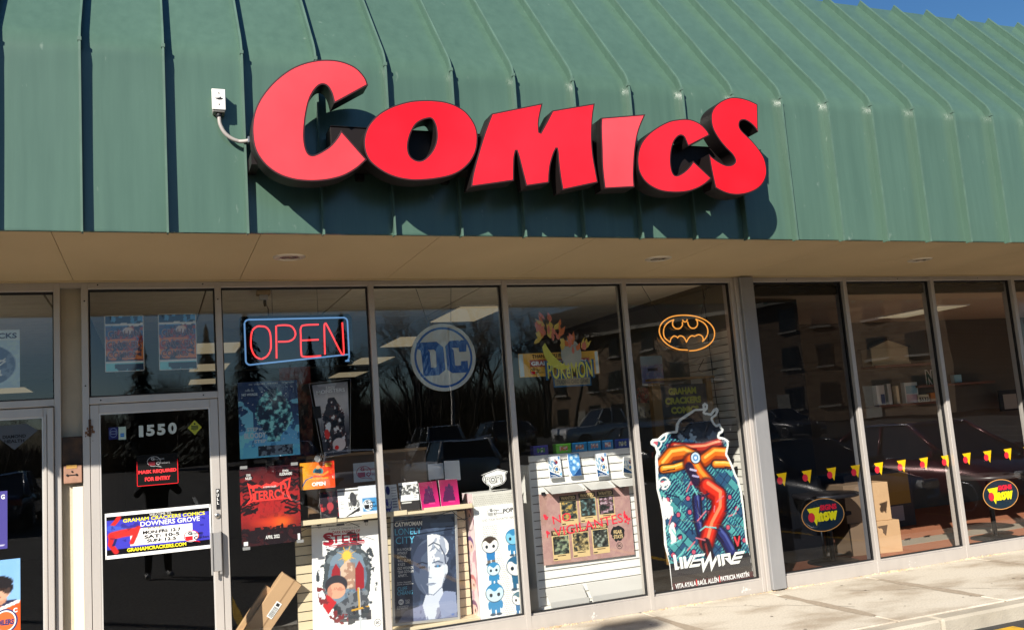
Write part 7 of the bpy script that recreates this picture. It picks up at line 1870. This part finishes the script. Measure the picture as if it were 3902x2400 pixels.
for k, (x, y, s) in enumerate(((3.6, -44, .72), (5.9, -46, .86), (9.4, -45, .66), (11.6, -47, .80), (0.2, -50, .74), (-3.4, -54, .62))):
    spruce(k, x, y, s, ('dark spruce mirrored at the left edge of the first window', 'tallest dark spruce mirrored behind the open sign', 'dark spruce mirrored under the letters of the open sign', 'spruce mirrored at the right end of the open sign', 'dark spruce mirrored in the transom over the door', 'dark spruce mirrored in the glass of the door')[k])
# far brushwood that reads as one dark mass
mb = MB(); r_ = random.Random(77)
for _ in range(11000):
    x = r_.uniform(-45, 42); y = -66 - r_.random() * 22 - .1 * abs(x); hgt = r_.uniform(3.2, 9.4) * (.38 if x < -6 else 1.0) * (.72 + .28 * math.sin(x * .7) * math.sin(x * .23 + 1)); g = gz(y) - .3 + .035 * max(0, -70 - y)
    for k in range(6):
        a = r_.uniform(0, 3.14); w_ = r_.uniform(.012, .05); c, s = math.cos(a) * w_, math.sin(a) * w_; lx, ly = r_.gauss(0, .22) * hgt, r_.gauss(0, .2) * hgt; h_ = hgt * r_.uniform(.55, 1.0); mx, mz = lx * .35, h_ * .55
        mb.add([(x - c, y - s, g), (x + c, y + s, g), (x + c + mx, y + s + ly * .35, g + mz), (x - c + mx, y - s + ly * .35, g + mz), (x + lx, y + ly, g + h_)], [(0, 1, 2, 3), (3, 2, 4)])
tag(mb.build('woods', mat('brush_brown', (.055, .046, .036), .95, noise=.5, nscale=.3)), kind='stuff')

# ------------------------------------------------------------------ brick apartment house across the lot
def brick():
    m, n, l, b = new_mat('tan_brick')
    tc = n.new('ShaderNodeTexCoord'); mp = n.new('ShaderNodeMapping'); mp.inputs['Rotation'].default_value = (math.pi / 2, 0, 0)
    l.new(tc.outputs['Object'], mp.inputs[0])
    bt_ = n.new('ShaderNodeTexBrick'); bt_.inputs['Scale'].default_value = 1.0; bt_.inputs['Brick Width'].default_value = .6; bt_.inputs['Row Height'].default_value = .22
    bt_.inputs['Color1'].default_value = (.20, .12, .07, 1); bt_.inputs['Color2'].default_value = (.34, .23, .14, 1); bt_.inputs['Mortar'].default_value = (.26, .21, .16, 1); bt_.inputs['Mortar Size'].default_value = .02; bt_.inputs['Bias'].default_value = -.1
    l.new(mp.outputs[0], bt_.inputs['Vector'])
    l.new(bt_.outputs['Color'], b.inputs['Base Color']); b.inputs['Roughness'].default_value = .9
    return m
LEN = 34.0
A0, A1 = Vector((33.5, -66.0)), Vector((46.5, -34.0))
dv = (A1 - A0).normalized(); ang_ = math.atan2(dv.y, dv.x)
ap = thing('apartment_building', 'three storey tan brick apartment building with a dark mansard roof mirrored in the right windows', 'building', (A0.x, A0.y, gz(-50) - .2), (0, 0, ang_))
# local x runs along the facade, local -y would face the shops' far side; the shops see local +y
LEN = (A1 - A0).length
mb = MB(); mb.box(0, LEN, -12, 0, 0, 8.4); mb.build('wall', brick(), ap, local=True)
mb = MB(); mb.prism([(-.5, 8.4), (LEN + .5, 8.4), (LEN - .6, 11.0), (.6, 11.0)], -12, .35); mb.build('roof', mat('dark_shingle', (.045, .036, .03), .9, noise=.3, nscale=2), ap, local=True)
mb = MB(); mb.box(-.55, LEN + .55, .30, .62, 8.30, 8.62); mb.build('gutter', mat('pale_gutter', (.42, .38, .31), .6), ap, local=True)
WIN = mat('apartment_glass', (.02, .025, .03), .08, 0, .8); SILL = mat('limestone_sill', (.52, .48, .42), .8)
wf = MB(); wf.box(-.62, .62, -.02, .05, -.75, .75); wf = wf.mesh('window', mat('dark_window_frame', (.06, .055, .05), .5))
wp = MB(); wp.box(-.55, -.03, .05, .06, -.68, .68); wp.box(.03, .55, .05, .06, -.68, .68); wp = wp.mesh('pane', WIN)
wsill = MB(); wsill.box(-.72, .72, 0, .16, -.92, -.78); wsill = wsill.mesh('sill', SILL)
for fl_ in range(3):
    for k in range(11):
        x = 1.6 + k * 3.1 + (.5 if k % 2 else 0)
        if x > LEN - 1: continue
        o = link('window', wf, ap, (x, 0, 1.75 + fl_ * 2.75)); link('pane', wp, o); link('sill', wsill, o)
mb = MB()
for k in range(5): mb.box(3.2 + 6.4 * k, 4.3 + 6.4 * k, 0.0, .08, 0, 2.1)
mb.build('door', mat('pale_door', (.5, .48, .42), .6), ap, local=True)

# ------------------------------------------------------------------ the photographer, mirrored in the door
def person():
    P_ = {'pel': (0, 0, .95), 'wst': (0, 0, 1.12), 'chs': (0, .02, 1.36), 'nck': (0, 0, 1.53), 'hdb': (0, .03, 1.60), 'hd': (0, .04, 1.70), 'hdt': (0, .02, 1.80),
          'sl': (-.19, 0, 1.45), 'el': (-.33, .12, 1.28), 'wl': (-.14, .30, 1.52), 'hl': (-.08, .35, 1.60), 'sr': (.19, 0, 1.45), 'er': (.33, .12, 1.28), 'wr': (.14, .30, 1.52), 'hr': (.08, .35, 1.60),
          'tl': (-.10, 0, .90), 'kl': (-.13, .02, .50), 'al': (-.14, -.02, .09), 'fl': (-.16, .15, .04), 'tr': (.10, 0, .90), 'kr': (.13, .02, .50), 'ar': (.15, -.02, .09), 'fr': (.18, .15, .04)}
    R_ = {'pel': .155, 'wst': .165, 'chs': .18, 'nck': .062, 'hdb': .08, 'hd': .105, 'hdt': .07, 'sl': .085, 'el': .06, 'wl': .042, 'hl': .045, 'sr': .085, 'er': .06, 'wr': .042, 'hr': .045, 'tl': .105, 'kl': .075, 'al': .055, 'fl': .045, 'tr': .105, 'kr': .075, 'ar': .055, 'fr': .045}
    E_ = [('pel', 'wst'), ('wst', 'chs'), ('chs', 'nck'), ('nck', 'hdb'), ('hdb', 'hd'), ('hd', 'hdt'), ('chs', 'sl'), ('sl', 'el'), ('el', 'wl'), ('wl', 'hl'), ('chs', 'sr'), ('sr', 'er'), ('er', 'wr'), ('wr', 'hr'), ('pel', 'tl'), ('tl', 'kl'), ('kl', 'al'), ('al', 'fl'), ('pel', 'tr'), ('tr', 'kr'), ('kr', 'ar'), ('ar', 'fr')]
    ks = list(P_); me = bpy.data.meshes.new('person'); me.from_pydata([P_[k] for k in ks], [(ks.index(a_), ks.index(b_)) for a_, b_ in E_], [])
    o = link('person', me)
    sk = o.modifiers.new('skin', 'SKIN'); ss = o.modifiers.new('sub', 'SUBSURF'); ss.levels = ss.render_levels = 2
    for i, k in enumerate(ks):
        s = me.skin_vertices[0].data[i]; r = R_[k]; s.radius = (r, r * (.72 if k in ('pel', 'wst', 'chs') else 1)); s.use_root = (k == 'pel')
    dg = bpy.context.evaluated_depsgraph_get(); m2 = bpy.data.meshes.new_from_object(o.evaluated_get(dg)); o.modifiers.clear(); o.data = m2
    SK = mat('skin_tone', (.40, .24, .17), .6); JK = mat('black_jacket', (.012, .012, .014), .8); TR = mat('dark_trousers', (.02, .022, .03), .85); SHO = mat('pale_shoes', (.45, .44, .42), .6)
    m2.materials.clear()
    for m_ in (JK, TR, SK, SHO): m2.materials.append(m_)
    for p in m2.polygons:
        c = p.center; p.use_smooth = True
        p.material_index = 2 if (c.z > 1.545 and abs(c.x) < .14 and c.y < .2) or (c.z > 1.50 and c.y > .27) else 3 if c.z < .10 else 1 if c.z < .96 else 0
    b = MB(); b.lathe([(.112, 1.66), (.122, 1.72), (.115, 1.79), (.07, 1.83), (0, 1.835)], 18); b.v = [(x, y + .015 - (.02 if z < 1.72 else 0), z) for x, y, z in b.v]; b.build('hair', mat('dark_hair', (.015, .012, .01), .7), o, local=True)
    b = MB()
    for s in (-1, 1): b.lathe([(.013, 0), (.009, .006), (0, .008)], 10, 0, 'y', (s * .037, .135, 1.715))
    b.box(-.03, .03, .138, .144, 1.655, 1.662); b.add([(-.014, .140, 1.68), (.014, .140, 1.68), (0, .168, 1.685), (0, .142, 1.72)], [(0, 1, 2), (0, 2, 3), (1, 3, 2)]); b.build('face', mat('face_dark', (.05, .02, .02), .5), o, local=True)
    b = MB()
    for s in (-1, 1):
        for k in range(4): b.tube([(s * .075, .36, 1.565 + .02 * k), (s * .05, .395, 1.57 + .02 * k), (s * .02, .400, 1.572 + .02 * k)], .009, 6)
        b.tube([(s * .075, .35, 1.61), (s * .05, .37, 1.655)], .010, 6)
    b.build('fingers', SK, o, local=True)
    return o
ph = person(); ph.location = (0.87, -8.05, -.13); ph.rotation_euler = (0, 0, -.15)
tag(ph, 'person in dark jacket and pale shoes holding up a phone, mirrored in the door', 'person')
pn = thing('phone', 'dark phone held up by the person mirrored in the door', 'phone', (0.81, -7.625, 1.47)); b = MB(); b.box(-.075, .075, 0, .009, -.037, .037); b.build('case', BLACK, pn, local=True, bevel=.003)
